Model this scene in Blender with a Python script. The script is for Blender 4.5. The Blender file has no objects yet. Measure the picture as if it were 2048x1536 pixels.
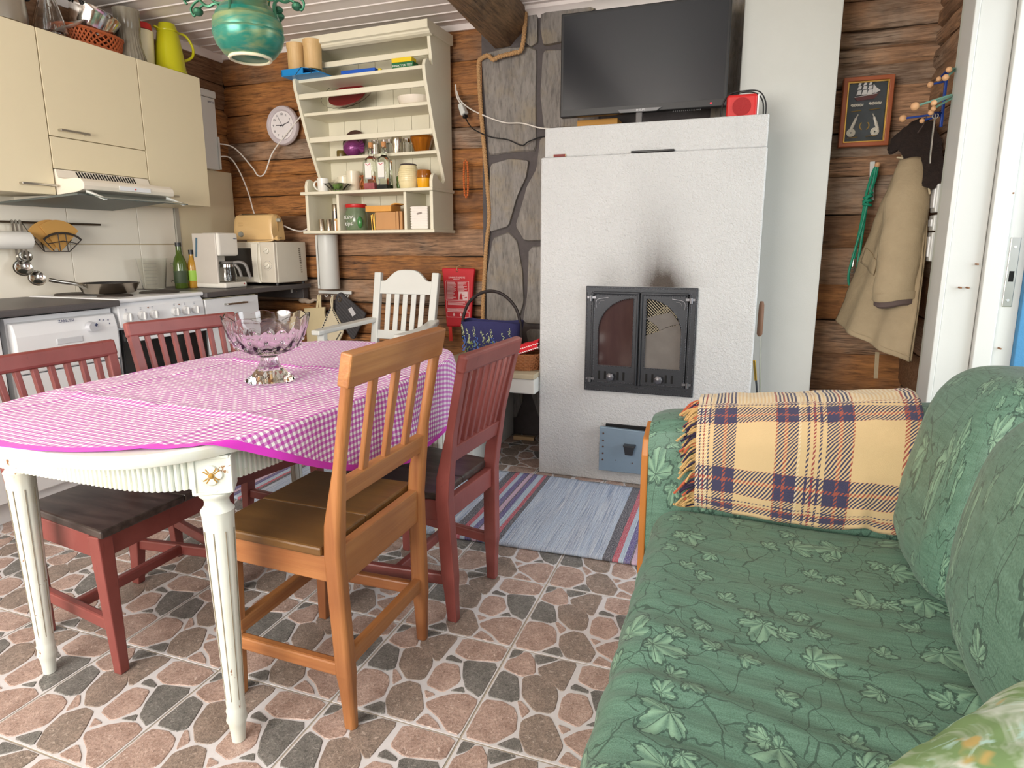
import bpy, bmesh, math, random
from mathutils import Vector, Matrix, noise
random.seed(7)
sc = bpy.context.scene
COL = sc.collection
PI = math.pi
R = math.radians

# ---------------------------------------------------------------- camera
cam_d = bpy.data.cameras.new('camera')
cam_d.sensor_width = 36.0
cam_d.lens = 22.03
cam_d.shift_x = 0.0020
cam_d.shift_y = -0.0199
cam_d.clip_start = 0.02
cam = bpy.data.objects.new('camera', cam_d)
COL.objects.link(cam)
yaw, pitch, roll = -0.3423, -0.1857, -0.0014
fw = Vector((math.sin(yaw)*math.cos(pitch), math.cos(yaw)*math.cos(pitch), math.sin(pitch)))
rt = Vector((math.cos(yaw), -math.sin(yaw), 0))
up = rt.cross(fw)
cr, sr = math.cos(roll), math.sin(roll)
rt2 = rt*cr + up*sr
up2 = up*cr - rt*sr
mw = Matrix((rt2, up2, -fw)).transposed().to_4x4()
mw.translation = Vector((0.5218, -1.4702, 1.0912))
cam.matrix_world = mw
sc.camera = cam

# ---------------------------------------------------------------- world, lights, exposure
w = bpy.data.worlds.new('sky'); sc.world = w; w.use_nodes = True
wn = w.node_tree.nodes; wl = w.node_tree.links
wbg = wn['Background']
wbg.inputs['Color'].default_value = (0.86, 0.93, 1.0, 1)
wbg.inputs['Strength'].default_value = 2.2
sc.view_settings.view_transform = 'Standard'
sc.view_settings.look = 'None'
sc.view_settings.gamma = 1.0
sc.view_settings.use_curve_mapping = False
sc.view_settings.exposure = -0.30

def area(name, loc, rot, sx, sy, power, col):
    d = bpy.data.lights.new(name, 'AREA'); d.shape = 'RECTANGLE'; d.size = sx; d.size_y = sy
    d.energy = power; d.color = col
    o = bpy.data.objects.new(name, d); COL.objects.link(o); o.location = loc; o.rotation_euler = rot
    return o
# daylight through the window of the near wall, the window behind the sofa and the open door
area('daylight_window_near', (-1.1, -2.94, 1.45), (R(106), 0, R(4)), 2.1, 1.30, 185, (1.0, 0.945, 0.86))
area('daylight_window_sofa', (1.42, -1.35, 1.45), (0, R(90), 0), 1.2, 1.3, 22, (0.94, 0.97, 1.0))
area('daylight_door', (2.9, 0.75, 1.5), (0, R(84), 0), 2.4, 2.4, 85, (0.93, 0.97, 1.0))

# ---------------------------------------------------------------- helpers
def lin(c):
    return tuple(((x/12.92) if x <= 0.04045 else ((x+0.055)/1.055)**2.4) for x in c)
def C8(r, g, b):
    return lin((r/255, g/255, b/255)) + (1.0,)

class NT:
    """small wrapper around a material node tree"""
    def __init__(s, name):
        s.mat = bpy.data.materials.new(name); s.mat.use_nodes = True
        s.t = s.mat.node_tree; s.b = s.t.nodes['Principled BSDF']
    def n(s, typ, **kw):
        o = s.t.nodes.new(typ)
        for k, v in kw.items(): setattr(o, k, v)
        return o
    def l(s, a, b): s.t.links.new(a, b)
    def _set(s, inp, v):
        if v is None: return
        if isinstance(v, bpy.types.NodeSocket): s.l(v, inp)
        else: inp.default_value = v
    def m(s, op, a, b=None, c=None):
        o = s.n('ShaderNodeMath', operation=op)
        s._set(o.inputs[0], a); s._set(o.inputs[1], b); s._set(o.inputs[2], c)
        return o.outputs[0]
    def v(s, op, a, b=None, sc_=None):
        o = s.n('ShaderNodeVectorMath', operation=op)
        s._set(o.inputs[0], a); s._set(o.inputs[1], b)
        if sc_ is not None: s._set(o.inputs['Scale'], sc_)
        return o.outputs['Value'] if op in ('LENGTH', 'DISTANCE', 'DOT_PRODUCT') else o.outputs[0]
    def mix(s, f, a, b, blend='MIX'):
        o = s.n('ShaderNodeMix', data_type='RGBA', blend_type=blend)
        s._set(o.inputs[0], f); s._set(o.inputs[6], a); s._set(o.inputs[7], b)
        return o.outputs[2]
    def co(s, kind='Object', scale=None, rot=None):
        o = s.n('ShaderNodeTexCoord').outputs[kind]
        if scale is not None or rot is not None:
            mp = s.n('ShaderNodeMapping'); s.l(o, mp.inputs[0])
            if scale is not None: mp.inputs['Scale'].default_value = scale if hasattr(scale, '__len__') else (scale,)*3
            if rot is not None: mp.inputs['Rotation'].default_value = rot
            o = mp.outputs[0]
        return o
    def noise(s, vec, scale=5, detail=4, rough=.55, dist=0, col=False):
        o = s.n('ShaderNodeTexNoise'); s._set(o.inputs['Vector'], vec)
        o.inputs['Scale'].default_value = scale; o.inputs['Detail'].default_value = detail
        o.inputs['Roughness'].default_value = rough; o.inputs['Distortion'].default_value = dist
        return o.outputs['Color'] if col else o.outputs[0]
    def ramp(s, f, stops, interp='LINEAR'):
        o = s.n('ShaderNodeValToRGB'); s._set(o.inputs[0], f); r = o.color_ramp; r.interpolation = interp
        while len(r.elements) < len(stops): r.elements.new(0.5)
        for e, (p, c) in zip(r.elements, stops): e.position = p; e.color = c
        return o.outputs[0]
    def bump(s, h, strength=.3, dist=.01):
        o = s.n('ShaderNodeBump'); o.inputs['Strength'].default_value = strength; o.inputs['Distance'].default_value = dist
        s.l(h, o.inputs['Height']); s.l(o.outputs[0], s.b.inputs['Normal'])
    def base(s, c): s._set(s.b.inputs['Base Color'], c)
    def par(s, **kw):
        for k, v in kw.items(): s._set(s.b.inputs[k.replace('_', ' ')], v)
        return s

def rgb3(c, k): return (c[0]*k, c[1]*k, c[2]*k, 1)

def plain(name, c, rough=.5, metal=0, var=.06, vscale=8, bump=0, bscale=200, **kw):
    """one colour with a slight procedural variation and optional fine relief"""
    t = NT(name); co = t.co('Object')
    n = t.noise(co, vscale, 5)
    t.base(t.mix(n, rgb3(c, 1-var*1.2), rgb3(c, 1+var)))
    t.par(Roughness=rough, Metallic=metal, **kw)
    if bump: t.bump(t.noise(co, bscale, 3), bump, .004)
    return t.mat

def glassy(name, c, rough=.03, ior=1.45):
    t = NT(name); t.base(c); t.par(Roughness=rough, IOR=ior); t.b.inputs['Transmission Weight'].default_value = 1.0
    return t.mat

def wood(name, axis, c1, c2, c3, rough=.6, scale=1.0, bump=.25, ring=14):
    """long grained wood, grain along axis 0/1/2 of the object"""
    t = NT(name); sc3 = [ring*scale]*3; sc3[axis] = 1.2*scale
    co = t.co('Object', sc3)
    n1 = t.noise(co, 1.0, 6, .6, .6)
    n2 = t.noise(t.co('Object', [x*4 for x in sc3]), 1.0, 3)
    n3 = t.noise(t.co('Object'), 2.2*scale, 3)
    base = t.mix(t.ramp(n1, [(.3, (0, 0, 0, 1)), (.7, (1, 1, 1, 1))]), c1, c2)
    base = t.mix(t.ramp(n3, [(.42, (0, 0, 0, 1)), (.68, (1, 1, 1, 1))]), base, c3)
    base = t.mix(t.m('MULTIPLY', n2, .35), base, rgb3(c1, .5))
    t.base(base); t.par(Roughness=rough)
    t.bump(t.m('ADD', n1, t.m('MULTIPLY', n2, .5)), bump, .006)
    return t.mat

# -------- mesh builder: everything is given in world coordinates (or in the local frame of a `local` thing)
OFF = {}
class MB:
    def __init__(s): s.v = []; s.f = []; s.mi = []; s.cur = 0; s.uv = {}
    def mat(s, i): s.cur = i; return s
    def add(s, vs, fs):
        o = len(s.v); s.v += [tuple(p) for p in vs]
        for f in fs: s.f.append([o+i for i in f]); s.mi.append(s.cur)
        return o
    def box(s, x0, y0, z0, x1, y1, z1):
        v = [(x, y, z) for z in (z0, z1) for y in (y0, y1) for x in (x0, x1)]
        s.add(v, [(0, 2, 3, 1), (4, 5, 7, 6), (0, 1, 5, 4), (2, 6, 7, 3), (0, 4, 6, 2), (1, 3, 7, 5)]); return s
    def bar(s, p0, p1, w, h, up=(0, 0, 1), w1=None, h1=None):
        p0 = Vector(p0); p1 = Vector(p1); d = (p1-p0).normalized(); u = Vector(up)
        if abs(d.dot(u)) > .98: u = Vector((1, 0, 0))
        sd = d.cross(u).normalized(); u = sd.cross(d).normalized()
        w1 = w if w1 is None else w1; h1 = h if h1 is None else h1
        v = []
        for p, a, b in ((p0, w, h), (p1, w1, h1)):
            for i, j in ((-1, -1), (1, -1), (1, 1), (-1, 1)): v.append(p + sd*(a/2*i) + u*(b/2*j))
        s.add(v, [(3, 2, 1, 0), (4, 5, 6, 7), (0, 1, 5, 4), (1, 2, 6, 5), (2, 3, 7, 6), (3, 0, 4, 7)]); return s
    def loft(s, rings, caps=True, closed=True):
        n = len(rings[0]); v = [p for r in rings for p in r]; f = []
        for i in range(len(rings)-1):
            for j in range(n if closed else n-1):
                k = (j+1) % n
                f.append((i*n+j, i*n+k, (i+1)*n+k, (i+1)*n+j))
        if caps:
            f.append(tuple(range(n-1, -1, -1))); f.append(tuple((len(rings)-1)*n+j for j in range(n)))
        s.add(v, f); return s
    def cyl(s, p0, p1, r0, r1=None, n=16, caps=True):
        p0 = Vector(p0); p1 = Vector(p1); d = (p1-p0).normalized()
        u = Vector((0, 0, 1)) if abs(d.z) < .9 else Vector((1, 0, 0))
        a = d.cross(u).normalized(); b = d.cross(a); r1 = r0 if r1 is None else r1
        s.loft([[p + (a*math.cos(2*PI*i/n) + b*math.sin(2*PI*i/n))*r for i in range(n)] for p, r in ((p0, r0), (p1, r1))], caps); return s
    def lathe(s, prof, c=(0, 0, 0), n=24, M=None, wob=None, caps=True):
        c = Vector(c); rings = []
        for i, (r, z) in enumerate(prof):
            ring = []
            for j in range(n):
                a = 2*PI*j/n; rr = r*(wob(a, i, z) if wob else 1)
                p = Vector((rr*math.cos(a), rr*math.sin(a), z))
                if M: p = M @ p
                ring.append(p + c)
            rings.append(ring)
        s.loft(rings, caps); return s
    def tube(s, pts, r, n=8, caps=True):
        pts = [Vector(p) for p in pts]; rings = []; u = None
        for i, p in enumerate(pts):
            d = (pts[min(i+1, len(pts)-1)] - pts[max(i-1, 0)]).normalized()
            if u is None:
                u = Vector((0, 0, 1)) if abs(d.z) < .9 else Vector((1, 0, 0))
            u = (u - d*u.dot(d))
            u = u.normalized() if u.length > 1e-6 else d.orthogonal().normalized()
            b = d.cross(u); rr = r[i] if hasattr(r, '__len__') else r
            rings.append([p + (u*math.cos(2*PI*j/n) + b*math.sin(2*PI*j/n))*rr for j in range(n)])
        s.loft(rings, caps); return s
    def prism(s, poly, ax, a, b):
        n = len(poly)
        def P(q, t):
            return (t, q[0], q[1]) if ax == 'x' else ((q[0], t, q[1]) if ax == 'y' else (q[0], q[1], t))
        v = [P(q, a) for q in poly] + [P(q, b) for q in poly]
        f = [tuple(range(n-1, -1, -1)), tuple(range(n, 2*n))] + [(i, (i+1) % n, n+(i+1) % n, n+i) for i in range(n)]
        s.add(v, f); return s
    def grid(s, fn, nu, nv, uv=None, close_u=False):
        v = []; st = len(s.v)
        for j in range(nv+1):
            for i in range(nu+1):
                a, b = i/nu, j/nv
                v.append(fn(a, b))
                if uv: s.uv[st+len(v)-1] = uv(a, b)
        f = [(j*(nu+1)+i, j*(nu+1)+i+1, (j+1)*(nu+1)+i+1, (j+1)*(nu+1)+i) for j in range(nv) for i in range(nu)]
        s.add(v, f); return s
    def ball(s, c, r, n=12, sx=1, sy=1, sz=1):
        c = Vector(c); m = max(4, n//2); rings = []
        for i in range(m+1):
            t = PI*i/m; t = min(max(t, .02), PI-.02)
            rings.append([c + Vector((r*sx*math.sin(t)*math.cos(2*PI*j/n), r*sy*math.sin(t)*math.sin(2*PI*j/n), -r*sz*math.cos(t))) for j in range(n)])
        s.loft(rings, True); return s
    def torus(s, c, R0, r, M=None, n=24, m=8, a0=0, a1=2*PI):
        c = Vector(c); k = n; pts = []
        for i in range(k+1):
            a = a0+(a1-a0)*i/k; p = Vector((R0*math.cos(a), R0*math.sin(a), 0))
            if M: p = M @ p
            pts.append(c+p)
        s.tube(pts, r, m); return s
    def build(s, name, mat, parent=None, smooth=False, bevel=0, sub=0, solid=0, seg=2, fixn=True, kind=None):
        off = Vector((0, 0, 0)); loc = None
        if parent is not None: off = OFF.get(parent.name_full, Vector((0, 0, 0)))
        else:
            xs = [p[0] for p in s.v]; ys = [p[1] for p in s.v]; zs = [p[2] for p in s.v]
            off = Vector(((min(xs)+max(xs))/2, (min(ys)+max(ys))/2, min(zs))); loc = off
        me = bpy.data.meshes.new(name)
        me.from_pydata([(p[0]-off.x, p[1]-off.y, p[2]-off.z) for p in s.v], [], s.f)
        mats = mat if isinstance(mat, (list, tuple)) else [mat]
        for m_ in mats: me.materials.append(m_)
        if len(mats) > 1: me.polygons.foreach_set('material_index', s.mi)
        if s.uv:
            ul = me.uv_layers.new(name='UVMap')
            for lp in me.loops: ul.data[lp.index].uv = s.uv.get(lp.vertex_index, (0, 0))
        if fixn:
            bm = bmesh.new(); bm.from_mesh(me); bmesh.ops.recalc_face_normals(bm, faces=bm.faces); bm.to_mesh(me); bm.free()
        if smooth:
            me.polygons.foreach_set('use_smooth', [True]*len(me.polygons))
            me.set_sharp_from_angle(angle=R(40))
        me.update()
        o = bpy.data.objects.new(name, me); COL.objects.link(o)
        if parent is not None: o.parent = parent; OFF[o.name_full] = off
        else: o.location = loc; OFF[o.name_full] = loc
        if solid:
            md = o.modifiers.new('thickness', 'SOLIDIFY'); md.thickness = solid; md.offset = 0
        if bevel:
            md = o.modifiers.new('bevel', 'BEVEL'); md.width = bevel; md.segments = seg; md.limit_method = 'ANGLE'; md.angle_limit = R(35)
        if sub:
            md = o.modifiers.new('subdivision', 'SUBSURF'); md.levels = sub; md.render_levels = sub
        if kind: o['kind'] = kind
        return o

def thing(name, label, cat, loc=(0, 0, 0), rotz=0, group=None, local=False):
    o = bpy.data.objects.new(name, None); COL.objects.link(o); o.empty_display_size = .05
    o.location = loc; o.rotation_euler = (0, 0, rotz)
    o['label'] = label; o['category'] = cat
    if group: o['group'] = group
    OFF[o.name_full] = Vector((0, 0, 0)) if local else Vector(loc)
    return o
def tag(o, label, cat, group=None, kind=None):
    o['label'] = label; o['category'] = cat
    if group: o['group'] = group
    if kind: o['kind'] = kind
    return o
def struct(o, label, cat):
    o['kind'] = 'structure'; o['label'] = label; o['category'] = cat
    return o
def copy_tree(o, parent=None):
    c = o.copy(); COL.objects.link(c); c.parent = parent
    if parent is not None: c.matrix_parent_inverse = o.matrix_parent_inverse
    for ch in list(o.children): copy_tree(ch, c)
    OFF[c.name_full] = OFF.get(o.name_full, Vector((0, 0, 0)))
    return c
def text(body, mat, size, M, parent, name='lettering', ext=.0004, align='CENTER'):
    """flat lettering: M maps text x/y to the surface"""
    cu = bpy.data.curves.new(name, 'FONT'); cu.body = body; cu.size = size; cu.align_x = align; cu.align_y = 'CENTER'; cu.extrude = ext
    cu.resolution_u = 2
    tmp = bpy.data.objects.new(name, cu); COL.objects.link(tmp)
    dg = bpy.context.evaluated_depsgraph_get(); dg.update()
    me = bpy.data.meshes.new_from_object(tmp.evaluated_get(dg))
    bpy.data.objects.remove(tmp); bpy.data.curves.remove(cu)
    off = OFF.get(parent.name_full, Vector((0, 0, 0)))
    me.transform(Matrix.Translation(-off) @ M)
    me.materials.clear(); me.materials.append(mat)
    o = bpy.data.objects.new(name, me); COL.objects.link(o); o.parent = parent; OFF[o.name_full] = off
    return o
def frame(origin, xdir, ydir):
    x = Vector(xdir).normalized(); y = Vector(ydir).normalized(); z = x.cross(y)
    m = Matrix((x, y, z)).transposed().to_4x4(); m.translation = Vector(origin); return m
def fbm(x, y=0, z=0): return noise.fractal(Vector((x, y, z)), 1.0, 2.0, 4)
def arc(cx, cy, r, a0, a1, n): return [(cx+r*math.cos(a0+(a1-a0)*i/n), cy+r*math.sin(a0+(a1-a0)*i/n)) for i in range(n+1)]
def smooth_path(pts, k=6):
    pts = [Vector(p) for p in pts]; out = []
    for i in range(len(pts)-1):
        p0 = pts[max(i-1, 0)]; p1 = pts[i]; p2 = pts[i+1]; p3 = pts[min(i+2, len(pts)-1)]
        for j in range(k):
            t = j/k
            out.append(.5*((2*p1)+(p2-p0)*t+(2*p0-5*p1+4*p2-p3)*t*t+(3*p1-p0-3*p2+p3)*t*t*t))
    out.append(pts[-1]); return out

# ---------------------------------------------------------------- shared materials
WHITE = plain('white_enamel', C8(232, 234, 236), .28, var=.02)
WHITEP = plain('white_paint_gloss', C8(216, 218, 214), .35, var=.04)
CREAM = plain('cream_laminate', C8(226, 214, 182), .38, var=.02)
CREAMP = plain('old_cream_paint', C8(228, 222, 200), .45, var=.06, bump=.15, bscale=90)
STEEL = plain('brushed_steel', C8(190, 186, 178), .28, 1, var=.12)
CHROME = plain('chrome', C8(220, 218, 214), .12, 1, var=.03)
BLACK = plain('black_plastic', C8(22, 22, 24), .4)
DGREY = plain('dark_grey_laminate', C8(84, 80, 80), .42, var=.15, vscale=120)
IRON = plain('cast_iron', C8(52, 54, 58), .42, .55, var=.12, bump=.25, bscale=300)
GLASS = glassy('clear_glass', (.97, .98, .97, 1))
RED = plain('red_plastic', C8(196, 30, 30), .4)
BRASS = plain('brass', C8(205, 165, 85), .3, 1, var=.1)
DARKHOLE = plain('dark_recess', C8(14, 13, 12), .9)
# ================================================================ FLOOR
S = 0.345
T_PINK = NT('tile_stone_pink'); T_BROWN = NT('tile_stone_brown'); T_DARK = NT('tile_stone_dark')
for t, c1, c2, c3 in ((T_PINK, C8(190, 164, 152), C8(150, 124, 112), C8(226, 208, 198)),
                      (T_BROWN, C8(158, 140, 128), C8(118, 106, 97), C8(204, 188, 176)),
                      (T_DARK, C8(126, 124, 120), C8(92, 91, 88), C8(180, 176, 170))):
    co = t.co('Object')
    n1 = t.noise(co, 22, 6, .7); n2 = t.noise(co, 160, 4, .7); n3 = t.noise(co, 60, 3, .6, 1.5)
    b = t.mix(t.ramp(n1, [(.35, (0, 0, 0, 1)), (.65, (1, 1, 1, 1))]), c1, c2)
    b = t.mix(t.ramp(n2, [(.46, (0, 0, 0, 1)), (.70, (.85, .85, .85, 1))]), b, rgb3(c2, .5))
    sq = t.noise(co, 75, 2, .5, 3.0); b = t.mix(t.ramp(t.m('ABSOLUTE', t.m('SUBTRACT', sq, .5)), [(.0, (.8, .8, .8, 1)), (.02, (0, 0, 0, 1))]), b, c3)
    b = t.mix(t.ramp(n3, [(.60, (0, 0, 0, 1)), (.72, (.75, .75, .75, 1))]), b, c3)
    t.base(b); t.par(Roughness=t.m('ADD', t.m('MULTIPLY', n2, .3), .28)); t.bump(n2, .25, .003)
T_FACE = plain('tile_printed_joint', C8(208, 206, 208), .5, var=.08, vscale=60)
T_GROUT = plain('floor_grout', C8(176, 166, 150), .85, var=.15, vscale=90)
STONES = {
 'a': ('D', [(.02, .985), (.108, .99), (.089, .929), (.028, .87)]),
 'b': ('P', [(.025, .844), (.087, .897), (.119, .968), (.161, .99), (.224, .908), (.272, .769), (.185, .703), (.032, .749)]),
 'c': ('D', [(.211, .985), (.404, .99), (.27, .875), (.233, .911)]),
 'd': ('B', [(.282, .837), (.421, .987), (.548, .987), (.528, .667), (.5, .653), (.426, .709), (.31, .77)]),
 'e': ('D', [(.018, .716), (.161, .683), (.202, .586), (.246, .468), (.198, .425), (.016, .425)]),
 'f': ('B', [(.204, .693), (.292, .753), (.4, .722), (.472, .649), (.498, .583), (.512, .456), (.489, .413), (.388, .397), (.261, .51)]),
 'g': ('P', [(.247, .443), (.27, .451), (.353, .385), (.322, .306)]),
 'h': ('P', [(.014, .38), (.148, .402), (.243, .37), (.286, .307), (.32, .179), (.216, .016), (.016, .016)]),
 'i': ('P', [(.540, .576), (.570, .645), (.693, .655), (.765, .522), (.765, .471), (.704, .352), (.556, .392)]),
 'j': ('D', [(.570, .718), (.592, .752), (.688, .718), (.694, .690), (.580, .686)]),
 'l': ('B', [(.335, .277), (.417, .373), (.509, .367), (.577, .27), (.65, .158), (.632, .016), (.45, .016), (.361, .149)]),
 'm': ('D', [(.245, .018), (.329, .115), (.366, .115), (.423, .016)]),
 'n': ('P', [(.575, .327), (.664, .312), (.62, .258)]),
 'k': ('P', [(.598, .987), (.985, .987), (.983, .806), (.737, .748), (.602, .792)]),
 'q': ('D', [(.709, .726), (.983, .774), (.984, .391), (.846, .449), (.778, .559)]),
 'r': ('D', [(.752, .383), (.819, .45), (.855, .4)]),
 's': ('P', [(.643, .218), (.715, .306), (.797, .361), (.885, .387), (.985, .353), (.985, .018), (.892, .018), (.789, .122), (.677, .175)]),
 't': ('P', [(.66, .018), (.69, .125), (.797, .068), (.842, .018)]),
}
def chaikin(p, k=.12):
    o = []
    for i in range(len(p)):
        a = p[i]; b = p[(i+1) % len(p)]
        o.append((a[0]*(1-k)+b[0]*k, a[1]*(1-k)+b[1]*k)); o.append((a[0]*k+b[0]*(1-k), a[1]*k+b[1]*(1-k)))
    return o
SM = {'P': T_PINK.mat, 'B': T_BROWN.mat, 'D': T_DARK.mat}
def stone_geo(poly):
    n = len(poly); cx = sum(a for a, b in poly)/n; cy = sum(b for a, b in poly)/n
    grow = lambda v, c, r: v if (v < .03 or v > .97) else c+(v-c)*(1+.010/max(.05, r))
    p = chaikin([(grow(a, cx, math.hypot(a-cx, b-cy)), grow(b, cy, math.hypot(a-cx, b-cy))) for a, b in poly]); n = len(p)
    v = [(a*S, b*S, -.0022) for a, b in p] + [((cx+(a-cx)*(1-.007/max(.05, math.hypot(a-cx, b-cy))))*S, (cy+(b-cy)*(1-.007/max(.05, math.hypot(a-cx, b-cy))))*S, 0.0) for a, b in p]
    f = [tuple(range(n, 2*n))] + [(i, (i+1) % n, n+(i+1) % n, n+i) for i in range(n)]
    return v, f
floor_bm = MB().box(-2.75, -2.97, -.06, 1.48, 2.07, -.004)
floor = struct(floor_bm.build('floor', T_GROUT), 'floor of stone patterned ceramic tiles', 'floor')
off = OFF[floor.name_full]
tile_me = bpy.data.meshes.new('tile')
g = .0026
tm = MB().box(g, g, -.0045, S-g, S-g, -.0018)
tile_me.from_pydata(tm.v, [], tm.f); tile_me.materials.append(T_FACE)
stone_me = {}
for k, (c, poly) in STONES.items():
    me = bpy.data.meshes.new('stone'); v, f = stone_geo(poly); me.from_pydata(v, [], f); me.materials.append(SM[c]); me.update()
    stone_me[k] = me
NEAR = [(-1, -3), (0, -3)] + [(i, -2) for i in (-3, -2, -1, 0)] + [(i, -1) for i in (-4, -3, -2, -1, 0)] + [(i, 0) for i in (-4, -3, -2, -1, 0)]
rest = MB()
for j in range(-8, 6):
    for i in range(-8, 4):
        o = bpy.data.objects.new('tile', tile_me); COL.objects.link(o); o.parent = floor
        o.location = Vector((i*S, j*S, 0)) - off
        if (i, j) in NEAR:
            for k, me in stone_me.items():
                q = bpy.data.objects.new('stone', me); COL.objects.link(q); q.parent = o
        else:
            for k, (c, poly) in STONES.items():
                v, f = stone_geo(poly); rest.mat('PBD'.index(c)); rest.add([(a+i*S, b+j*S, z) for a, b, z in v], f)
rest.build('stone_relief', [SM['P'], SM['B'], SM['D']], floor, fixn=False, kind='stuff')

# ground outside the door
GRASS = plain('grass', C8(96, 120, 70), .9, var=.3, vscale=3)
struct(MB().box(1.5, -12, -.3, 16, 14, -.2).build('ground', GRASS), 'grass outside the open door', 'ground')

# ================================================================ LOG WALLS
def logwood(name, axis, c1, c2, c3):
    t = NT(name); sc3 = [9, 9, 9]; sc3[axis] = .9
    rnd = t.n('ShaderNodeObjectInfo').outputs['Random']
    co = t.v('ADD', t.co('Object'), t.v('SCALE', (7.3, 3.1, 5.7), None, rnd))
    mp = t.n('ShaderNodeMapping'); t.l(co, mp.inputs[0]); mp.inputs['Scale'].default_value = sc3
    n1 = t.noise(mp.outputs[0], 1.6, 7, .65, .8)
    mp2 = t.n('ShaderNodeMapping'); t.l(co, mp2.inputs[0]); mp2.inputs['Scale'].default_value = [x*5 for x in sc3]
    n2 = t.noise(mp2.outputs[0], 1.6, 5, .7, .3)
    n3 = t.noise(co, 3.0, 4, .6)
    vo = t.n('ShaderNodeTexVoronoi'); mp3 = t.n('ShaderNodeMapping'); t.l(co, mp3.inputs[0]); s3 = [7, 7, 7]; s3[axis] = 3.2
    mp3.inputs['Scale'].default_value = s3; t.l(mp3.outputs[0], vo.inputs['Vector']); vo.inputs['Scale'].default_value = 1.0
    knot = t.ramp(vo.outputs['Distance'], [(.04, (1, 1, 1, 1)), (.13, (0, 0, 0, 1))])
    b = t.mix(t.ramp(n1, [(.32, (0, 0, 0, 1)), (.66, (1, 1, 1, 1))]), c1, c2)
    gm = t.ramp(t.m('ADD', n3, t.m('MULTIPLY', t.m('SUBTRACT', rnd, .5), .5)), [(.42, (0, 0, 0, 1)), (.62, (1, 1, 1, 1))])
    b = t.mix(gm, b, c3)
    b = t.mix(t.ramp(n2, [(.42, (0, 0, 0, 1)), (.68, (.9, .9, .9, 1))]), b, rgb3(c1, .36))
    mp4 = t.n('ShaderNodeMapping'); t.l(co, mp4.inputs[0]); s4 = [26, 26, 26]; s4[axis] = 1.1; mp4.inputs['Scale'].default_value = s4
    crk = t.ramp(t.m('ABSOLUTE', t.m('SUBTRACT', t.noise(mp4.outputs[0], 1.0, 3, .6, .4), .5)), [(.006, (1, 1, 1, 1)), (.022, (0, 0, 0, 1))])
    crk = t.m('MULTIPLY', crk, t.ramp(n3, [(.45, (0, 0, 0, 1)), (.6, (.9, .9, .9, 1))]))
    b = t.mix(crk, b, rgb3(c1, .12))
    smr = t.noise(t.v('ADD', co, (3.3, 1.7, 9.1)), 2.1, 4, .7)
    b = t.mix(t.ramp(smr, [(.52, (0, 0, 0, 1)), (.72, (.7, .7, .7, 1))]), b, rgb3(c1, .30))
    b = t.mix(t.m('MULTIPLY', knot, .75), b, rgb3(c1, .28))
    t.base(b); t.par(Roughness=.62)
    t.bump(t.m('ADD', t.m('MULTIPLY', n1, .7), n2), .55, .008)
    return t.mat
LOGX = logwood('hewn_log_amber', 0, C8(150, 96, 52), C8(196, 134, 74), C8(138, 104, 76))
LOGY = logwood('hewn_log_amber_side', 1, C8(150, 96, 52), C8(196, 134, 74), C8(138, 104, 76))
LOGG = logwood('hewn_log_weathered', 0, C8(162, 122, 92), C8(190, 148, 112), C8(164, 142, 122))
LOGGY = logwood('hewn_log_weathered_side', 1, C8(162, 122, 92), C8(190, 148, 112), C8(164, 142, 122))
SEAM = plain('moss_seam', C8(58, 44, 30), .95, var=.3, vscale=40)

def log(parent, mat, axis, a0, a1, z0, z1, face, out, seed):
    """one hewn log: runs along `axis` from a0 to a1; its face bulges towards `out`"""
    nu = max(6, int((a1-a0)/.06)); nv = 6; m = MB()
    def P(a, b):
        s_ = a0+(a1-a0)*a; h = z1-z0
        wz0 = .010*fbm(s_*1.7, seed*3.1, 0); wz1 = .010*fbm(s_*1.7, seed*3.1+3.1, 0)
        z = z0+wz0+.002+(h+wz1-wz0-.004)*b
        e = abs(2*b-1)
        d = .007*(1-e**6) + .007*fbm(s_*2.3, z*9, seed) + .003*fbm(s_*9, z*30, seed) - (.008 if e > .99 else 0)
        q = face+out*d
        return (s_, q, z) if axis == 0 else (q, s_, z)
    m.grid(P, nu, nv)
    def Q(a, b):
        p = P(a, b); q = face-out*.06
        return (p[0], q, p[2]) if axis == 0 else (q, p[1], p[2])
    # closed back so the log is a solid
    top = len(m.v); n = nu+1
    ring = [i for i in range(n)] + [j*n+nu for j in range(1, nv+1)] + [nv*n+i for i in range(nu-1, -1, -1)] + [j*n for j in range(nv-1, 0, -1)]
    back = []
    for i in ring:
        a, b = (i % n)/nu, (i//n)/nv; back.append(Q(a, b))
    o = m.add(back, [])
    k = len(ring)
    for i in range(k): m.f.append([ring[i], ring[(i+1) % k], o+(i+1) % k, o+i]); m.mi.append(0)
    m.f.append([o+i for i in range(k)]); m.mi.append(0)
    return m.build('log', mat, parent, smooth=True)

# back wall
wb = MB().box(-2.95, 2.085, -.06, 1.5, 2.28, 2.5)
wall_back = struct(wb.build('wall_back', SEAM), 'log wall at the back of the room', 'wall')
zs = [0, .10, .24, .38, .53, .66, .73, .88, 1.03, 1.19, 1.29, 1.42, 1.55, 1.65, 1.77, 1.94, 2.13, 2.31]
for i in range(len(zs)-1):
    log(wall_back, LOGX if i not in (6, 8, 13) else LOGG, 0, -2.74, -.70, zs[i], zs[i+1], 2.05, -1, i*1.7)
zr = [0, .18, .36, .55, .72, .90, 1.08, 1.235, 1.42, 1.51, 1.62, 1.825, 1.917, 2.0, 2.077, 2.2, 2.33]
for i in range(len(zr)-1):
    log(wall_back, LOGX if i in (2, 4, 6) else LOGG, 0, .84, 1.33, zr[i], zr[i+1], 2.05, -1, 50+i*1.3)

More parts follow.
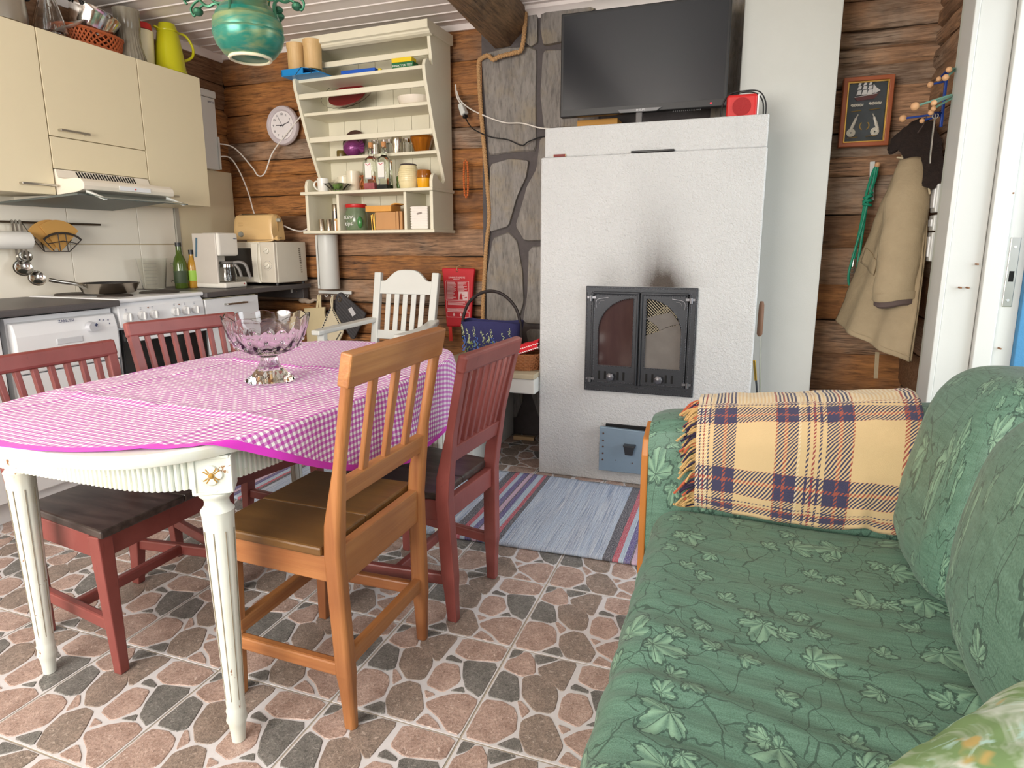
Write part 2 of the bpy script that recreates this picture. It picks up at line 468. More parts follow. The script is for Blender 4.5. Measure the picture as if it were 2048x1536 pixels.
# left wall: kitchen side
wl_ = MB().box(-2.95, -2.97, -.06, -2.765, 2.28, 2.5)
wall_left = struct(wl_.build('wall_left', SEAM), 'left wall behind the kitchen units', 'wall')
zl = [0, .12, .27, .42, .57, .72, .88, 1.05, 1.20, 1.36, 1.50, 1.66, 1.82, 1.98, 2.14, 2.31]
for i in range(len(zl)-1):
    if zl[i] >= 1.9: log(wall_left, LOGY, 1, -.8, 2.06, zl[i], zl[i+1], -2.745, 1, 100+i)
    else: log(wall_left, LOGY, 1, 1.545, 2.06, zl[i], zl[i+1], -2.745, 1, 100+i)
PLAS = plain('plain_wall_paint', C8(222, 214, 196), .7)
MB().box(-2.765, -2.9, 0, -2.74, 1.48, 1.98).build('lining_board', PLAS, wall_left)
# white glazed wall tiles above the worktop
GLAZE = plain('white_glazed_tile', C8(240, 234, 220), .22, var=.015)
GLJ = plain('wall_tile_joint', C8(206, 190, 158), .8)
MB().box(-2.741, -.6, .80, -2.732, 1.54, 1.34).build('tile_bed', GLJ, wall_left)
ys = [-.36, .048, .46, .872, 1.280, 1.535]
for zi, (za, zb) in enumerate(((.80, 1.1), (1.105, 1.34))):
    for a, b in zip(ys[:-1], ys[1:]):
        MB().box(-2.735, a+.0015, za, -2.722, b-.0015, zb).build('tile', GLAZE, wall_left, bevel=.0015)
# cream end panel in the corner
MB().box(-2.735, 1.56, .86, -2.715, 2.03, 1.575).build('corner_panel', CREAM, wall_left, bevel=.002)
MB().box(-2.735, 1.537, .86, -2.712, 1.565, 1.40).build('edge_strip', plain('grey_edge_strip', C8(176, 172, 160), .5), wall_left)

# right wall with the open door and a window behind the sofa
wr = MB()
for y0, y1, z0, z1 in ((1.465, 2.28, -.06, 2.5), (-.70, .44, -.06, 2.5), (.44, 1.465, 2.07, 2.5), (-2.0, -.70, -.06, .85), (-2.0, -.70, 2.05, 2.5), (-2.97, -2.0, -.06, 2.5)):
    wr.box(1.345, y0, z0, 1.47, y1, z1)
wall_right = struct(wr.build('wall_right', LOGGY), 'log wall on the right with the doorway', 'wall')
for i in range(len(zr)-1):
    log(wall_right, LOGX if i in (2, 4) else LOGGY, 1, 1.50, 2.06, zr[i]+.05, zr[i+1]+.05, 1.318, -1, 200+i*2.1)
# near wall with its window (behind the camera)
wnr = MB()
for x0, x1, z0, z1 in ((-2.95, -2.15, -.06, 2.5), (.15, 1.48, -.06, 2.5), (-2.15, .15, -.06, .75), (-2.15, .15, 2.13, 2.5)):
    wnr.box(x0, -3.1, z0, x1, -2.96, z1)
struct(wnr.build('wall_near', LOGX), 'log wall behind the camera with a wide window', 'wall')
def window(name, pts, lab):
    m = MB()
    for b in pts: m.box(*b)
    struct(m.build(name, WHITEP, bevel=.003), lab, 'window')
window('window_1', [(-2.15, -3.07, .75, -2.07, -3.0, 2.13), (.07, -3.07, .75, .15, -3.0, 2.13), (-2.07, -3.07, .75, .07, -3.0, .82), (-2.07, -3.07, 2.06, .07, -3.0, 2.13), (-1.03, -3.07, .82, -.97, -3.0, 2.06)], 'white window frame in the wall behind the camera')
window('window_2', [(1.38, -2.0, .85, 1.45, -1.94, 2.05), (1.38, -.76, .85, 1.45, -.70, 2.05), (1.38, -1.94, .85, 1.45, -.76, .91), (1.38, -1.94, 1.99, 1.45, -.76, 2.05)], 'white window frame behind the sofa')

# ================================================================ CEILING
CEILP = plain('white_ceiling_paint', C8(242, 234, 230), .42, var=.03, bump=.08, bscale=60)
ceil = struct(MB().box(-2.95, -2.97, 2.33, 1.5, 2.28, 2.45).build('ceiling', CEILP), 'white boarded ceiling', 'ceiling')
bw = .1155; y = 2.055; k = 0
while y > -2.97:
    # rounded front edge on every board, like the moulded panel in the photograph
    pr_ = [(y-bw+.001, 2.331), (y-bw+.001, 2.317), (y-bw+.006, 2.309), (y-bw+.014, 2.309), (y-bw+.020, 2.3145), (y-.004, 2.3125), (y-.002, 2.316), (y-.002, 2.331)]
    MB().prism(pr_, 'x', -2.74, -.70).build('board', CEILP, ceil)
    MB().prism([(a, b-.004) for a, b in pr_], 'x', -.70, 1.48).build('board', CEILP, ceil)
    y -= bw; k += 1
tr = MB().prism([(-2.742, 2.314), (-2.742, 2.272), (-2.728, 2.272), (-2.722, 2.29), (-2.705, 2.314)], 'y', -2.9, 2.05)
tr2 = [(p[0], p[1]) for p in ((2.052, 2.314), (2.052, 2.288), (2.038, 2.288), (2.032, 2.298), (2.018, 2.314))]
tr.prism(tr2, 'x', -2.73, -.86)
struct(tr.build('trim_1', CEILP, smooth=True), 'white ceiling moulding along the kitchen corner', 'trim')
struct(MB().prism([(1.93, 2.313), (1.93, 2.262), (1.915, 2.258), (1.90, 2.28), (1.872, 2.292), (1.872, 2.313)], 'x', -.60, .50).build('trim_2', CEILP, smooth=True), 'white ceiling moulding over the slate wall', 'trim')
# the log beam under the ceiling
BEAM = logwood('old_beam_grey', 1, C8(120, 92, 66), C8(150, 118, 86), C8(104, 92, 82))
bm_ = MB(); rings = []
for i in range(41):
    yy = -2.95 + (1.925+2.95)*i/40
    cx = -.722 + (1.925-yy)*.085 if yy > .3 else -.722+.138
    cx = -.722 + min(1.925-yy, 1.6)*.06
    ring = []
    for j in range(20):
        a = 2*PI*j/20
        rr = .128/max(abs(math.cos(a)), abs(math.sin(a)), .76*(abs(math.cos(a))+abs(math.sin(a))))
        rr *= 1 + .06*fbm(yy*1.3, math.cos(a)*1.2, math.sin(a)*1.2) + .02*fbm(yy*7, math.cos(a)*4, math.sin(a)*4)
        ring.append((cx+rr*math.cos(a)*1.02, yy, 2.262+rr*math.sin(a)*1.0))
    rings.append(ring)
bm_.loft(rings)
struct(bm_.build('trim_3', BEAM, smooth=True), 'thick old log beam under the white ceiling', 'beam')

# ================================================================ SLATE WALL, ROPE, CHIMNEY
MORT = plain('dark_mortar', C8(88, 82, 82), .9, var=.25, vscale=30, bump=.5, bscale=60)
SLT = NT('slate_slab'); co = SLT.co('Object', (14, 14, 3.2))
rn = SLT.n('ShaderNodeObjectInfo').outputs['Random']
n1 = SLT.noise(co, 1.4, 7, .7, .9); n2 = SLT.noise(SLT.co('Object', (70, 70, 14)), 1.2, 4, .6)
b = SLT.mix(SLT.ramp(n1, [(.3, (0, 0, 0, 1)), (.7, (1, 1, 1, 1))]), C8(112, 109, 108), C8(158, 153, 148))
b = SLT.mix(SLT.ramp(SLT.noise(SLT.co('Object'), 7, 3), [(.5, (0, 0, 0, 1)), (.7, (.6, .6, .6, 1))]), b, C8(150, 136, 110))
b = SLT.mix(SLT.ramp(n2, [(.5, (0, 0, 0, 1)), (.72, (.75, .75, .75, 1))]), b, C8(76, 74, 74))
b = SLT.mix(SLT.m('MULTIPLY', rn, .35), b, C8(110, 98, 82))
SLT.base(b); SLT.par(Roughness=.6); SLT.bump(SLT.m('ADD', n1, n2), .6, .01)
ws = MB().box(-.845, 1.915, 0, .55, 2.09, 2.31)
wall_slate = struct(ws.build('wall_slate', MORT), 'chimney wall faced with large grey slate slabs', 'wall')
slabs = [
 [(-.842, 2.108), (-.70, 2.125), (-.58, 2.118), (-.532, 2.098), (-.536, 1.85), (-.532, 1.60), (-.66, 1.60), (-.798, 1.588), (-.815, 1.80)],
 [(-.59, 2.27), (-.525, 2.27), (-.525, 2.135), (-.56, 2.118), (-.60, 2.15)],
 [(-.50, 2.27), (-.22, 2.27), (-.30, 2.18), (-.36, 2.125), (-.49, 2.12), (-.505, 2.2)],
 [(-.495, 2.095), (-.36, 2.085), (-.20, 2.10), (-.20, 1.70), (-.40, 1.71), (-.485, 1.70), (-.505, 1.88)],
 [(-.79, 1.535), (-.68, 1.56), (-.572, 1.545), (-.585, 1.46), (-.635, 1.36), (-.69, 1.20), (-.80, 1.165), (-.80, 1.35)],
 [(-.575, 1.41), (-.52, 1.50), (-.50, 1.66), (-.34, 1.66), (-.34, 1.13), (-.59, 1.12), (-.64, 1.20), (-.60, 1.33)],
 [(-.78, 1.13), (-.69, 1.16), (-.64, 1.115), (-.605, .95), (-.60, .78), (-.635, .665), (-.82, .66), (-.825, .9)],
 [(-.565, 1.085), (-.34, 1.09), (-.34, .66), (-.60, .66), (-.57, .82)],
 [(-.82, .61), (-.62, .62), (-.61, .40), (-.82, .38)],
 [(-.58, .62), (-.34, .62), (-.34, .20), (-.50, .10), (-.565, .30), (-.55, .45)],
 [(-.66, .36), (-.60, .36), (-.60, .2), (-.64, .10), (-.66, .1)],
 [(.39, 2.30), (.48, 2.30), (.50, 2.0), (.49, 1.66), (.36, 1.66), (.37, 2.0)],
]
for q, p in enumerate(slabs):
    p2 = p
    m = MB(); n = len(p2); cx = sum(a for a, b in p2)/n; cz = sum(b for a, b in p2)/n; d = .012+.006*((q*7) % 3)
    p2 = [(cx+(a-cx)*1.035, cz+(b-cz)*1.02) for a, b in p2]
    p2 = [(a+.006*fbm(a*9, b*9, q), b+.006*fbm(b*9, a*9, q+5)) for a, b in p2]
    p2 = chaikin(p2, .09); n = len(p2)
    v = [(a, 1.93, b) for a, b in p2] + [(a, 1.916-d*.5, b) for a, b in p2] + [(cx+(a-cx)*.975, 1.914-d, cz+(b-cz)*.975) for a, b in p2]
    f = [tuple(range(2*n, 3*n))] + [(r*n+i, r*n+(i+1) % n, (r+1)*n+(i+1) % n, (r+1)*n+i) for r in (0, 1) for i in range(n)]
    m.add(v, f); m.build('slab', SLT.mat, wall_slate)
# plastered chimney breast right of the stove
PLASTER = NT('white_plaster'); co = PLASTER.co('Object')
nn = PLASTER.noise(co, 95, 3, .6, .4)
PLASTER.base(PLASTER.mix(PLASTER.noise(co, 4, 4), C8(196, 196, 190), C8(206, 206, 202))); PLASTER.par(Roughness=.8); PLASTER.bump(PLASTER.noise(co, 220, 3), .15, .003)
struct(MB().box(.49, 1.74, 0, .888, 2.08, 2.31).build('wall_chimney', PLASTER.mat, bevel=.004), 'smooth white plastered chimney breast behind the stove', 'wall')

# rope along the edge of the slate
ROPE = NT('hemp_rope'); co = ROPE.co('Object')
ROPE.base(ROPE.mix(ROPE.noise(co, 180, 3), C8(150, 112, 72), C8(206, 166, 118))); ROPE.par(Roughness=.9)
def twisted(path, r, name, mat, parent=None, turns=26, n=6):
    pts = smooth_path(path, 10); L = [0]
    for a, b in zip(pts[:-1], pts[1:]): L.append(L[-1]+(b-a).length)
    m = MB()
    fine = []; N = int(L[-1]/.006)
    for i in range(N+1):
        s_ = L[-1]*i/N; k = max(j for j in range(len(L)) if L[j] <= s_+1e-9); k = min(k, len(pts)-2)
        fine.append(pts[k].lerp(pts[k+1], (s_-L[k])/max(1e-6, L[k+1]-L[k])))
    for st in range(3):
        q = []; u = None
        for i, p in enumerate(fine):
            d = (fine[min(i+1, N)]-fine[max(i-1, 0)]).normalized()
            if u is None: u = d.orthogonal().normalized()
            u = (u-d*u.dot(d)).normalized(); b_ = d.cross(u)
            a = 2*PI*(i/N*turns + st/3)
            q.append(p+(u*math.cos(a)+b_*math.sin(a))*r*.5)
        m.tube(q, r*.56, n)
    o = m.build(name, mat, parent, smooth=True)
    return o
rp = twisted([(-.585, 1.885, 2.28), (-.587, 1.875, 2.2), (-.60, 1.865, 2.10), (-.64, 1.86, 2.085), (-.72, 1.86, 2.075), (-.76, 1.865, 2.065), (-.79, 1.875, 2.09), (-.83, 1.885, 2.085), (-.852, 1.89, 2.06), (-.85, 1.892, 1.95), (-.842, 1.895, 1.80), (-.825, 1.895, 1.6), (-.808, 1.895, 1.4), (-.80, 1.895, 1.25), (-.818, 1.895, 1.1), (-.83, 1.895, .95), (-.84, 1.895, .80), (-.845, 1.895, .66)], .0125, 'rope', ROPE.mat, turns=64)
tag(rp, 'twisted hemp rope running from the beam down the slate edge', 'rope')

# ================================================================ DOORWAY
JAMB = plain('white_jamb_paint', C8(214, 214, 210), .35, var=.02, bump=.1, bscale=40)
d1 = thing('door_1', 'white painted door lining of the open doorway', 'door frame', (1.3, 1.42, 0)); d1['kind'] = 'structure'
MB().box(1.286, 1.560, 0, 1.300, 1.598, 2.16).build('batten', plain('pale_green_white', C8(206, 210, 200), .4), d1, bevel=.003)
MB().box(1.282, 1.420, 0, 1.300, 1.556, 2.10).build('casing', JAMB, d1, bevel=.003)
MB().box(1.268, .30, 2.06, 1.300, 1.60, 2.20).build('head_casing', JAMB, d1, bevel=.003)
MB().box(1.3005, 1.427, 0, 1.412, 1.46, 2.07).build('lining', JAMB, d1, bevel=.003)
MB().box(1.414, 1.400, 0, 1.475, 1.46, 2.07).build('frame_post', JAMB, d1, bevel=.003)
MB().box(1.475, 1.422, 0, 1.545, 1.46, 2.07).build('rebate', JAMB, d1, bevel=.002)
BLUE = plain('blue_exterior_paint', C8(66, 132, 178), .55, var=.08, vscale=30, bump=.3, bscale=120)
MB().box(1.545, 1.395, 0, 1.68, 1.47, 2.2).build('outer_board', BLUE, d1, bevel=.003)
sp = MB().box(1.490, 1.4185, .86, 1.522, 1.4225, 1.12)
spo = sp.build('strike_plate', STEEL, d1, bevel=.003)
MB().box(1.499, 1.417, .955, 1.514, 1.4195, .995).mat(1).build('latch_hole', DARKHOLE, spo)
ms = MB()
for z in (.885, 1.085): ms.cyl((1.506, 1.4185, z), (1.506, 1.4155, z), .005, n=10)
ms.build('screw', CHROME, spo)
mh = MB()
for x_, z in ((1.345, .93), (1.39, 1.02), (1.37, .93), (1.50, .70), (1.47, 1.28), (1.52, 1.4)): mh.cyl((x_, 1.4255, z), (x_, 1.399, z), .0035, n=8)
mh.build('nail_head', plain('rusty_nail', C8(140, 96, 64), .7), d1)
# ================================================================ MASONRY STOVE
ST = NT('rough_white_stove_plaster'); pos = ST.n('ShaderNodeNewGeometry').outputs['Position']
co = ST.co('Object')
sx = ST.n('ShaderNodeSeparateXYZ'); ST.l(pos, sx.inputs[0])
def blob(x0, wx, z0, h):
    dx = ST.m('DIVIDE', ST.m('SUBTRACT', sx.outputs[0], x0), wx)
    gx = ST.m('EXPONENT', ST.m('MULTIPLY', ST.m('MULTIPLY', dx, dx), -1.0))
    dz = ST.m('DIVIDE', ST.m('MAXIMUM', ST.m('SUBTRACT', sx.outputs[2], z0), 0), h)
    gz = ST.m('EXPONENT', ST.m('MULTIPLY', ST.m('MULTIPLY', dz, dz), -1.0))
    lo = ST.m('GREATER_THAN', sx.outputs[2], .915)
    return ST.m('MULTIPLY', ST.m('MULTIPLY', gx, gz), lo)
soot = ST.m('ADD', ST.m('ADD', ST.m('ADD', ST.m('MULTIPLY', blob(.250, .10, .91, .075), .62), ST.m('MULTIPLY', blob(.222, .085, .95, .17), .42)), ST.m('MULTIPLY', blob(.17, .11, .95, .36), .22)), ST.m('MULTIPLY', blob(-.005, .08, .90, .13), .30))
sn = ST.noise(co, 300, 2)
soot = ST.m('MINIMUM', ST.m('MULTIPLY', soot, ST.m('ADD', .55, ST.m('MULTIPLY', ST.m('ADD', sn, ST.noise(ST.co('Object', (40, 40, 7)), 1.0, 4)), .45))), .95)
ST.base(ST.mix(soot, ST.mix(ST.noise(co, 5, 3), C8(194, 195, 195), C8(206, 207, 207)), C8(62, 50, 40)))
ST.par(Roughness=.85); ST.bump(ST.m('ADD', ST.noise(co, 85, 3, .6, .6), ST.m('MULTIPLY', ST.noise(co, 240, 2), .4)), .95, .007)
stove = thing('masonry_stove', 'white plastered masonry stove with black iron doors and soot marks', 'fireplace', (.145, 1.55, 0))
lower = MB().box(-.327, 1.326, 0, .614, 1.90, 1.478).build('body', ST.mat, stove, bevel=.008, seg=3)
MB().box(-.314, 1.342, 1.478, .612, 1.90, 1.605).build('top_block', ST.mat, stove, bevel=.006, seg=3)
# iron door frame
def ring2(m, outer, inner, y0, y1):
    n = len(outer)
    v = [(a, y, b) for y in (y0, y1) for a, b in outer] + [(a, y, b) for y in (y0, y1) for a, b in inner]
    f = []
    for i in range(n):
        k = (i+1) % n
        f += [(i, k, 2*n+k, 2*n+i), (n+i, n+k, 3*n+k, 3*n+i), (i, k, n+k, n+i), (2*n+i, 2*n+k, 3*n+k, 3*n+i)]
    m.add(v, f)
def rect(x0, z0, x1, z1): return [(x0, z0), (x1, z0), (x1, z1), (x0, z1)]
def beads(m, pts, y, r=.0022, step=.0072):
    for (a, b), (c, d) in zip(pts[:-1], pts[1:]):
        L = math.hypot(c-a, d-b); n = max(1, int(L/step))
        for i in range(n):
            t = (i+.5)/n; x = a+(c-a)*t; z = b+(d-b)*t
            m.add([(x-r, y, z-r), (x+r, y, z-r), (x+r, y, z+r), (x-r, y, z+r), (x, y-r*1.3, z)], [(0, 1, 4), (1, 2, 4), (2, 3, 4), (3, 0, 4)])
X0, X1, Z0, Z1 = -.105, .378, .436, .914
fr = MB(); ring2(fr, rect(X0, Z0, X1, Z1), rect(X0+.035, Z0+.04, X1-.035, Z1-.03), 1.335, 1.312)
df = fr.build('door_frame', IRON, stove, bevel=.002)
mb = MB()
for q in (.006, .026): beads(mb, rect(X0+q, Z0+q, X1-q, Z1-q)+[(X0+q, Z0+q)], 1.312)
BEAD = plain('worn_iron_beads', C8(116, 116, 120), .35, .8)
mb.build('beading', BEAD, df)
MB().box(X0+.03, 1.3235, Z0+.03, X1-.03, 1.3258, Z1-.03).build('firebox_back', plain('soot_black', C8(18, 16, 15), .95), df)  # thin black sheet over the plaster stands for the open firebox
PANE1 = NT('smoked_glass'); PANE1.base(PANE1.mix(PANE1.noise(PANE1.co('Object', (30, 30, 6)), 1, 4), C8(52, 36, 40), C8(80, 62, 58))); PANE1.par(Roughness=.08); 
PANE2 = plain('hazy_glass', C8(108, 104, 100), .14, var=.25, vscale=18)
MESHM = plain('spark_mesh', C8(148, 138, 116), .5, .4)
def stove_door(side):
    xa, xb = (X0+.037, .1365) if side < 0 else (.1385, X1-.037)
    za, zb = Z0+.042, Z1-.034
    d = thing_part = None
    if side < 0: ox0, ox1 = xa+.022, xb-.026
    else: ox0, ox1 = xb-.022, xa+.026          # ox0 = hinge side, ox1 = meeting side
    oz0, ozt, ozs = .556, .864, .715
    inner = [(ox0, oz0), (ox1, oz0), (ox1, ozt)]
    for i in range(1, 13):
        a = PI/2*i/12
        inner.append((ox1+(ox0-ox1)*math.sin(a), ozs+(ozt-ozs)*math.cos(a)))
    if side > 0: pass
    # outer loop with the same number of points
    hx, mx_ = (xa, xb) if side < 0 else (xb, xa)
    outer = [(hx, za), (mx_, za), (mx_, zb)]
    for i in range(1, 13):
        t = i/12
        outer.append((mx_+(hx-mx_)*min(1, t*1.6), zb) if t*1.6 < 1 else (hx, zb-(zb-ozs)*(t*1.6-1)/.6*.6))
    m = MB(); ring2(m, outer, inner, 1.322, 1.303)
    dr = m.build('door', IRON, stove)
    m = MB(); beads(m, inner+[inner[0]], 1.303, .0022)
    beads(m, [(hx, za+.004), (mx_, za+.004)], 1.303); beads(m, [(hx, zb-.004), (mx_, zb-.004)], 1.303); beads(m, [(hx+.004*(1 if side < 0 else -1), za), (hx+.004*(1 if side < 0 else -1), zb)], 1.303)
    m.build('beading', BEAD, dr)
    # raised meeting stile
    xm = .130 if side < 0 else .145
    MB().bar((xm, 1.300, za-.004), (xm, 1.300, zb+.012), .011, .012, up=(0, 1, 0)).build('stile', IRON, dr, bevel=.004)
    MB().bar((hx, 1.301, zb+.006), (mx_, 1.301, zb+.006), .014, .012).build('head_bar', IRON, dr, bevel=.004)
    cxk = (xa+xb)/2-.012*side*-1
    kx = .020 if side < 0 else .232
    M_ = frame((kx, 1.303, .513), (1, 0, 0), (0, 0, 1))
    m = MB(); m.lathe([(.005, 0), (.005, .018), (.013, .022), (.0175, .028), (.0165, .034), (.010, .038), (.003, .040)], (kx, 1.303, .513), 20, Matrix.Rotation(R(90), 3, 'X'), wob=lambda a, i, z: 1+.09*math.cos(7*a)*(i >= 3))
    m.build('knob', BEAD, dr, smooth=True)
    for s_ in (-.055, -.028, .030, .056): MB().box(kx+s_-.0045, 1.3015, .494, kx+s_+.0045, 1.3045, .532).build('air_slot', DARKHOLE, dr)
    # hinges
    for z in (za+.012, zb-.02):
        m = MB(); m.cyl((hx-.012*(1 if side < 0 else -1), 1.303, z-.012), (hx-.012*(1 if side < 0 else -1), 1.303, z+.012), .008, n=10); m.bar((hx-.028*(1 if side < 0 else -1), 1.304, z+.004), (hx+.01*(1 if side < 0 else -1), 1.304, z+.004), .008, .010)
        m.build('hinge', BEAD, dr, smooth=True)
    # corner ornament
    m = MB(); cx_ = hx+.022*(1 if side < 0 else -1)
    sg = 1 if side < 0 else -1
    m.tube(smooth_path([(cx_-.008*sg, 1.302, zb-.06), (cx_-.010*sg, 1.301, zb-.035), (cx_, 1.301, zb-.022), (cx_+.02*sg, 1.301, zb-.018), (cx_+.045*sg, 1.302, zb-.014)], 4), .0022, 6)
    m.tube(smooth_path([(cx_+.002*sg, 1.302, zb-.045), (cx_+.010*sg, 1.301, zb-.030), (cx_+.028*sg, 1.301, zb-.028)], 4), .002, 6)
    m.build('ornament', BEAD, dr, smooth=True)
    if side < 0:
        MB().prism(inner, 'y', 1.318, 1.322).build('pane', PANE1.mat, dr)
    else:
        # spark mesh behind, and a cracked pane with a piece missing
        m = MB(); x0, x1 = min(a for a, b in inner), max(a for a, b in inner)
        for i in range(-16, 30):
            for sgn in (1, -1):
                pts = []
                for k in range(60):
                    t = k/59*.36; x = x0+i*.0125+(t*sgn if sgn > 0 else .2-t); z = oz0+t
                    top = ozs+(ozt-ozs)*math.sqrt(max(0, 1-((x-ox1)/(ox0-ox1))**2)) if x1 >= x >= x0 else 0
                    if x0 <= x <= x1 and z <= top: pts.append((x, 1.3215, z))
                if len(pts) > 2: m.bar(pts[0], pts[-1], .0028, .0015, up=(0, 1, 0))
        m.build('spark_mesh', MESHM, dr)
        low = [(ox0, oz0), (ox1, oz0), (ox1, .700), (ox1+.055, .722), (ox1+.095, .742), (ox0-.010, .755), (ox0, .715)]
        MB().prism(low, 'y', 1.314, 1.317).build('pane', PANE2, dr)
        MB().prism([(ox1, .778), (ox1+.02, .785), (ox1+.075, .800), (ox1+.108, .808), (ox0-.010, .758), (ox1+.098, .746), (ox1+.060, .726), (ox1+.05, .745)], 'y', 1.3135, 1.3165).build('pane', PANE2, dr)
    return dr
stove_door(-1); stove_door(1)
# ash hatch
ASH = plain('grey_blue_steel', C8(128, 148, 164), .38, .25, var=.07, bump=.1, bscale=60)
m = MB(); m.add([(-.024, 1.292, .062), (.285, 1.300, .062), (.285, 1.300, .262), (-.024, 1.292, .272), (-.024, 1.312, .062), (.285, 1.318, .062), (.285, 1.318, .262), (-.024, 1.312, .272)], [(0, 1, 2, 3), (4, 7, 6, 5), (0, 4, 5, 1), (1, 5, 6, 2), (2, 6, 7, 3), (3, 7, 4, 0)])
ash = m.build('ash_door', ASH, stove, bevel=.002)
MB().box(.0, 1.312, .075, .27, 1.330, .282).build('hatch_box', DARKHOLE, ash)
m = MB()
for z in (.242, .208, .178, .146, .115): m.cyl((-.006, 1.2935, z), (-.006, 1.290, z), .0042, n=10)
for x_, z in ((.055, .118), (.13, .112), (.185, .106), (.19, .196)): m.cyl((x_, 1.297, z), (x_, 1.294, z), .003, n=8)
m.build('rivet', plain('rust_brown', C8(92, 66, 54), .6, .4), ash, smooth=True)
m = MB(); m.prism([(.092, .20), (.142, .198), (.134, .158), (.100, .158)], 'y', 1.262, 1.272); m.box(.09, 1.266, .194, .144, 1.297, .202)
m.build('handle', IRON, ash, bevel=.002)
# things on the ledge and on the stove
tag(MB().box(.072, 1.334-.006, 1.479, .252, 1.345, 1.488).build('remote_control', BLACK, bevel=.003), 'slim black remote control lying on the stove ledge', 'remote')
mt = thing('matchbox', 'small dark red matchbox on the left of the stove ledge', 'matchbox', (-.24, 1.334, 1.479))
MB().box(-.268, 1.328, 1.4785, -.216, 1.3412, 1.489).build('sleeve', plain('match_red', C8(112, 30, 24), .6), mt)
MB().box(-.2695, 1.329, 1.4795, -.2145, 1.3402, 1.488).build('tray', plain('match_tray', C8(206, 176, 120), .7), mt)
# television
tv = thing('television', 'black flat television standing on the masonry stove', 'television', (.07, 1.60, 1.606))
SCREEN = plain('tv_screen', C8(40, 42, 46), .16, var=.02)
tb = MB().box(-.313, 1.592, 1.694, .440, 1.630, 2.150).build('housing', BLACK, tv, bevel=.004)
MB().box(-.300, 1.5905, 1.725, .427, 1.5925, 2.137).build('screen', SCREEN, tb)
MB().box(-.20, 1.63, 1.72, .33, 1.672, 2.08).build('back', BLACK, tb, bevel=.01)
MB().prism([(-.035, 1.708), (.165, 1.708), (.14, 1.693), (-.025, 1.693)], 'y', 1.580, 1.594).build('stand_cover', plain('clear_acrylic', C8(120, 120, 122), .1), tb, bevel=.002)
MB().box(.045, 1.60, 1.61, .075, 1.625, 1.70).build('neck', DGREY, tv, bevel=.003)
m = MB(); m.prism([(-.14, 1.53), (.21, 1.53), (.21, 1.70), (-.14, 1.70)], 'z', 1.606, 1.618); m.build('foot', BLACK, tv, bevel=.004)
text('PHILIPS', plain('silver_print', C8(210, 210, 212), .3), .013, frame((.07, 1.5796, 1.7005), (1, 0, 0), (0, 0, 1)), tb)
LED = NT('red_led'); LED.base(C8(255, 40, 60)); LED.par(Emission_Color=C8(255, 40, 60), Emission_Strength=3.0)
MB().ball((.375, 1.591, 1.710), .0035, 8).build('power_light', LED.mat, tb)
m = MB()
for i in range(14): m.box(.21+i*.009, 1.615, 1.6885, .215+i*.009, 1.626, 1.6945)
m.build('vent_slot', plain('vent_grey', C8(70, 70, 70), .6), tb)
# red speaker with its coiled cable
spk = thing('red_speaker', 'small red portable speaker beside the television', 'speaker', (.50, 1.46, 1.606))
M_ = MB(); pts = []
sb = MB().box(.445, 1.43, 1.606, .565, 1.475, 1.705).build('case', RED, spk, bevel=.012, seg=3)
MB().cyl((.505, 1.4305, 1.655), (.505, 1.427, 1.655), .036, n=28).build('grille', plain('dark_red_grille', C8(160, 22, 24), .6, bump=.6, bscale=500), sb)
MB().box(.566, 1.437, 1.612, .571, 1.47, 1.70).build('side_cap', WHITE, sb)
cb = MB(); cb.tube(smooth_path([(.425, 1.45, 1.62), (.43, 1.455, 1.675), (.455, 1.458, 1.712), (.51, 1.46, 1.722), (.57, 1.46, 1.715), (.598, 1.46, 1.67), (.60, 1.46, 1.612)], 6), .0028, 6)
cb.tube(smooth_path([(.42, 1.47, 1.615), (.435, 1.475, 1.69), (.48, 1.476, 1.716), (.55, 1.476, 1.716), (.586, 1.476, 1.68), (.592, 1.476, 1.612)], 6), .0028, 6)
cb.build('coiled_cable', BLACK, spk, smooth=True)
tag(MB().box(-.26, 1.72, 1.606, -.06, 1.86, 1.70).build('carton', plain('orange_card', C8(196, 142, 66), .7), bevel=.002), 'orange cardboard box standing behind the television', 'box')
rc = thing('set_top_box', 'flat dark grey receiver box behind the television foot', 'receiver', (.26, 1.77, 1.606))
MB().box(.17, 1.72, 1.606, .37, 1.83, 1.655).build('case', plain('grey_plastic', C8(92, 92, 92), .5), rc, bevel=.004)
MB().torus((.33, 1.718, 1.645), .014, .003, Matrix.Rotation(R(90), 3, 'X'), 16, 6).build('cable_loop', BLACK, rc, smooth=True)

# fire tools leaning beside the stove
tool = thing('fire_poker', 'long steel fire poker with a brown wooden grip beside the stove', 'fire tool', (.66, 1.5, 0))
MB().tube([(.678, 1.50, .01), (.660, 1.50, .42), (.645, 1.5, .70)], .004, 8).build('rod', STEEL, tool, smooth=True)
MB().lathe([(.006, 0), (.012, .01), (.0125, .08), (.011, .14), (.007, .155)], (.640, 1.5, .695), 12).build('grip', plain('brown_grip', C8(132, 96, 74), .6), tool, smooth=True)
tool2 = thing('fire_shovel', 'thin black fire shovel with a brass handle beside the stove', 'fire tool', (.645, 1.42, 0))
MB().tube([(.69, 1.42, .01), (.652, 1.42, .40), (.635, 1.42, .52)], .0042, 8).build('rod', IRON, tool2, smooth=True)
MB().bar((.635, 1.42, .51), (.623, 1.42, .60), .011, .012).build('handle', BRASS, tool2, bevel=.003)

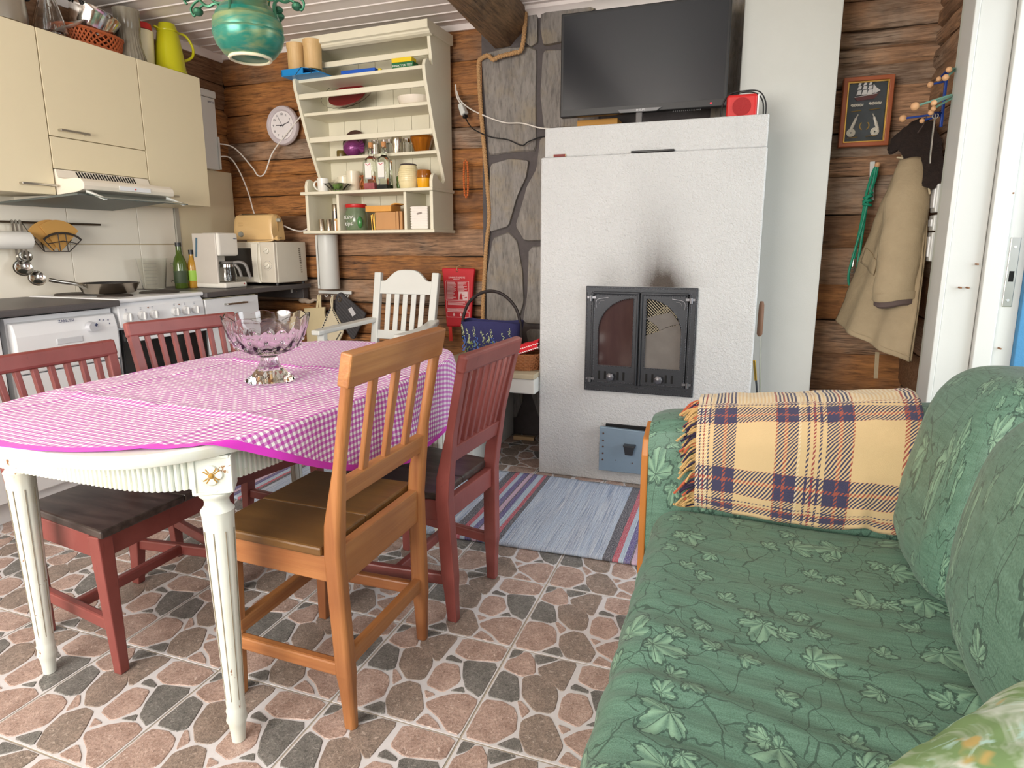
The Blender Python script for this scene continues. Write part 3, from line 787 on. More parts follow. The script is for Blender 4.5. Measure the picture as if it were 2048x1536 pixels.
# ================================================================ BENCH BESIDE THE STOVE
bench = thing('masonry_bench', 'white plastered bench with a sandy top between stove and slate', 'bench', (-.55, 1.55, 0))
MB().box(-.90, 1.262, .405, -.330, 1.898, .478).build('slab', PLASTER.mat, bench, bevel=.006)
MB().box(-.90, 1.285, 0, -.655, 1.898, .405).build('support', PLASTER.mat, bench, bevel=.006)
SAND = plain('sandy_stone_top', C8(180, 168, 142), .8, var=.12, vscale=14, bump=.3, bscale=120)
for x0, x1 in ((-.905, -.47), (-.466, -.330)): MB().box(x0, 1.252, .478, x1, 1.898, .502).build('top_slab', SAND, bench, bevel=.003)
tag(MB().bar((-.62, 1.80, .012), (-.50, 1.81, .012), .03, .02).build('kindling', plain('pale_stick', C8(190, 160, 120), .8)), 'short pale piece of wood on the floor under the bench', 'wood')
# navy bag painted with lupins
nb = thing('painted_bag', 'navy blue handbag painted with lupin flowers on the bench', 'bag', (-.66, 1.58, .502))
NAVY = plain('navy_felt', C8(44, 44, 92), .85, var=.12, vscale=20, bump=.3, bscale=160)
m = MB(); rings = []
for i in range(9):
    z = .503+.20*i/8; wx = .142+.026*i/8; wy = .058+.018*i/8
    rings.append([(-.67+wx*math.copysign(abs(math.cos(a))**.6, math.cos(a)), 1.60+wy*math.copysign(abs(math.sin(a))**.6, math.sin(a)), z+.005*math.sin(3*a)*(i/8)) for a in [2*PI*j/40 for j in range(40)]])
inn = [[(-.67+(p[0]+.67)*.95, 1.60+(p[1]-1.60)*.9, p[2]-(.0 if k == 8 else 0)) for p in r] for k, r in enumerate(rings)]
m.loft(rings+[inn[8], inn[4]], True)
nbb = m.build('body', NAVY, nb, smooth=True)
m = MB(); m.tube(smooth_path([(-.835, 1.585, .60), (-.832, 1.58, .70), (-.80, 1.58, .79), (-.74, 1.58, .842), (-.67, 1.58, .860), (-.60, 1.58, .842), (-.535, 1.58, .78), (-.508, 1.58, .70), (-.505, 1.585, .62)], 6), .0085, 8)
m.build('handle', plain('dark_strap', C8(36, 26, 26), .6), nb, smooth=True)
LUPB = plain('lupin_blue', C8(92, 132, 214), .7, var=.25, vscale=90); LUPG = plain('lupin_green', C8(122, 142, 82), .8, var=.25, vscale=90); LUPY = plain('lupin_tip', C8(196, 206, 160), .8)
random.seed(3)
def lupin(x, zb_, zt, big):
    f = MB(); n = int((zt-zb_)/.007)
    for i in range(n):
        t = i/n; z = zb_+(zt-zb_)*t; r = (.013*big)*(1-t)**.7+.0025
        f.mat(0 if t < .55 and big > .7 else 1)
        for k in range(2):
            dx = random.uniform(-r, r); y_ = 1.60-(.058+.018*(z-.503)/.2)*(1-abs((x+dx+.67)/.17)**3.2)**.3 if abs((x+dx+.67)/.17) < 1 else 1.6
            f.ball((x+dx+.006*math.sin(t*5), y_-.0015, z), .0038*(1-.4*t), 5)
    f.build('lupin', [LUPB, LUPY], nbb)
for x, a, b, g_ in ((-.815, .545, .690, 1), (-.785, .59, .668, .5), (-.742, .55, .684, 1), (-.70, .60, .662, .6), (-.668, .60, .652, .5), (-.645, .56, .672, 1), (-.585, .59, .655, .5), (-.548, .57, .68, .8)): lupin(x, a, b, g_)
f = MB()
for i in range(150):
    x = random.uniform(-.82, -.53); z = random.uniform(.51, .60)*1.0
    u_ = min(.97, abs((x+.67)/.165)); y_ = 1.60-(.058+.018*(z-.503)/.2)*(1-u_**3.2)**.3-.0015
    a = random.uniform(-1.2, 1.2); l = random.uniform(.010, .022)
    f.add([(x, y_, z), (x+l*.25*math.cos(a)+l*.5*math.sin(a), y_-.002, z+l*.5*math.cos(a)-l*.12), (x+l*math.sin(a), y_-.001, z+l*math.cos(a)), (x-l*.25*math.cos(a)+l*.5*math.sin(a), y_-.002, z+l*.5*math.cos(a)+l*.12)], [(0, 1, 2, 3)])
f.build('painted_leaves', LUPG, nbb, kind='stuff')
# wicker basket with a red cloth
wk = thing('wicker_basket', 'brown wicker basket holding a folded red cloth', 'basket', (-.42, 1.42, .502))
WICK = plain('brown_wicker', C8(146, 92, 54), .7, var=.3, vscale=60)
m = MB()
nst = 26
for k in range(9):
    z = .508+k*.0088; r = .078+.016*k/8
    pts = [(-.432+r*1.15*(1+.035*(1 if (j+k) % 2 else -1))*math.cos(2*PI*j/(nst*2)), 1.40+r*(1+.035*(1 if (j+k) % 2 else -1))*math.sin(2*PI*j/(nst*2)), z) for j in range(nst*2+1)]
    m.tube(pts, .0052, 5)
wb_ = m.build('weave', WICK, wk, smooth=True)
m = MB()
for j in range(nst):
    a = 2*PI*j/nst; m.cyl((-.432+.079*1.15*math.cos(a), 1.40+.079*math.sin(a), .503), (-.432+.096*1.15*math.cos(a), 1.40+.096*math.sin(a), .584), .0035, n=6)
m.build('stake', WICK, wk, smooth=True)
MB().lathe([(.001, 0), (.079, 0), (.08, .006), (.001, .008)], (-.432, 1.40, .5025), 24, Matrix.Diagonal((1.15, 1, 1))).build('base', WICK, wk)
rcl = thing('red_cloth', 'red cloth with a white stitched edge folded into the wicker basket', 'cloth', (-.40, 1.40, .58))
def cl(a, b):
    x = -.485+.148*a; y = 1.335+.13*b
    return (x, y, .592+.055*a*(1-.35*b)+.012*math.sin(7*b)+.006*fbm(x*20, y*20))
m = MB().grid(cl, 16, 12)
for i in range(16): pass
m.grid(lambda a, b: (-.485+.148*a, 1.335-.008*math.sin(b*PI), .592+.055*a-.034*b), 16, 4)
MB2 = m.build('fold', plain('red_cotton', C8(206, 32, 46), .85, var=.1), rcl, smooth=True, solid=.004)
m = MB()
for q in range(2):
    for i in range(15): m.ball((-.483+.145*i/14, 1.328, .586-.013*q*0+.052*i/14-.020*q), .0042, 6, 1.3, .6, .7)
m.build('stitched_edge', plain('white_yarn', C8(236, 226, 222), .9), rcl, smooth=True)
# ================================================================ RAG RUG
RUG = NT('rag_rug'); uvn = RUG.n('ShaderNodeUVMap').outputs[0]
su = RUG.n('ShaderNodeSeparateXYZ'); RUG.l(uvn, su.inputs[0])
wv = RUG.m('ADD', su.outputs[0], RUG.m('MULTIPLY', RUG.m('SUBTRACT', RUG.noise(RUG.v('MULTIPLY', uvn, (6, 3, 1)), 1.0, 2), .5), .008))
# repeat of .62 m : blue field .36, stripe group .26
fr_ = RUG.m('FRACT', RUG.m('DIVIDE', RUG.m('ADD', wv, .453), .595))
NVY = C8(44, 46, 66); RDD = C8(192, 52, 80); LBL = C8(176, 198, 218); PRP = C8(74, 58, 140); PNK = C8(206, 170, 196); BRD = C8(70, 50, 58)
stops = [(.0, NVY), (.055, RDD), (.090, LBL), (.125, PRP), (.164, BRD), (.170, PNK), (.202, BRD), (.208, PRP), (.245, LBL), (.288, RDD), (.314, NVY), (.350, (0, 0, 0, 1))]
band = RUG.ramp(fr_, stops, 'CONSTANT')
n1 = RUG.noise(RUG.v('MULTIPLY', uvn, (190, 4, 1)), 1.0, 3, .6)
n2 = RUG.noise(RUG.v('MULTIPLY', uvn, (25, 1.5, 1)), 1.0, 3, .6)
n3 = RUG.noise(RUG.v('MULTIPLY', uvn, (260, 200, 1)), 1.0, 2, .6)
field = RUG.mix(RUG.ramp(n1, [(.35, (0, 0, 0, 1)), (.65, (1, 1, 1, 1))]), C8(104, 128, 170), C8(222, 228, 236))
field = RUG.mix(RUG.ramp(n2, [(.35, (0, 0, 0, 1)), (.62, (.75, .75, .75, 1))]), field, C8(186, 204, 226))
isf = RUG.m('GREATER_THAN', fr_, .350)
c = RUG.mix(isf, RUG.mix(RUG.m('MULTIPLY', n1, .35), band, RUG.mix(.5, band, C8(230, 225, 225))), field)
c = RUG.mix(RUG.ramp(n3, [(.45, (0, 0, 0, 1)), (.7, (.45, .45, .45, 1))]), c, C8(236, 236, 240))
RUG.base(c); RUG.par(Roughness=.95)
RUG.bump(RUG.m('ADD', RUG.m('MULTIPLY', n1, 1.0), n3), .9, .008)
x0, x1, y0, y1 = -1.90, .80, .555, 1.262
def rg(a, b):
    x = x0+(x1-x0)*a; y = y0+(y1-y0)*b + .012*math.sin(x*3.1)*(1-b)
    return (x, y, .0075+.0025*fbm(x*5, y*5)+.002*math.sin(a*420)*0)
rug = MB().grid(rg, 160, 30, uv=lambda a, b: (x0+(x1-x0)*a, b*(y1-y0))).build('rag_rug', RUG.mat, smooth=True, solid=.010, fixn=False)
tag(rug, 'blue woven rag rug with dark, red, purple and pink stripes', 'rug')

# ================================================================ CHAIRS
REDW = NT('worn_red_paint'); co = REDW.co('Object')
n1 = REDW.noise(co, 9, 5); n2 = REDW.noise(REDW.co('Object', (60, 60, 12)), 1.0, 5, .7)
rb = REDW.mix(n1, C8(112, 52, 48), C8(150, 82, 76))
REDW.base(REDW.mix(REDW.ramp(n2, [(.62, (0, 0, 0, 1)), (.75, (.6, .6, .6, 1))]), rb, C8(70, 32, 28))); REDW.par(Roughness=.36); REDW.bump(n2, .12, .002)
DSEAT = NT('dark_worn_seat'); co = DSEAT.co('Object', (5, 40, 40))
n1 = DSEAT.noise(co, 1.0, 6, .65); DSEAT.base(DSEAT.mix(DSEAT.ramp(n1, [(.35, (0, 0, 0, 1)), (.7, (1, 1, 1, 1))]), C8(46, 38, 36), C8(84, 72, 68))); DSEAT.par(Roughness=.34); DSEAT.bump(n1, .15, .003)
PINE = wood('orange_pine', 2, C8(156, 96, 54), C8(190, 132, 80), C8(124, 72, 42), .40, 1.0, .15, 34)
PINEY = wood('orange_pine_rail', 1, C8(160, 100, 56), C8(194, 138, 84), C8(130, 76, 44), .40, 1.0, .15, 34)
PINEX = wood('orange_pine_side', 0, C8(156, 96, 54), C8(190, 132, 80), C8(124, 72, 42), .40, 1.0, .15, 34)
PSEAT = wood('brown_pine_seat', 0, C8(106, 74, 38), C8(134, 96, 50), C8(88, 60, 32), .36, 1.0, .12, 18)

def chair(label, loc, rotz, kind, hs, ht, fwd_w, bk_w, cr_w, depth, nslat, group):
    """chair in its own frame: +x is the way the sitter looks, origin on the floor under the middle of the back legs"""
    red = kind == 'red'
    LEG = REDW.mat if red else PINE; RAIL = REDW.mat if red else PINEY; SIDE = REDW.mat if red else PINEX
    ST_ = DSEAT.mat if red else PSEAT
    c = thing('dining_chair', label, 'chair', loc, rotz, group, local=True)
    lw = .036
    rake = -.085 if red else -.075          # backrest leans back above the seat
    foot = -.012
    def bx(z):   # x of the back post at height z
        if z < hs: return foot*(1-z/hs)
        return rake*((z-hs)/(ht-hs))**1.15
    def hw(z): return bk_w/2 + (cr_w-bk_w)/2*min(1, max(0, z/ht))
    for s_ in (-1, 1):
        m = MB(); rings = []
        for z in (0, .10, .14, hs-.12, hs-.02, hs+.05, hs+.18, ht-.12, ht-.04, ht-.004):
            wy = lw*(.72 if z < .05 else .85 if z < .12 else 1.0 if z < hs+.1 else .82)
            wx = .040*(.75 if z < .05 else .9 if z < .12 else 1.05 if z < hs+.1 else .62)
            x = bx(z); y = s_*hw(z)
            if red: ring = [(x-wx/2, y-wy/2, z), (x+wx/2, y-wy/2, z), (x+wx/2, y+wy/2, z), (x-wx/2, y+wy/2, z)]
            else:
                k = .007; ring = [(x-wx/2+k, y-wy/2, z), (x+wx/2-k, y-wy/2, z), (x+wx/2, y-wy/2+k, z), (x+wx/2, y+wy/2-k, z), (x+wx/2-k, y+wy/2, z), (x-wx/2+k, y+wy/2, z), (x-wx/2, y+wy/2-k, z), (x-wx/2, y-wy/2+k, z)]
            rings.append(ring)
        m.loft(rings); m.build('leg', LEG, c, bevel=.003)
        m = MB(); m.bar((depth+.012, s_*fwd_w/2*.98, 0), (depth, s_*fwd_w/2, hs-.02), .026, .026, up=(1, 0, 0), w1=.040, h1=.040); m.build('leg', LEG, c, bevel=.003)
    # seat of two boards with a small overhang
    so = .012
    for a, b in ((-1, .12), (.125, 1)):
        m = MB(); t = .022
        ya0, ya1 = a*(bk_w/2+.03), b*(bk_w/2+.03); yb0, yb1 = a*(fwd_w/2+.022), b*(fwd_w/2+.022)
        bxk = .012 if red else .022
        v = [(bxk, ya0, hs-t), (depth+.035, yb0, hs-t), (depth+.035, yb1, hs-t), (bxk, ya1, hs-t)]
        v += [(p[0], p[1], hs) for p in v]
        m.add(v, [(3, 2, 1, 0), (4, 5, 6, 7), (0, 1, 5, 4), (1, 2, 6, 5), (2, 3, 7, 6), (3, 0, 4, 7)])
        m.build('seat_board', ST_, c, bevel=.005)
    # aprons
    ah = .062
    za = hs-.022-ah/2
    MB().bar((depth, -fwd_w/2, za), (depth, fwd_w/2, za), .024, ah).build('apron', RAIL, c, bevel=.003)
    MB().bar((0, -bk_w/2, za), (0, bk_w/2, za), .024, ah+(.03 if not red else 0)).build('apron', RAIL, c, bevel=.003)
    for s_ in (-1, 1): MB().bar((0, s_*hw(za), za), (depth, s_*fwd_w/2, za), .022, ah).build('apron', SIDE, c, bevel=.003)
    # stretchers
    zst = .135 if red else .15
    for s_ in (-1, 1): MB().bar((bx(zst), s_*hw(zst), zst), (depth, s_*fwd_w/2*.99, zst), .022, .034).build('stretcher', SIDE, c, bevel=.005)
    if red: MB().bar((depth*.48, -(bk_w+fwd_w)/4, zst), (depth*.48, (bk_w+fwd_w)/4, zst), .022, .030).build('stretcher', RAIL, c, bevel=.005)
    else:
        zb_ = .17; MB().bar((bx(zb_), -hw(zb_), zb_), (bx(zb_), hw(zb_), zb_), .022, .038).build('stretcher', RAIL, c, bevel=.004)
        MB().bar((depth, -fwd_w/2, .185), (depth, fwd_w/2, .185), .022, .038).build('stretcher', RAIL, c, bevel=.004)
    # crest rail, lower rail and slats
    ch = .052 if red else .072
    z = ht-ch/2
    m = MB(); m.bar((bx(z), -hw(z)-(lw/2), z), (bx(z), hw(z)+(lw/2), z), .028, ch, up=(bx(ht)-bx(ht-.1), 0, .1)); m.build('crest_rail', RAIL, c, bevel=.008 if red else .004)
    zl_ = hs+(.115 if red else .125)
    MB().bar((bx(zl_), -hw(zl_), zl_), (bx(zl_), hw(zl_), zl_), .022, .05, up=(bx(zl_+.1)-bx(zl_), 0, .1)).build('lower_rail', RAIL, c, bevel=.003)
    for i in range(nslat):
        t = (i+1)/(nslat+1)*2-1
        zt = ht-ch+.004; zb_ = zl_+.02; zm = (zt+zb_)/2
        m = MB(); wq = .017 if red else .024
        rings = []
        for zz in (zb_, zm, zt):
            y = t*hw(zz); x = bx(zz); rings.append([(x-.007, y-wq/2, zz), (x+.007, y-wq/2, zz), (x+.007, y+wq/2, zz), (x-.007, y+wq/2, zz)])
        m.loft(rings); m.build('slat', LEG, c, bevel=.003)
    return c
chair('orange pine dining chair with a brown plank seat at the table', (-.262, -.222, 0), PI, 'pine', .452, .885, .350, .352, .395, .300, 3, None)
GRP = 'red painted dining chairs'
chair('red slatted chair standing between the orange chair and the rug', (-.205, .198, 0), PI+R(-4), 'red', .405, .812, .385, .268, .352, .345, 7, GRP)
chair('red slatted chair with a dark seat in front of the dishwasher', (-1.268, -.232, 0), R(-1), 'red', .405, .80, .40, .29, .38, .335, 7, GRP)
chair('red slatted chair in front of the stove and drawer cabinet', (-1.262, .238, 0), R(-11), 'red', .415, .842, .40, .29, .38, .335, 7, GRP)

# ================================================================ ROCKING CHAIR
rk = thing('rocking_chair', 'white painted rocking chair with slatted back and armrests', 'rocking chair', (-1.22, 1.45, .0125), 0, local=True)
# local frame: sitter looks towards -y
zc = Vector((0, 0, 0))
def post(s_, z):   # back posts lean backwards (+y)
    return (s_*(.172+.020*(z-.4)), .13+(z-.40)*.22, z)
for s_ in (-1, 1):
    m = MB(); m.bar(post(s_, .05), post(s_, .93), .040, .034, up=(0, 1, 0), w1=.042, h1=.034); m.build('back_post', WHITEP, rk, bevel=.005)
    m = MB(); m.bar((s_*.235, -.25, .05), (s_*.235, -.24, .64), .040, .036, up=(0, 1, 0)); m.build('front_post', WHITEP, rk, bevel=.005)
    m = MB(); n = 14; sec = [(-.032, -.012), (.032, -.012), (.032, .012), (-.032, .012)]
    rings = []
    for i in range(n+1):
        t = i/n; y = -.30+.50*t; x = s_*(.235-.045*t**1.5+.02*math.sin(t*PI)); z = .648-.006*math.sin(t*PI)+.02*t
        wq = 1.0 if .05 < t < .95 else .75
        rings.append([(x+a*wq, y, z+b) for a, b in sec])
    m.loft(rings); m.build('armrest', WHITEP, rk, bevel=.006)
    m = MB(); rings = []
    for i in range(21):
        t = i/20; y = -.42+.95*t; z = .018+.12*abs(t-.45)**2*2.2
        rings.append([(s_*.21-.014, y, z-.018), (s_*.21+.014, y, z-.018), (s_*.21+.014, y, z+.022), (s_*.21-.014, y, z+.022)])
    m.loft(rings); m.build('rocker', WHITEP, rk, bevel=.004)
# arched crest
m = MB(); top = []; bot = []
n = 24
for i in range(n+1):
    t = i/n*2-1
    u_ = max(0, 1-(abs(t)/.86)**2); zt = .885+.062*(u_*u_*(3-2*u_))
    top.append((t*.162, zt))
for i in range(n+1): bot.append((.162-2*.162*i/n, .812))
v = top+bot; k = len(v)
def yb(z): return .13+(z-.40)*.22
m.add([(a, yb(b)-.012, b) for a, b in v]+[(a, yb(b)+.012, b) for a, b in v], [tuple(range(k)), tuple(range(2*k-1, k-1, -1))]+[(i, (i+1) % k, k+(i+1) % k, k+i) for i in range(k)])
m.build('crest_rail', WHITEP, rk, bevel=.004)
MB().bar((-.165, yb(.585), .585), (.165, yb(.585), .585), .022, .05, up=(0, .22, 1)).build('lower_rail', WHITEP, rk, bevel=.004)
for i in range(5):
    x = -.108+.054*i
    MB().bar((x*.97, yb(.605), .605), (x, yb(.82), .82), .030, .010, up=(0, 1, 0)).build('slat', WHITEP, rk, bevel=.003)
for i in range(8): MB().box(-.205, -.27+.05*i, .385-.01*i*.5, .205, -.228+.05*i, .405-.01*i*.5).build('seat_slat', WHITEP, rk, bevel=.003)
for y_, z_ in ((-.24, .355), (.115, .34), (.09, .12), (-.24, .12)): MB().bar((-.22, y_, z_), (.22, y_, z_), .026, .04).build('rail', WHITEP, rk, bevel=.003)

# ================================================================ TABLE
AGEW = NT('aged_white_paint'); co = AGEW.co('Object')
n1 = AGEW.noise(co, 26, 6, .75, .6); n2 = AGEW.noise(co, 6, 3)
b = AGEW.mix(n2, C8(214, 220, 212), C8(228, 230, 220))
b = AGEW.mix(AGEW.ramp(n1, [(.635, (0, 0, 0, 1)), (.66, (1, 1, 1, 1))]), b, C8(142, 96, 58))
b = AGEW.mix(AGEW.ramp(AGEW.noise(co, 12, 3), [(.55, (0, 0, 0, 1)), (.8, (.45, .45, .45, 1))]), b, C8(206, 196, 160))
AGEW.base(b); AGEW.par(Roughness=.42); AGEW.bump(AGEW.noise(co, 50, 3), .12, .003)
TX, TY = -.783, 0.0
tbl = thing('dining_table', 'aged white oval dining table with fluted apron and round tapered legs', 'table', (TX, TY, 0), 0, local=True)
def outline(a_, b_, n_, N):
    o = []
    for i in range(N):
        a = 2*PI*i/N; c_, s_ = math.cos(a), math.sin(a)
        o.append((a_*math.copysign(abs(c_)**(2/n_), c_), b_*math.copysign(abs(s_)**(2/n_), s_)))
    return o
# resample to equal spacing
def resample(p, N):
    L = [0]
    for i in range(len(p)): L.append(L[-1]+math.dist(p[i], p[(i+1) % len(p)]))
    o = []
    k = 0
    for i in range(N):
        s_ = L[-1]*i/N
        while L[k+1] < s_: k += 1
        t = (s_-L[k])/max(1e-9, L[k+1]-L[k]); a = p[k]; b = p[(k+1) % len(p)]
        o.append((a[0]+(b[0]-a[0])*t, a[1]+(b[1]-a[1])*t))
    return o
TA, TB, TN = .412, .700, 3.6
topo = resample(outline(TA, TB, TN, 400), 160)
m = MB(); m.loft([[(x*k, y*k, z) for x, y in topo] for k, z in ((.975, .676), (.992, .680), (1.0, .690), (1.0, .700), (.99, .706))]); m.build('top', AGEW.mat, tbl, smooth=True)
apo = resample(outline(.352, .602, 5.0, 1600), 1120)
m = MB(); rings = []
for z in (.606, .676):
    rings.append([(x*(1+.016*(0, .8, 1, .8)[i % 4]), y*(1+.009*(0, .8, 1, .8)[i % 4]), z) for i, (x, y) in enumerate(apo)])
m.loft(rings, caps=False)
m.loft([[(x*.96, y*.97, z) for x, y in apo] for z in (.606, .676)], caps=False)
m.build('apron', AGEW.mat, tbl, smooth=False)
GOLD = plain('old_gold_paint', C8(176, 136, 62), .45, .3)
for i, (lx, ly) in enumerate(((.315, -.515), (-.318, -.498), (.320, .508), (-.318, .51))):
    sx_ = 1 if lx > 0 else -1; sy_ = 1 if ly > 0 else -1
    nrm = Vector((sx_, sy_*1.35, 0)).normalized(); side = Vector((-nrm.y, nrm.x, 0)); bc_ = Vector((lx, ly, 0))
    m = MB(); q = []
    for z in (.596, .676): q += [bc_+side*(.039*i)+nrm*(.032*j)+Vector((0, 0, z)) for i, j in ((-1, -1), (1, -1), (1, 1), (-1, 1))]
    m.add(q, [(3, 2, 1, 0), (4, 5, 6, 7), (0, 1, 5, 4), (1, 2, 6, 5), (2, 3, 7, 6), (3, 0, 4, 7)])
    blk = m.build('corner_block', AGEW.mat, tbl, bevel=.002)
    c0 = Vector((lx, ly, .637))+nrm*.0322; UPV = Vector((0, 0, 1))
    m = MB()
    for q in (-1, 1):
        m.bar(c0+side*(.034*q)-UPV*.039, c0+side*(.034*q)+UPV*.037, .008, .006, up=nrm)
        m.bar(c0+side*-.034+UPV*(.037*q), c0+side*.034+UPV*(.037*q), .006, .008, up=nrm)
    m.build('panel_frame', AGEW.mat, blk, bevel=.001)
    MF = Matrix((side, UPV, nrm)).transposed()
    m = MB()
    for k in range(4):
        a = PI/2*k; m.lathe([(.001, -.001), (.0105, -.001), (.0105, .002), (.0085, .0045), (.001, .0052)], c0+(side*math.cos(a)+UPV*math.sin(a))*.0115, 14, MF)
    m.build('carved_flower', AGEW.mat, blk, smooth=True)
    m = MB(); m.ball(c0+nrm*.004, .0062, 10)
    for k in range(4):
        a = PI/4+PI/2*k
        for dd in (-.2, .2):
            u_ = side*math.cos(a+dd)+UPV*math.sin(a+dd)
            m.bar(c0+u_*.007+nrm*.0045, c0+u_*.018+nrm*.0035, .0024, .002, up=nrm)
    m.build('gilded_centre', GOLD, blk)
    prof = [(.010, 0), (.0145, .001), (.0165, .03), (.0185, .045), (.0225, .055), (.0195, .070), (.0215, .078), (.0195, .084), (.0195, .092), (.0250, .30), (.0310, .53), (.0325, .548), (.0335, .552), (.0305, .556), (.0255, .562), (.0240, .572), (.0265, .580), (.0335, .586), (.0345, .591), (.030, .597)]
    m = MB(); m.lathe(prof, (lx, ly, 0), 36, wob=lambda a, i_, z: 1-(.05 if 8 < i_ < 11 and abs(((a*8/(2*PI)) % 1)-.5) < .14 else 0))
    m.build('leg', AGEW.mat, tbl, smooth=True)
    # thin darker bars paint the shade inside the leg's flutes
    m = MB()
    for k in range(8):
        a = 2*PI*(k+.5)/8
        m.bar((lx+.0197*math.cos(a), ly+.0197*math.sin(a), .11), (lx+.0305*math.cos(a), ly+.0305*math.sin(a), .51), .0016, .0016, up=(math.cos(a), math.sin(a), 0))
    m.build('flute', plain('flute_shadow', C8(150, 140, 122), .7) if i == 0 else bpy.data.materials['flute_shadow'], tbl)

# ================================================================ TABLECLOTH
GING = NT('gingham'); uvn = GING.n('ShaderNodeUVMap').outputs[0]
su = GING.n('ShaderNodeSeparateXYZ'); GING.l(uvn, su.inputs[0])
P_ = .0155
fu = GING.m('GREATER_THAN', GING.m('FRACT', GING.m('DIVIDE', su.outputs[0], P_)), .5)
fv = GING.m('GREATER_THAN', GING.m('FRACT', GING.m('DIVIDE', su.outputs[1], P_)), .5)
eu = GING.m('ABSOLUTE', GING.m('SUBTRACT', GING.m('FRACT', GING.m('DIVIDE', su.outputs[0], P_/2)), .5))
both = GING.m('MULTIPLY', fu, fv); one = GING.m('SUBTRACT', GING.m('ADD', fu, fv), GING.m('MULTIPLY', both, 2))
c = GING.mix(one, C8(236, 238, 236), C8(206, 140, 200))
c = GING.mix(both, c, C8(180, 62, 168))
c = GING.mix(GING.m('MULTIPLY', one, GING.m('MULTIPLY', fv, .35)), c, C8(150, 140, 150))
# solid magenta hem round the oval cloth
W2, L2 = .645, .86
er = GING.m('SQRT', GING.m('ADD', GING.m('POWER', GING.m('ABSOLUTE', GING.m('DIVIDE', su.outputs[0], W2)), 2.0), GING.m('POWER', GING.m('ABSOLUTE', GING.m('DIVIDE', su.outputs[1], L2)), 2.0)))
c = GING.mix(GING.m('GREATER_THAN', er, .976), c, C8(206, 44, 188))
GING.base(c); GING.par(Roughness=.75); GING.b.inputs['Sheen Weight'].default_value = .15
GING.bump(GING.noise(GING.v('SCALE', uvn, None, 900), 1.0, 2), .1, .001)
ang = R(-3); ccx, ccy = .020, .160
poly = topo
def sd(x, y):
    """signed distance to the table outline, nearest point"""
    best = 1e9; bp = None
    for i in range(0, 160):
        a = poly[i]; b = poly[(i+1) % 160]; dx, dy = b[0]-a[0], b[1]-a[1]
        t = max(0, min(1, ((x-a[0])*dx+(y-a[1])*dy)/(dx*dx+dy*dy))); px, py = a[0]+dx*t, a[1]+dy*t
        d = math.hypot(x-px, y-py)
        if d < best: best = d; bp = (px, py)
    ins = (abs(x)/TA)**TN+(abs(y)/TB)**TN < 1
    return (-best if ins else best), bp
def crease(u, v):
    h = 0
    for x0_, s_ in ((-.28, 1), (0.0, -1), (.28, 1)): h += .0068*s_*math.exp(-abs(u-x0_)/.018)
    for y0_, s_ in ((-.52, 1), (-.26, -1), (0.0, 1), (.26, -1), (.52, 1)): h += .0080*s_*math.exp(-abs(v-y0_)/.016)
    return h + .0028*fbm(u*6, v*6)
def clothp(a, b):
    u = W2*math.sin(PI/2*b)*math.cos(2*PI*a); v = L2*math.sin(PI/2*b)*math.sin(2*PI*a)
    x = ccx+u*math.cos(ang)-v*math.sin(ang); y = ccy+u*math.sin(ang)+v*math.cos(ang)
    d, bp = sd(x, y)
    if d <= 0:
        k = min(1, -d/.05)
        return (TX+x, TY+y, .7095+max(-.0015, crease(u, v)*(.25+.75*k)))
    nx, ny = (x-bp[0])/d, (y-bp[1])/d
    s_ = math.atan2(bp[1]/TB, bp[0]/TA)
    fold = (.010+.055*min(1, d/.2))*max(0, math.sin(s_*9+.6))*min(1, d/.06)
    r_ = .012
    if d < r_*PI/2: q = d/r_; ox = r_*math.sin(q); dz = r_*(1-math.cos(q))
    else: ox = r_+.10*(d-r_*PI/2)*.35; dz = r_+(d-r_*PI/2)*.96
    ox += fold*.5
    return (TX+bp[0]+nx*ox, TY+bp[1]+ny*ox, .7105-dz+.001)
tc = MB().grid(clothp, 240, 110, uv=lambda a, b: (W2*math.sin(PI/2*b)*math.cos(2*PI*a), L2*math.sin(PI/2*b)*math.sin(2*PI*a))).build('tablecloth', GING.mat, smooth=True, solid=.0012, fixn=False)
tag(tc, 'magenta and white gingham tablecloth with a bright hem', 'tablecloth')

# ================================================================ GLASS BOWL
BX, BY, BZ = -.715, -.045, .7125
CRY = glassy('cut_crystal', (.985, .98, .99, 1), .02, 1.5)
cb = thing('glass_bowl', 'cut glass footed bowl with a scalloped rim on the table', 'bowl', (BX, BY, BZ))
m = MB()
def sc_(a, i, z): return 1+ (.018*abs(math.sin(7*a)) if z > .11 else .03*math.cos(14*a)*(1 if .065 < z < .13 else .35))
outp = [(.002, .000), (.064, .000), (.068, .004), (.064, .010), (.048, .022), (.033, .040), (.024, .058), (.0215, .070), (.026, .076), (.060, .086), (.086, .103), (.101, .130), (.110, .158), (.117, .186)]
inp = [(.113, .186), (.106, .158), (.096, .132), (.080, .108), (.052, .094), (.002, .089)]
rings = []
for i, (r_, z) in enumerate(outp+inp):
    ring = []
    for j in range(112):
        a = 2*PI*j/112; rim = (i in (13, 14))
        zz = z+(.010*abs(math.sin(6*a))-.004 if rim else 0)
        rr = r_*sc_(a, i, z if i < 14 else 1)
        ring.append((BX+rr*math.cos(a), BY+rr*math.sin(a), BZ+zz))
    rings.append(ring)
m.loft(rings); m.build('bowl', CRY, cb, smooth=True)
m = MB()
for k in range(14):
    a = 2*PI*(k+.5)/14
    for z, r_ in ((.103, .0855), (.122, .0965)):
        m.ball((BX+r_*math.cos(a+(.22 if z > .11 else 0)), BY+r_*math.sin(a+(.22 if z > .11 else 0)), BZ+z), .0065, 6)
m.build('cut_facet', CRY, cb)
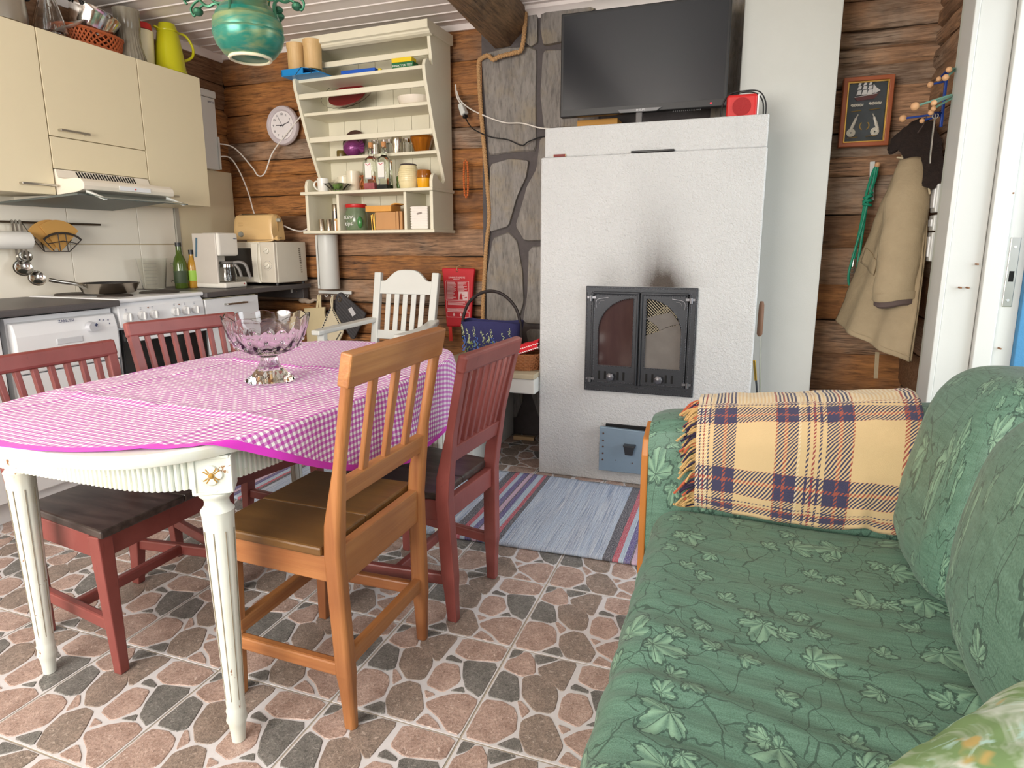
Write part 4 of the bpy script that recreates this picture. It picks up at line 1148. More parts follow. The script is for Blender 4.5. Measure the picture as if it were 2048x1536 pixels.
# ================================================================ SOFA
SF = NT('green_leaf_upholstery'); uvn = SF.n('ShaderNodeUVMap').outputs[0]
gl = SF.mix(SF.noise(SF.v('SCALE', uvn, None, 2.2), 1.0, 3), C8(60, 92, 76), C8(78, 114, 96))
weave = SF.m('ADD', SF.m('MULTIPLY', SF.noise(SF.v('MULTIPLY', uvn, (420, 700, 1)), 1.0, 2, .6), .6), SF.m('MULTIPLY', SF.noise(SF.v('MULTIPLY', uvn, (14, 160, 1)), 1.0, 3, .6), .4))
gl = SF.mix(SF.ramp(weave, [(.38, (0, 0, 0, 1)), (.66, (.75, .75, .75, 1))]), gl, C8(112, 150, 132))
def leaf_layer(base, scale, ofs, size):
    co = SF.v('ADD', SF.v('SCALE', uvn, None, scale), (ofs, ofs*1.7, 0))
    vo = SF.n('ShaderNodeTexVoronoi'); vo.voronoi_dimensions = '2D'; SF.l(co, vo.inputs['Vector']); vo.inputs['Scale'].default_value = 1.0; vo.inputs['Randomness'].default_value = .8
    loc = SF.v('SUBTRACT', co, vo.outputs['Position'])
    sp_ = SF.n('ShaderNodeSeparateXYZ'); SF.l(loc, sp_.inputs[0])
    sr_ = SF.n('ShaderNodeSeparateColor'); SF.l(vo.outputs['Color'], sr_.inputs[0])
    r_ = SF.v('LENGTH', loc); th = SF.m('ADD', SF.m('ARCTAN2', sp_.outputs[1], sp_.outputs[0]), SF.m('MULTIPLY', sr_.outputs[0], 6.28))
    lobes = SF.m('ABSOLUTE', SF.m('COSINE', SF.m('MULTIPLY', th, 2.5)))
    saw = SF.m('ABSOLUTE', SF.m('SINE', SF.m('MULTIPLY', th, 13.0)))
    wide = SF.m('ADD', .62, SF.m('MULTIPLY', SF.m('COSINE', th), .38))
    rad = SF.m('MULTIPLY', SF.m('MULTIPLY', SF.m('ADD', .45, SF.m('ADD', SF.m('MULTIPLY', lobes, .48), SF.m('MULTIPLY', saw, .10))), wide), size)
    d = SF.m('SUBTRACT', rad, r_)
    inside = SF.m('GREATER_THAN', d, 0)
    edge = SF.m('MULTIPLY', SF.m('LESS_THAN', SF.m('ABSOLUTE', d), .010*scale/4), 1.0)
    vein = SF.m('MULTIPLY', inside, SF.m('LESS_THAN', SF.m('MULTIPLY', SF.m('ABSOLUTE', SF.m('SINE', SF.m('MULTIPLY', th, 2.5))), r_), .012))
    sel = SF.m('GREATER_THAN', sr_.outputs[1], .25)
    leaf_fill = SF.m('MULTIPLY', SF.m('MULTIPLY', inside, sel), SF.m('ADD', .35, SF.m('MULTIPLY', SF.m('SINE', SF.m('MULTIPLY', th, 9.0)), .3)))  # paler leaf colour of the upholstery pattern
    c = SF.mix(leaf_fill, base, C8(142, 180, 152))
    c = SF.mix(SF.m('MULTIPLY', SF.m('MULTIPLY', SF.m('MAXIMUM', edge, vein), sel), .75), c, C8(36, 62, 54))
    return c
def vines(scale, wd, ofs, msk):
    dn = SF.noise(SF.v('SCALE', uvn, None, scale*.9), 1.0, 2, .5, 0, True)
    cv = SF.v('ADD', SF.v('ADD', SF.v('SCALE', uvn, None, scale), SF.v('SCALE', dn, None, 1.3)), (ofs, ofs, 0))
    vo = SF.n('ShaderNodeTexVoronoi'); vo.voronoi_dimensions = '2D'; vo.feature = 'DISTANCE_TO_EDGE'; SF.l(cv, vo.inputs['Vector']); vo.inputs['Scale'].default_value = 1.0
    ln = SF.m('LESS_THAN', vo.outputs['Distance'], wd)
    return SF.m('MULTIPLY', ln, SF.m('GREATER_THAN', SF.noise(SF.v('ADD', SF.v('SCALE', uvn, None, scale*.8), (ofs*2, 1, 0)), 1.0, 1), msk))
vine = SF.m('MAXIMUM', vines(9.0, .011, 1.3, .40), vines(19.0, .016, 5.1, .47))
gl = SF.mix(SF.m('MULTIPLY', vine, .65), gl, C8(34, 56, 48))
gl = leaf_layer(gl, 7.0, 0.3, .40)
gl = leaf_layer(gl, 12.0, 3.7, .36)
SF.base(gl); SF.par(Roughness=.55); SF.b.inputs['Sheen Weight'].default_value = .08
SF.bump(SF.m('ADD', weave, SF.m('MULTIPLY', vine, -.5)), .25, .002)
SWOOD = plain('honey_wood_trim', C8(176, 112, 50), .4, var=.1)

sofa = thing('sofa', 'green leaf patterned sofa with rounded back cushions', 'sofa', (.8, -.9, 0))
prof = [(.400, .10), (.375, .18), (.362, .27), (.360, .34), (.364, .385), (.378, .418), (.402, .436), (.44, .443), (.55, .440), (.70, .437), (.85, .438), (.98, .438), (1.06, .43)]
pp = smooth_path([(a, 0, b) for a, b in prof], 6); PL = [0]
for a, b in zip(pp[:-1], pp[1:]): PL.append(PL[-1]+(b-a).length)
YA, YB = .088, -2.15
def seat(a, b):
    k = a*(len(pp)-1); i = min(int(k), len(pp)-2); p = pp[i].lerp(pp[i+1], k-i); y = YA+(YB-YA)*b
    x, z = p.x, p.z
    w_ = min(1, max(0, (z-.33)/.10))
    amp = math.exp(-((y+.62)/.28)**2)
    yy = y+.30*(x-.36)*.55
    f_ = .0085*amp*(abs(math.sin(yy*23+1.6*fbm(x*3, y*2)))**.7-.5) + .0040*fbm(x*4, y*16) + .003*math.sin(yy*95+2*fbm(x*5, y*4))*amp
    end = min(1, (YA-y)/.04); z2 = z-(1-end)**2*.02
    sag = -.012*math.sin(min(1, max(0, (x-.40)/.55))*PI)*min(1, (YA-y)/.3)
    return (x-(.004*math.sin(yy*60)+.004*fbm(y*9, z*9))*(1-w_*.5)*.8, y, z2+(f_+sag)*w_)
sm = MB().grid(seat, 72, 230, uv=lambda a, b: (PL[min(len(PL)-1, int(a*(len(PL)-1)))], (YB-YA)*b))
sm.build('seat', SF.mat, sofa, smooth=True, fixn=False)
MB().box(.43, -2.15, .06, 1.20, .10, .40).build('base_frame', SWOOD, sofa)
# far arm
def arm_top(x): return .652+.085*max(0, min(1, (x-.34)/.75))
m = MB(); secs = []; N = 25
def armp(a, b):
    x = .338+.93*a; zt = arm_top(x)
    pth = [(.092, .12), (.092, .40), (.094, zt-.075), (.104, zt-.030), (.132, zt-.006), (.19, zt), (.26, zt-.008), (.298, zt-.04), (.305, zt-.10), (.305, .12)]
    q = b*(len(pth)-1); i = min(int(q), len(pth)-2); t = q-i
    k = 1-(max(0, .05-a)/.05)**2*.10
    y = pth[i][0]+(pth[i+1][0]-pth[i][0])*t; z = pth[i][1]+(pth[i+1][1]-pth[i][1])*t
    return (x, .198+(y-.198)*k, z-(1-k)*.10)
m.grid(armp, 40, 54, uv=lambda a, b: (.93*a+.31, b*.9+.22))
m.add([armp(0, b/54) for b in range(55)], [tuple(range(55))])
m.build('arm', SF.mat, sofa, smooth=True, fixn=False)
m = MB(); m.prism([(.098, .05), (.300, .05), (.300, .56), (.285, .60), (.20, .625), (.115, .60), (.098, .56)], 'x', .322, .340); m.build('arm_front', SWOOD, sofa, bevel=.004)
# back
def backp(a, b):
    y = -2.15+2.455*a
    pth = [(1.04, .40), (1.07, .60), (1.085, .72), (1.11, .762), (1.16, .775), (1.215, .765), (1.24, .72), (1.245, .10)]
    q = b*(len(pth)-1); i = min(int(q), len(pth)-2); t = q-i
    return (pth[i][0]+(pth[i+1][0]-pth[i][0])*t, y, pth[i][1]+(pth[i+1][1]-pth[i][1])*t)
MB().grid(backp, 40, 42, uv=lambda a, b: (a*2.455, b*.9)).build('back', SF.mat, sofa, smooth=True, fixn=False)
def pillow_geo(m, c, hx, hy, hz, e1=.55, e2=.5, lean=0, nu=64, nv=40, uvk=None, wr=.003, seed=0):
    def sg(v, e): return math.copysign(abs(v)**e, v)
    def f(a, b):
        th = 2*PI*a-PI; ph = PI*b-PI/2
        dx = hx*sg(math.cos(ph), e1)*sg(math.cos(th), e2); dy = hy*sg(math.cos(ph), e1)*sg(math.sin(th), e2); dz = hz*sg(math.sin(ph), e1)
        n = wr*fbm(dy*14+seed, dz*14, seed)+wr*.6*math.sin(dy*70+dz*40)*math.exp(-((dz+.1)/.12)**2)
        return (c[0]+dx*(1+n/hx)+lean*dz, c[1]+dy, c[2]+dz)
    m.grid(f, nu, nv, uv=uvk or (lambda a, b: (hy*2*math.sin(2*PI*a-PI)*1.0+seed, hz*2*b*1.1)))
for yc, hy, hx, zc_, hz in ((-.078, .185, .115, .640, .222), (-.60, .362, .125, .655, .225), (-1.36, .385, .125, .655, .225)):
    m = MB(); pillow_geo(m, (1.010, yc, zc_), hx, hy, hz, .62, .50, .17, seed=yc*3)
    m.build('back_cushion', SF.mat, sofa, smooth=True, fixn=False)
for x, y in ((.47, .05), (1.15, .2), (.47, -2.0), (1.15, -2.0)): MB().cyl((x, y, 0), (x, y, .07), .022, .026, 12).build('foot', SWOOD, sofa)

# ================================================================ PLAID BLANKET
PL_ = NT('wool_plaid'); uvn = PL_.n('ShaderNodeUVMap').outputs[0]
su = PL_.n('ShaderNodeSeparateXYZ'); PL_.l(uvn, su.inputs[0])
TAN = C8(214, 186, 140); NV = C8(28, 36, 84); RU = C8(158, 70, 58); CR = C8(222, 206, 174); DR = C8(150, 52, 60)
NVG = NV
U = [(0, CR), (.012, NV), (.022, CR), (.032, DR), (.04, CR), (.055, NV), (.065, TAN), (.085, NV), (.130, RU), (.146, NV), (.190, TAN), (.375, RU), (.381, NV), (.412, RU), (.428, NV), (.475, CR), (.485, TAN), (.512, NV), (.525, TAN), (.540, DR), (.552, TAN), (.568, NV), (.582, TAN), (.600, NV), (.650, RU), (.666, NV), (.710, RU), (.715, TAN)]
U2 = [(0, TAN), (.925, RU), (.945, NV), (.97, RU), (.985, NV)]
V = [(0, CR), (.02, DR), (.03, CR), (.05, NV), (.06, TAN), (.085, NV), (.155, RU), (.178, NV), (.240, RU), (.245, TAN), (.63, RU), (.635, NV), (.700, RU), (.722, NV), (.795, RU), (.80, TAN), (.86, NV), (.875, TAN), (.89, RU), (.91, NV), (.95, TAN)]
u1 = PL_.ramp(su.outputs[0], U, 'CONSTANT'); u2 = PL_.ramp(su.outputs[0], U2, 'CONSTANT')
uc = PL_.mix(PL_.m('GREATER_THAN', su.outputs[0], .72), u1, u2)
vc = PL_.ramp(su.outputs[1], V, 'CONSTANT')
tw = PL_.m('GREATER_THAN', PL_.m('FRACT', PL_.m('ADD', PL_.m('MULTIPLY', su.outputs[0], 56), PL_.m('MULTIPLY', su.outputs[1], 34))), .5)
c = PL_.mix(tw, uc, vc)
fz = PL_.noise(PL_.v('MULTIPLY', uvn, (420, 240, 1)), 1.0, 3, .7)
c = PL_.mix(PL_.ramp(fz, [(.35, (0, 0, 0, 1)), (.75, (.5, .5, .5, 1))]), c, PL_.mix(.25, c, C8(236, 214, 176)))
PL_.base(c); PL_.par(Roughness=.95); PL_.b.inputs['Sheen Weight'].default_value = .15; PL_.bump(fz, .6, .003)
bl = thing('plaid_blanket', 'tan and navy plaid wool blanket folded over the sofa arm', 'blanket', (.7, .15, .4))
BXA, BXB = .462, .925
def blp(a, b, o=0.0):
    x = BXA+(BXB-BXA)*a; zt = arm_top(x)
    pth = [(.076, .452), (.066, .50), (.062, .57), (.064, zt-.05), (.080, zt-.004), (.118, zt+.026), (.17, zt+.034), (.235, zt+.030), (.30, zt+.0), (.332, zt-.06), (.335, .50)]
    q = (1-b)*(len(pth)-1); i = min(int(q), len(pth)-2); t = q-i
    t = t*t*(3-2*t)*.3+t*.7
    y = pth[i][0]+(pth[i+1][0]-pth[i][0])*t; z = pth[i][1]+(pth[i+1][1]-pth[i][1])*t
    bulge = .008*math.sin(a*PI)*(1 if q < 4 else .3)
    low = max(0, 1-q/2.2)
    z += -.010*low*math.sin(a*2.6)+.004*fbm(x*14, q*2)+(.012*math.exp(-((a-.80)/.05)**2)*low)
    y += -bulge+.004*fbm(x*9, z*9, 4)-.010*math.exp(-((a-.78)/.03)**2)*low + (.004 if q < 4 else 0)
    x += .012*math.sin(b*3)*(a-.5)
    return (x, y-o, z)
# arc-like v so that the pattern sits on the hanging side: v=0 crest .. 1 bottom edge
m = MB(); m.grid(blp, 60, 60, uv=lambda a, b: (a, max(0, min(1, (b-.47)/.53))))
m.build('cloth', PL_.mat, bl, smooth=True, solid=.012, fixn=False)
FT = [plain('fringe_tan', C8(186, 152, 100), .95), plain('fringe_navy', C8(44, 34, 60), .95), plain('fringe_rust', C8(176, 88, 62), .95)]
random.seed(11)
m = MB()
for i in range(74):
    b = .40+.6*i/73
    p = Vector(blp(0, b, .004)); m.mat(random.choice((0, 0, 1, 2, 1)) if (i//9) % 2 == 0 else random.choice((0, 0, 0, 1)))
    l = random.uniform(.035, .055); dx = -random.uniform(.45, .95)*l; dz = -random.uniform(.35, .9)*l
    q = p+Vector((dx*.5, -random.uniform(.0, .012), dz*.25)); r_ = p+Vector((dx, -random.uniform(0, .014), dz))
    r_.z = max(r_.z, .452)
    if p.z-l < .45: r_.z = .450+random.uniform(0, .008)
    m.tube(smooth_path([p, q, r_], 3), [.0022, .0024, .0024, .0026, .0026, .0028, .0034], 5)
m.build('fringe', FT, bl, smooth=True, kind='stuff')

# ================================================================ NEAR CUSHION
CU = NT('leaf_print_cotton'); uvn = CU.n('ShaderNodeUVMap').outputs[0]
n1 = CU.noise(CU.v('MULTIPLY', uvn, (9, 5, 1)), 1.0, 4, .6, 1.5); n2 = CU.noise(CU.v('MULTIPLY', uvn, (16, 12, 1)), 1.0, 3, .6, 2)
c = CU.mix(CU.ramp(n1, [(.34, (0, 0, 0, 1)), (.50, (1, 1, 1, 1))]), C8(214, 222, 216), C8(116, 146, 96))
c = CU.mix(CU.ramp(n2, [(.55, (0, 0, 0, 1)), (.66, (1, 1, 1, 1))]), c, C8(170, 204, 194))
c = CU.mix(CU.ramp(CU.noise(CU.v('ADD', CU.v('SCALE', uvn, None, 18), (3, 3, 0)), 1.0, 2), [(.62, (0, 0, 0, 1)), (.68, (1, 1, 1, 1))]), c, C8(182, 160, 96))
CU.base(c); CU.par(Roughness=.8); CU.bump(n2, .15, .004)
cu = thing('throw_cushion', 'pale green leaf print cushion at the near end of the sofa', 'cushion', (.84, -.97, .50))
QA, QB, QC, QD = Vector((.608, -.942, .576)), Vector((.948, -.602, .606)), Vector((1.08, -.935, .758)), Vector((.74, -1.26, .70))
qn = (QB-QA).cross(QD-QA).normalized()
if qn.z < 0: qn = -qn
def cush(a, b, sgn):
    u, v = a*2-1, b*2-1
    e = (1-abs(u)**2.6)*(1-abs(v)**2.6)
    a2 = .5+(a-.5)*(1-.05*(1-v*v)); b2 = .5+(b-.5)*(1-.05*(1-u*u))
    p = QA.lerp(QB, a2).lerp(QD.lerp(QC, a2), b2)
    return p+qn*(sgn*.070*max(0, e)**.55+.006*fbm(u*4, v*4, sgn))
m = MB()
for sgn in (-1, 1): m.grid(lambda a, b, s_=sgn: cush(a, b, s_), 36, 36, uv=lambda a, b: (a*.47, b*.45))
cuo = m.build('cover', CU.mat, cu, smooth=True, fixn=False)
m = MB(); pts = [cush(*q, 0) for q in [(i/40, 0) for i in range(40)]+[(1, i/40) for i in range(40)]+[(1-i/40, 1) for i in range(40)]+[(0, 1-i/40) for i in range(41)]]
m.tube(pts, .007, 8); m.build('piping', plain('white_piping', C8(226, 230, 228), .8), cuo, smooth=True)
INK = plain('navy_ink', C8(38, 92, 136), .7)
c_ = cush(.80, .22, 1); xd = (QB-QA).normalized(); yd = (QD-QA).normalized()
text('NA', INK, .085, frame(c_+qn*.010, xd, yd+qn*.55), cuo)
# ================================================================ KITCHEN: base units
XF = -2.118          # front plane of the units
def bar_handle(parent, x, y0, y1, z, mat=STEEL):
    m = MB(); m.bar((x+.024, y0, z), (x+.024, y1, z), .010, .010)
    for y in (y0+.008, y1-.008): m.bar((x-.001, y, z), (x+.026, y, z), .010, .010)
    return m.build('handle', mat, parent, bevel=.002)
bc = thing('base_cabinet', 'white base cabinet at the left edge beside the dishwasher', 'cabinet', (-2.4, -.4, 0))
MB().box(-2.70, -.90, .10, XF-.02, .120, .818).build('body', WHITE, bc)
for a, b in ((-.895, -.39), (-.385, .117)): MB().box(XF-.019, a, .10, XF, b, .812).build('door', WHITE, bc, bevel=.002)
MB().box(-2.65, -.90, 0, XF-.06, .12, .10).build('plinth', WHITE, bc)
# dishwasher
dw = thing('dishwasher', 'white slim dishwasher with a rotary knob under the worktop', 'dishwasher', (-2.4, .36, 0))
MB().box(-2.70, .155, .04, XF-.03, .603, .815).build('body', WHITE, dw)
MB().box(-2.66, .128, .05, XF-.06, .155, .80).build('side_gap', DGREY, dw)
MB().box(XF-.03, .160, .10, XF, .600, .585).build('door', WHITE, dw, bevel=.006)
m = MB(); m.prism([(XF-.03, .590), (XF+.006, .590), (XF+.012, .64), (XF+.010, .74), (XF-.004, .792), (XF-.03, .798)], 'y', .160, .600); dcp = m.build('control_panel', WHITE, dw, bevel=.006)
MB().box(XF+.004, .318, .690, XF+.0135, .430, .716).build('handle_recess', plain('recess_white', C8(206, 208, 212), .4), dcp, bevel=.003)
m = MB(); m.cyl((XF+.008, .472, .748), (XF+.030, .472, .748), .024, .020, 28); m.build('knob', plain('silver_knob', C8(206, 208, 214), .3, .3), dcp, smooth=True)
MB().bar((XF+.031, .478, .752), (XF+.031, .486, .760), .006, .008).build('knob_mark', plain('navy_mark', C8(48, 56, 88), .4), dcp)
LET = plain('navy_print', C8(70, 76, 110), .5)
for k, (y, z) in enumerate(((.515, .770), (.532, .768), (.555, .766), (.560, .750), (.560, .742))):
    MB().box(XF+.0075, y, z, XF+.0085, y+.005, z+.005).build('indicator', LET, dcp)
YZ = frame((XF+.0055, .372, .785), (0, 1, 0), (-.2, 0, 1))
text('ZANUSSI', LET, .017, YZ, dcp)
MB().box(-2.66, .16, .02, XF-.07, .60, .10).build('plinth', WHITE, dw)
# stove
sv = thing('electric_stove', 'white electric stove with six grey knobs and a black oven door', 'stove', (-2.4, .866, 0))
Y0, Y1 = .620, 1.113
MB().box(-2.70, Y0, .03, XF-.02, Y1, .836).build('body', WHITE, sv, bevel=.003)
m = MB(); m.prism([(XF-.02, .722), (XF+.002, .722), (XF-.004, .812), (XF-.02, .836)], 'y', Y0, Y1); scp = m.build('control_panel', WHITE, sv, bevel=.004)
MB().box(-2.705, Y0-.002, .836, XF+.002, Y1+.004, .856).build('hob', WHITE, sv, bevel=.008, seg=3)
KN = plain('knob_grey', C8(206, 206, 206), .4)
for y in (.660, .735, .800, .925, .990, 1.050):
    m = MB(); m.cyl((XF-.002, y, .768), (XF+.018, y, .768), .0225, .019, 24); kb = m.build('knob', KN, scp, smooth=True)
    MB().box(XF+.017, y-.0035, .750, XF+.026, y+.0035, .787).build('grip', plain('knob_grip', C8(226, 226, 224), .4) if y < .67 else bpy.data.materials['knob_grip'], kb, bevel=.002)
for y in (.775, .955): MB().ball((XF-.001, y, .803), .0035, 8).build('pilot_light', plain('amber_lens', C8(120, 74, 40), .3) if y < .8 else bpy.data.materials['amber_lens'], scp)
m = MB()
for y in (.660, .735, .800, .925, .990, 1.050): m.box(XF-.0035, y-.004, .799, XF-.0005, y+.004, .800); m.box(XF-.0035, y-.004, .806, XF-.0005, y+.004, .807)
m.build('dial_print', LET, scp, kind='stuff')
OV = plain('black_oven_glass', C8(34, 33, 34), .12)
od = MB().box(XF-.02, Y0+.004, .21, XF+.002, Y1-.004, .712).build('oven_door', OV, sv, bevel=.003)
MB().box(XF+.003, Y0+.02, .655, XF+.034, Y1-.02, .690).build('handle', WHITE, od, bevel=.006)
MB().box(XF-.02, Y0+.004, .04, XF, Y1-.004, .205).build('drawer', WHITE, sv, bevel=.003)
PLT = plain('hob_plate', C8(66, 58, 52), .6, .3, var=.15)
for x, y, r_ in ((-2.275, .735, .075), (-2.275, .985, .092), (-2.55, .745, .092), (-2.55, .985, .075)):
    MB().lathe([(.01, 0), (r_, 0), (r_, .006), (r_-.008, .009), (.012, .009)], (x, y, .8555), 36).build('hot_plate', PLT, sv, smooth=True)
# drawer cabinet
dc = thing('drawer_cabinet', 'white kitchen drawer cabinet right of the stove', 'cabinet', (-2.4, 1.32, 0))
MB().box(-2.70, 1.119, .08, XF-.02, 1.520, .815).build('body', CREAM, dc)
for k, (a, b) in enumerate(((.660, .812), (.512, .655), (.330, .507), (.10, .325))):
    d_ = MB().box(XF-.019, 1.122, a, XF, 1.517, b).build('drawer', WHITE, dc, bevel=.002)
    bar_handle(d_, XF, 1.250, 1.405, b-.034)
MB().box(-2.66, 1.12, 0, XF-.06, 1.52, .08).build('plinth', WHITE, dc)
MB().box(-2.735, 1.56, 0, -2.715, 2.03, .82).build('corner_panel', CREAM, wall_left)
# worktops
for a, b, lab in ((-.90, .617, 'dark grey worktop over the dishwasher, left of the stove'), (1.117, 1.995, 'dark grey worktop carrying the coffee maker and microwave')):
    m = MB(); m.box(-2.715, a, .824, -2.098, b, .852); tag(m.build('worktop', DGREY, bevel=.006, seg=3), lab, 'worktop')
lg = thing('worktop_bracket', 'dark grey ledger board under the worktop end by the hooks', 'bracket', (-2.32, 1.99, .75))
MB().box(-2.51, 1.962, .755, -2.14, 2.012, .822).build('board', DGREY, lg, bevel=.002)
m = MB(); m.box(-2.235, 1.957, .79, -2.222, 1.964, .812); m.build('plate', WHITEP, lg)
m = MB()
for x in (-2.40, -2.19): m.ball((x, 1.961, .80), .004, 8)
m.build('screw', STEEL, lg)

# ================================================================ KITCHEN: upper units
UX = -2.42
def upper(label, y0, y1, parts, hy):
    t = thing('kitchen_cabinet', label, 'cabinet', (-2.55, (y0+y1)/2, 1.32), group='upper kitchen cabinets')
    zb_ = min(p[0] for p in parts)
    MB().box(-2.72, y0, zb_, UX-.019, y1, 2.032).build('body', CREAM, t)
    for k, (a, b, hd) in enumerate(parts):
        d_ = MB().box(UX-.018, y0+.0015, a+.001, UX, y1-.0015, b-.001).build('door', CREAM, t, bevel=.0015)
        if hd is not None: bar_handle(d_, UX, hy[0], hy[1], hd)
    return t
upper('cream wall cabinet at the left edge above the paper roll', .02, .619, [(1.322, 2.034, 1.362)], (.46, .61))
upper('cream wall cabinet directly above the extractor hood', .621, 1.117, [(1.583, 2.034, 1.612), (1.440, 1.581, None)], (.66, .80))
upper('cream wall cabinet at the right end below the thermos jug', 1.119, 1.525, [(1.320, 2.034, 1.362)], (1.14, 1.28))
hood = thing('extractor_hood', 'white slim extractor hood with a tinted glass visor', 'cooker hood', (-2.5, .87, 1.3))
pf = [(-2.72, 1.30), (-2.72, 1.438), (UX+.003, 1.438), (UX+.012, 1.402), (-2.37, 1.393), (-2.30, 1.396), (-2.268, 1.392), (-2.252, 1.380), (-2.247, 1.362), (-2.252, 1.345), (-2.30, 1.333)]
m = MB(); m.prism(pf, 'y', .625, 1.113); m.build('body', plain('hood_white', C8(230, 222, 206), .32), hood, bevel=.003)
for k in range(22):
    y = .72+k*.0142; MB().bar((UX+.0050, y, 1.434), (UX+.0125, y+.010, 1.405), .005, .003, up=(1, 0, .3)).build('slot', DARKHOLE, hood)
MB().box(-2.2490, .80, 1.352, -2.2455, .97, 1.372).build('switch_panel', WHITE, hood, bevel=.001)
MB().ball((-2.2460, .885, 1.362), .004, 8).build('red_button', RED, hood)
VIS = NT('smoked_visor'); VIS.base((.30, .36, .34, 1)); VIS.par(Roughness=.08, IOR=1.45, Alpha=1.0); VIS.b.inputs['Transmission Weight'].default_value = .75
m = MB(); m.add([(-2.26, .60, 1.322), (-2.26, 1.11, 1.322), (-2.70, 1.113, 1.286), (-2.70, .52, 1.286)], [(0, 1, 2, 3)]); m.build('filter_panel', plain('filter_grey', C8(98, 104, 100), .45, .3), hood, solid=.008)
m = MB(); m.add([(-2.262, .64, 1.330), (-2.262, 1.10, 1.330), (-2.15, 1.10, 1.302), (-2.15, .64, 1.302)], [(0, 1, 2, 3)]); m.build('visor', VIS.mat, hood, solid=.004)
for y in (.655, 1.085): MB().bar((-2.27, y, 1.338), (-2.16, y, 1.300), .016, .010).build('visor_arm', WHITEP, hood, bevel=.002)

# ================================================================ ON THE TILED WALL
rail = thing('utensil_rail', 'dark steel utensil rail across the wall tiles', 'rail', (-2.70, .6, 1.2))
MB().cyl((-2.690, -.2, 1.205), (-2.690, 1.025, 1.205), .0055, n=10).build('bar', plain('rail_dark', C8(84, 70, 56), .4, .6), rail, smooth=True)
for y in (.30, .95): MB().cyl((-2.722, y, 1.205), (-2.69, y, 1.205), .005, n=8).build('holder', STEEL, rail)
pr_ = thing('paper_roll', 'white paper roll on the rail at the left edge', 'paper roll', (-2.64, .5, 1.09))
MB().lathe([(.012, 0), (.040, 0), (.041, .01), (.041, .235), (.040, .245), (.012, .245)], (-2.640, .615, 1.120), 28, Matrix.Rotation(R(90), 3, 'X')).build('roll', plain('white_paper', C8(240, 238, 232), .8), pr_, smooth=True)
m = MB(); m.tube([(-2.69, .628, 1.20), (-2.66, .628, 1.165), (-2.64, .628, 1.12)], .003, 6); m.tube([(-2.64, .628, 1.12), (-2.64, .36, 1.12)], .004, 6)
m.build('bracket', STEEL, pr_, smooth=True)
for k, (y, l, tilt, zz) in enumerate(((.597, .15, 0, .0), (.578, .205, -.006, 0), (.610, .255, .012, .0))):
    lab = ('small steel ladle hanging highest on the tiled wall', 'steel ladle hanging in the middle below the paper roll', 'steel serving ladle hanging lowest below the paper roll')[k]
    t = thing('ladle', lab, 'ladle', (-2.68, y, 1.0), group='steel ladles on the rail')
    zb_ = 1.205-l-.01; yb_ = y+tilt+.012
    m = MB(); m.bar((-2.684+.004*k, y, 1.21), (-2.680+.004*k, yb_-.008, zb_+.02), .011, .003, up=(1, 0, 0)); m.torus((-2.686+.004*k, y, 1.205), .009, .002, Matrix.Rotation(R(90), 3, 'X'), 14, 6)
    m.build('stem', STEEL, t, smooth=True)
    r_ = (.028, .040, .038)[k]
    m = MB(); m.lathe([(.002, -.016), (r_*.6, -.013), (r_*.9, -.004), (r_, .004), (r_*.95, .004), (r_*.85, -.002), (r_*.55, -.010), (.002, -.013)], (-2.672+.010*k, yb_, zb_), 24, Matrix.Rotation(R(72), 3, 'Y') @ Matrix.Rotation(R(15), 3, 'Z') @ Matrix.Diagonal((1.0, 1.15, 1)))
    m.build('bowl', CHROME, t, smooth=True)
FIL = plain('brown_filter_paper', C8(208, 158, 86), .85, var=.05)
for k in range(2):
    y0 = .66+.028*k
    pts = [(y0+.075, 1.065)] + [(y0+.075+.135*math.cos(a), 1.075+.145*math.sin(a)) for a in [R(36+18-14*k)+R(88)*i/12 for i in range(13)]]
    m = MB(); m.prism(pts, 'x', -2.660+.010*k, -2.655+.010*k)
    tag(m.build('coffee_filter', FIL), ('brown paper coffee filter at the back of the wire holder', 'brown paper coffee filter at the front of the wire holder')[k], 'coffee filter', 'coffee filters in the wire holder')
fh = thing('filter_holder', 'dark wire holder for coffee filters on the tiled wall', 'wire holder', (-2.65, .78, 1.06))
WIRE = plain('dark_wire', C8(72, 66, 62), .45, .5)
for x, o in ((-2.634, 0), (-2.676, -.02)):
    arcp = [(x, .775+.105*math.cos(R(152)-R(124)*i/14)+o, 1.095+.062*math.sin(R(152)-R(124)*i/14)) for i in range(15)]
    MB().tube(arcp, .0055 if o == 0 else .003, 6).build('band', WIRE, fh, smooth=True)
    MB().tube([(x, .682+o, 1.124), (x, .725+o, 1.068), (x, .80+o, 1.066), (x, .868+o, 1.124)], .0026, 6).build('wire', WIRE, fh, smooth=True)
    if o == 0:
        for y in (.752, .79): MB().tube([(x, y, 1.155), (x, y+.004, 1.066)], .0024, 6).build('wire', WIRE, fh)
        MB().tube([(x, .70, 1.105), (x, .775, 1.118), (x, .85, 1.105)], .0022, 6).build('wire', WIRE, fh, smooth=True)
for y in (.73, .80): MB().tube([(-2.634, y, 1.067), (-2.68, y-.02, 1.067), (-2.70, y-.02, 1.12)], .0026, 6).build('wire', WIRE, fh, smooth=True)

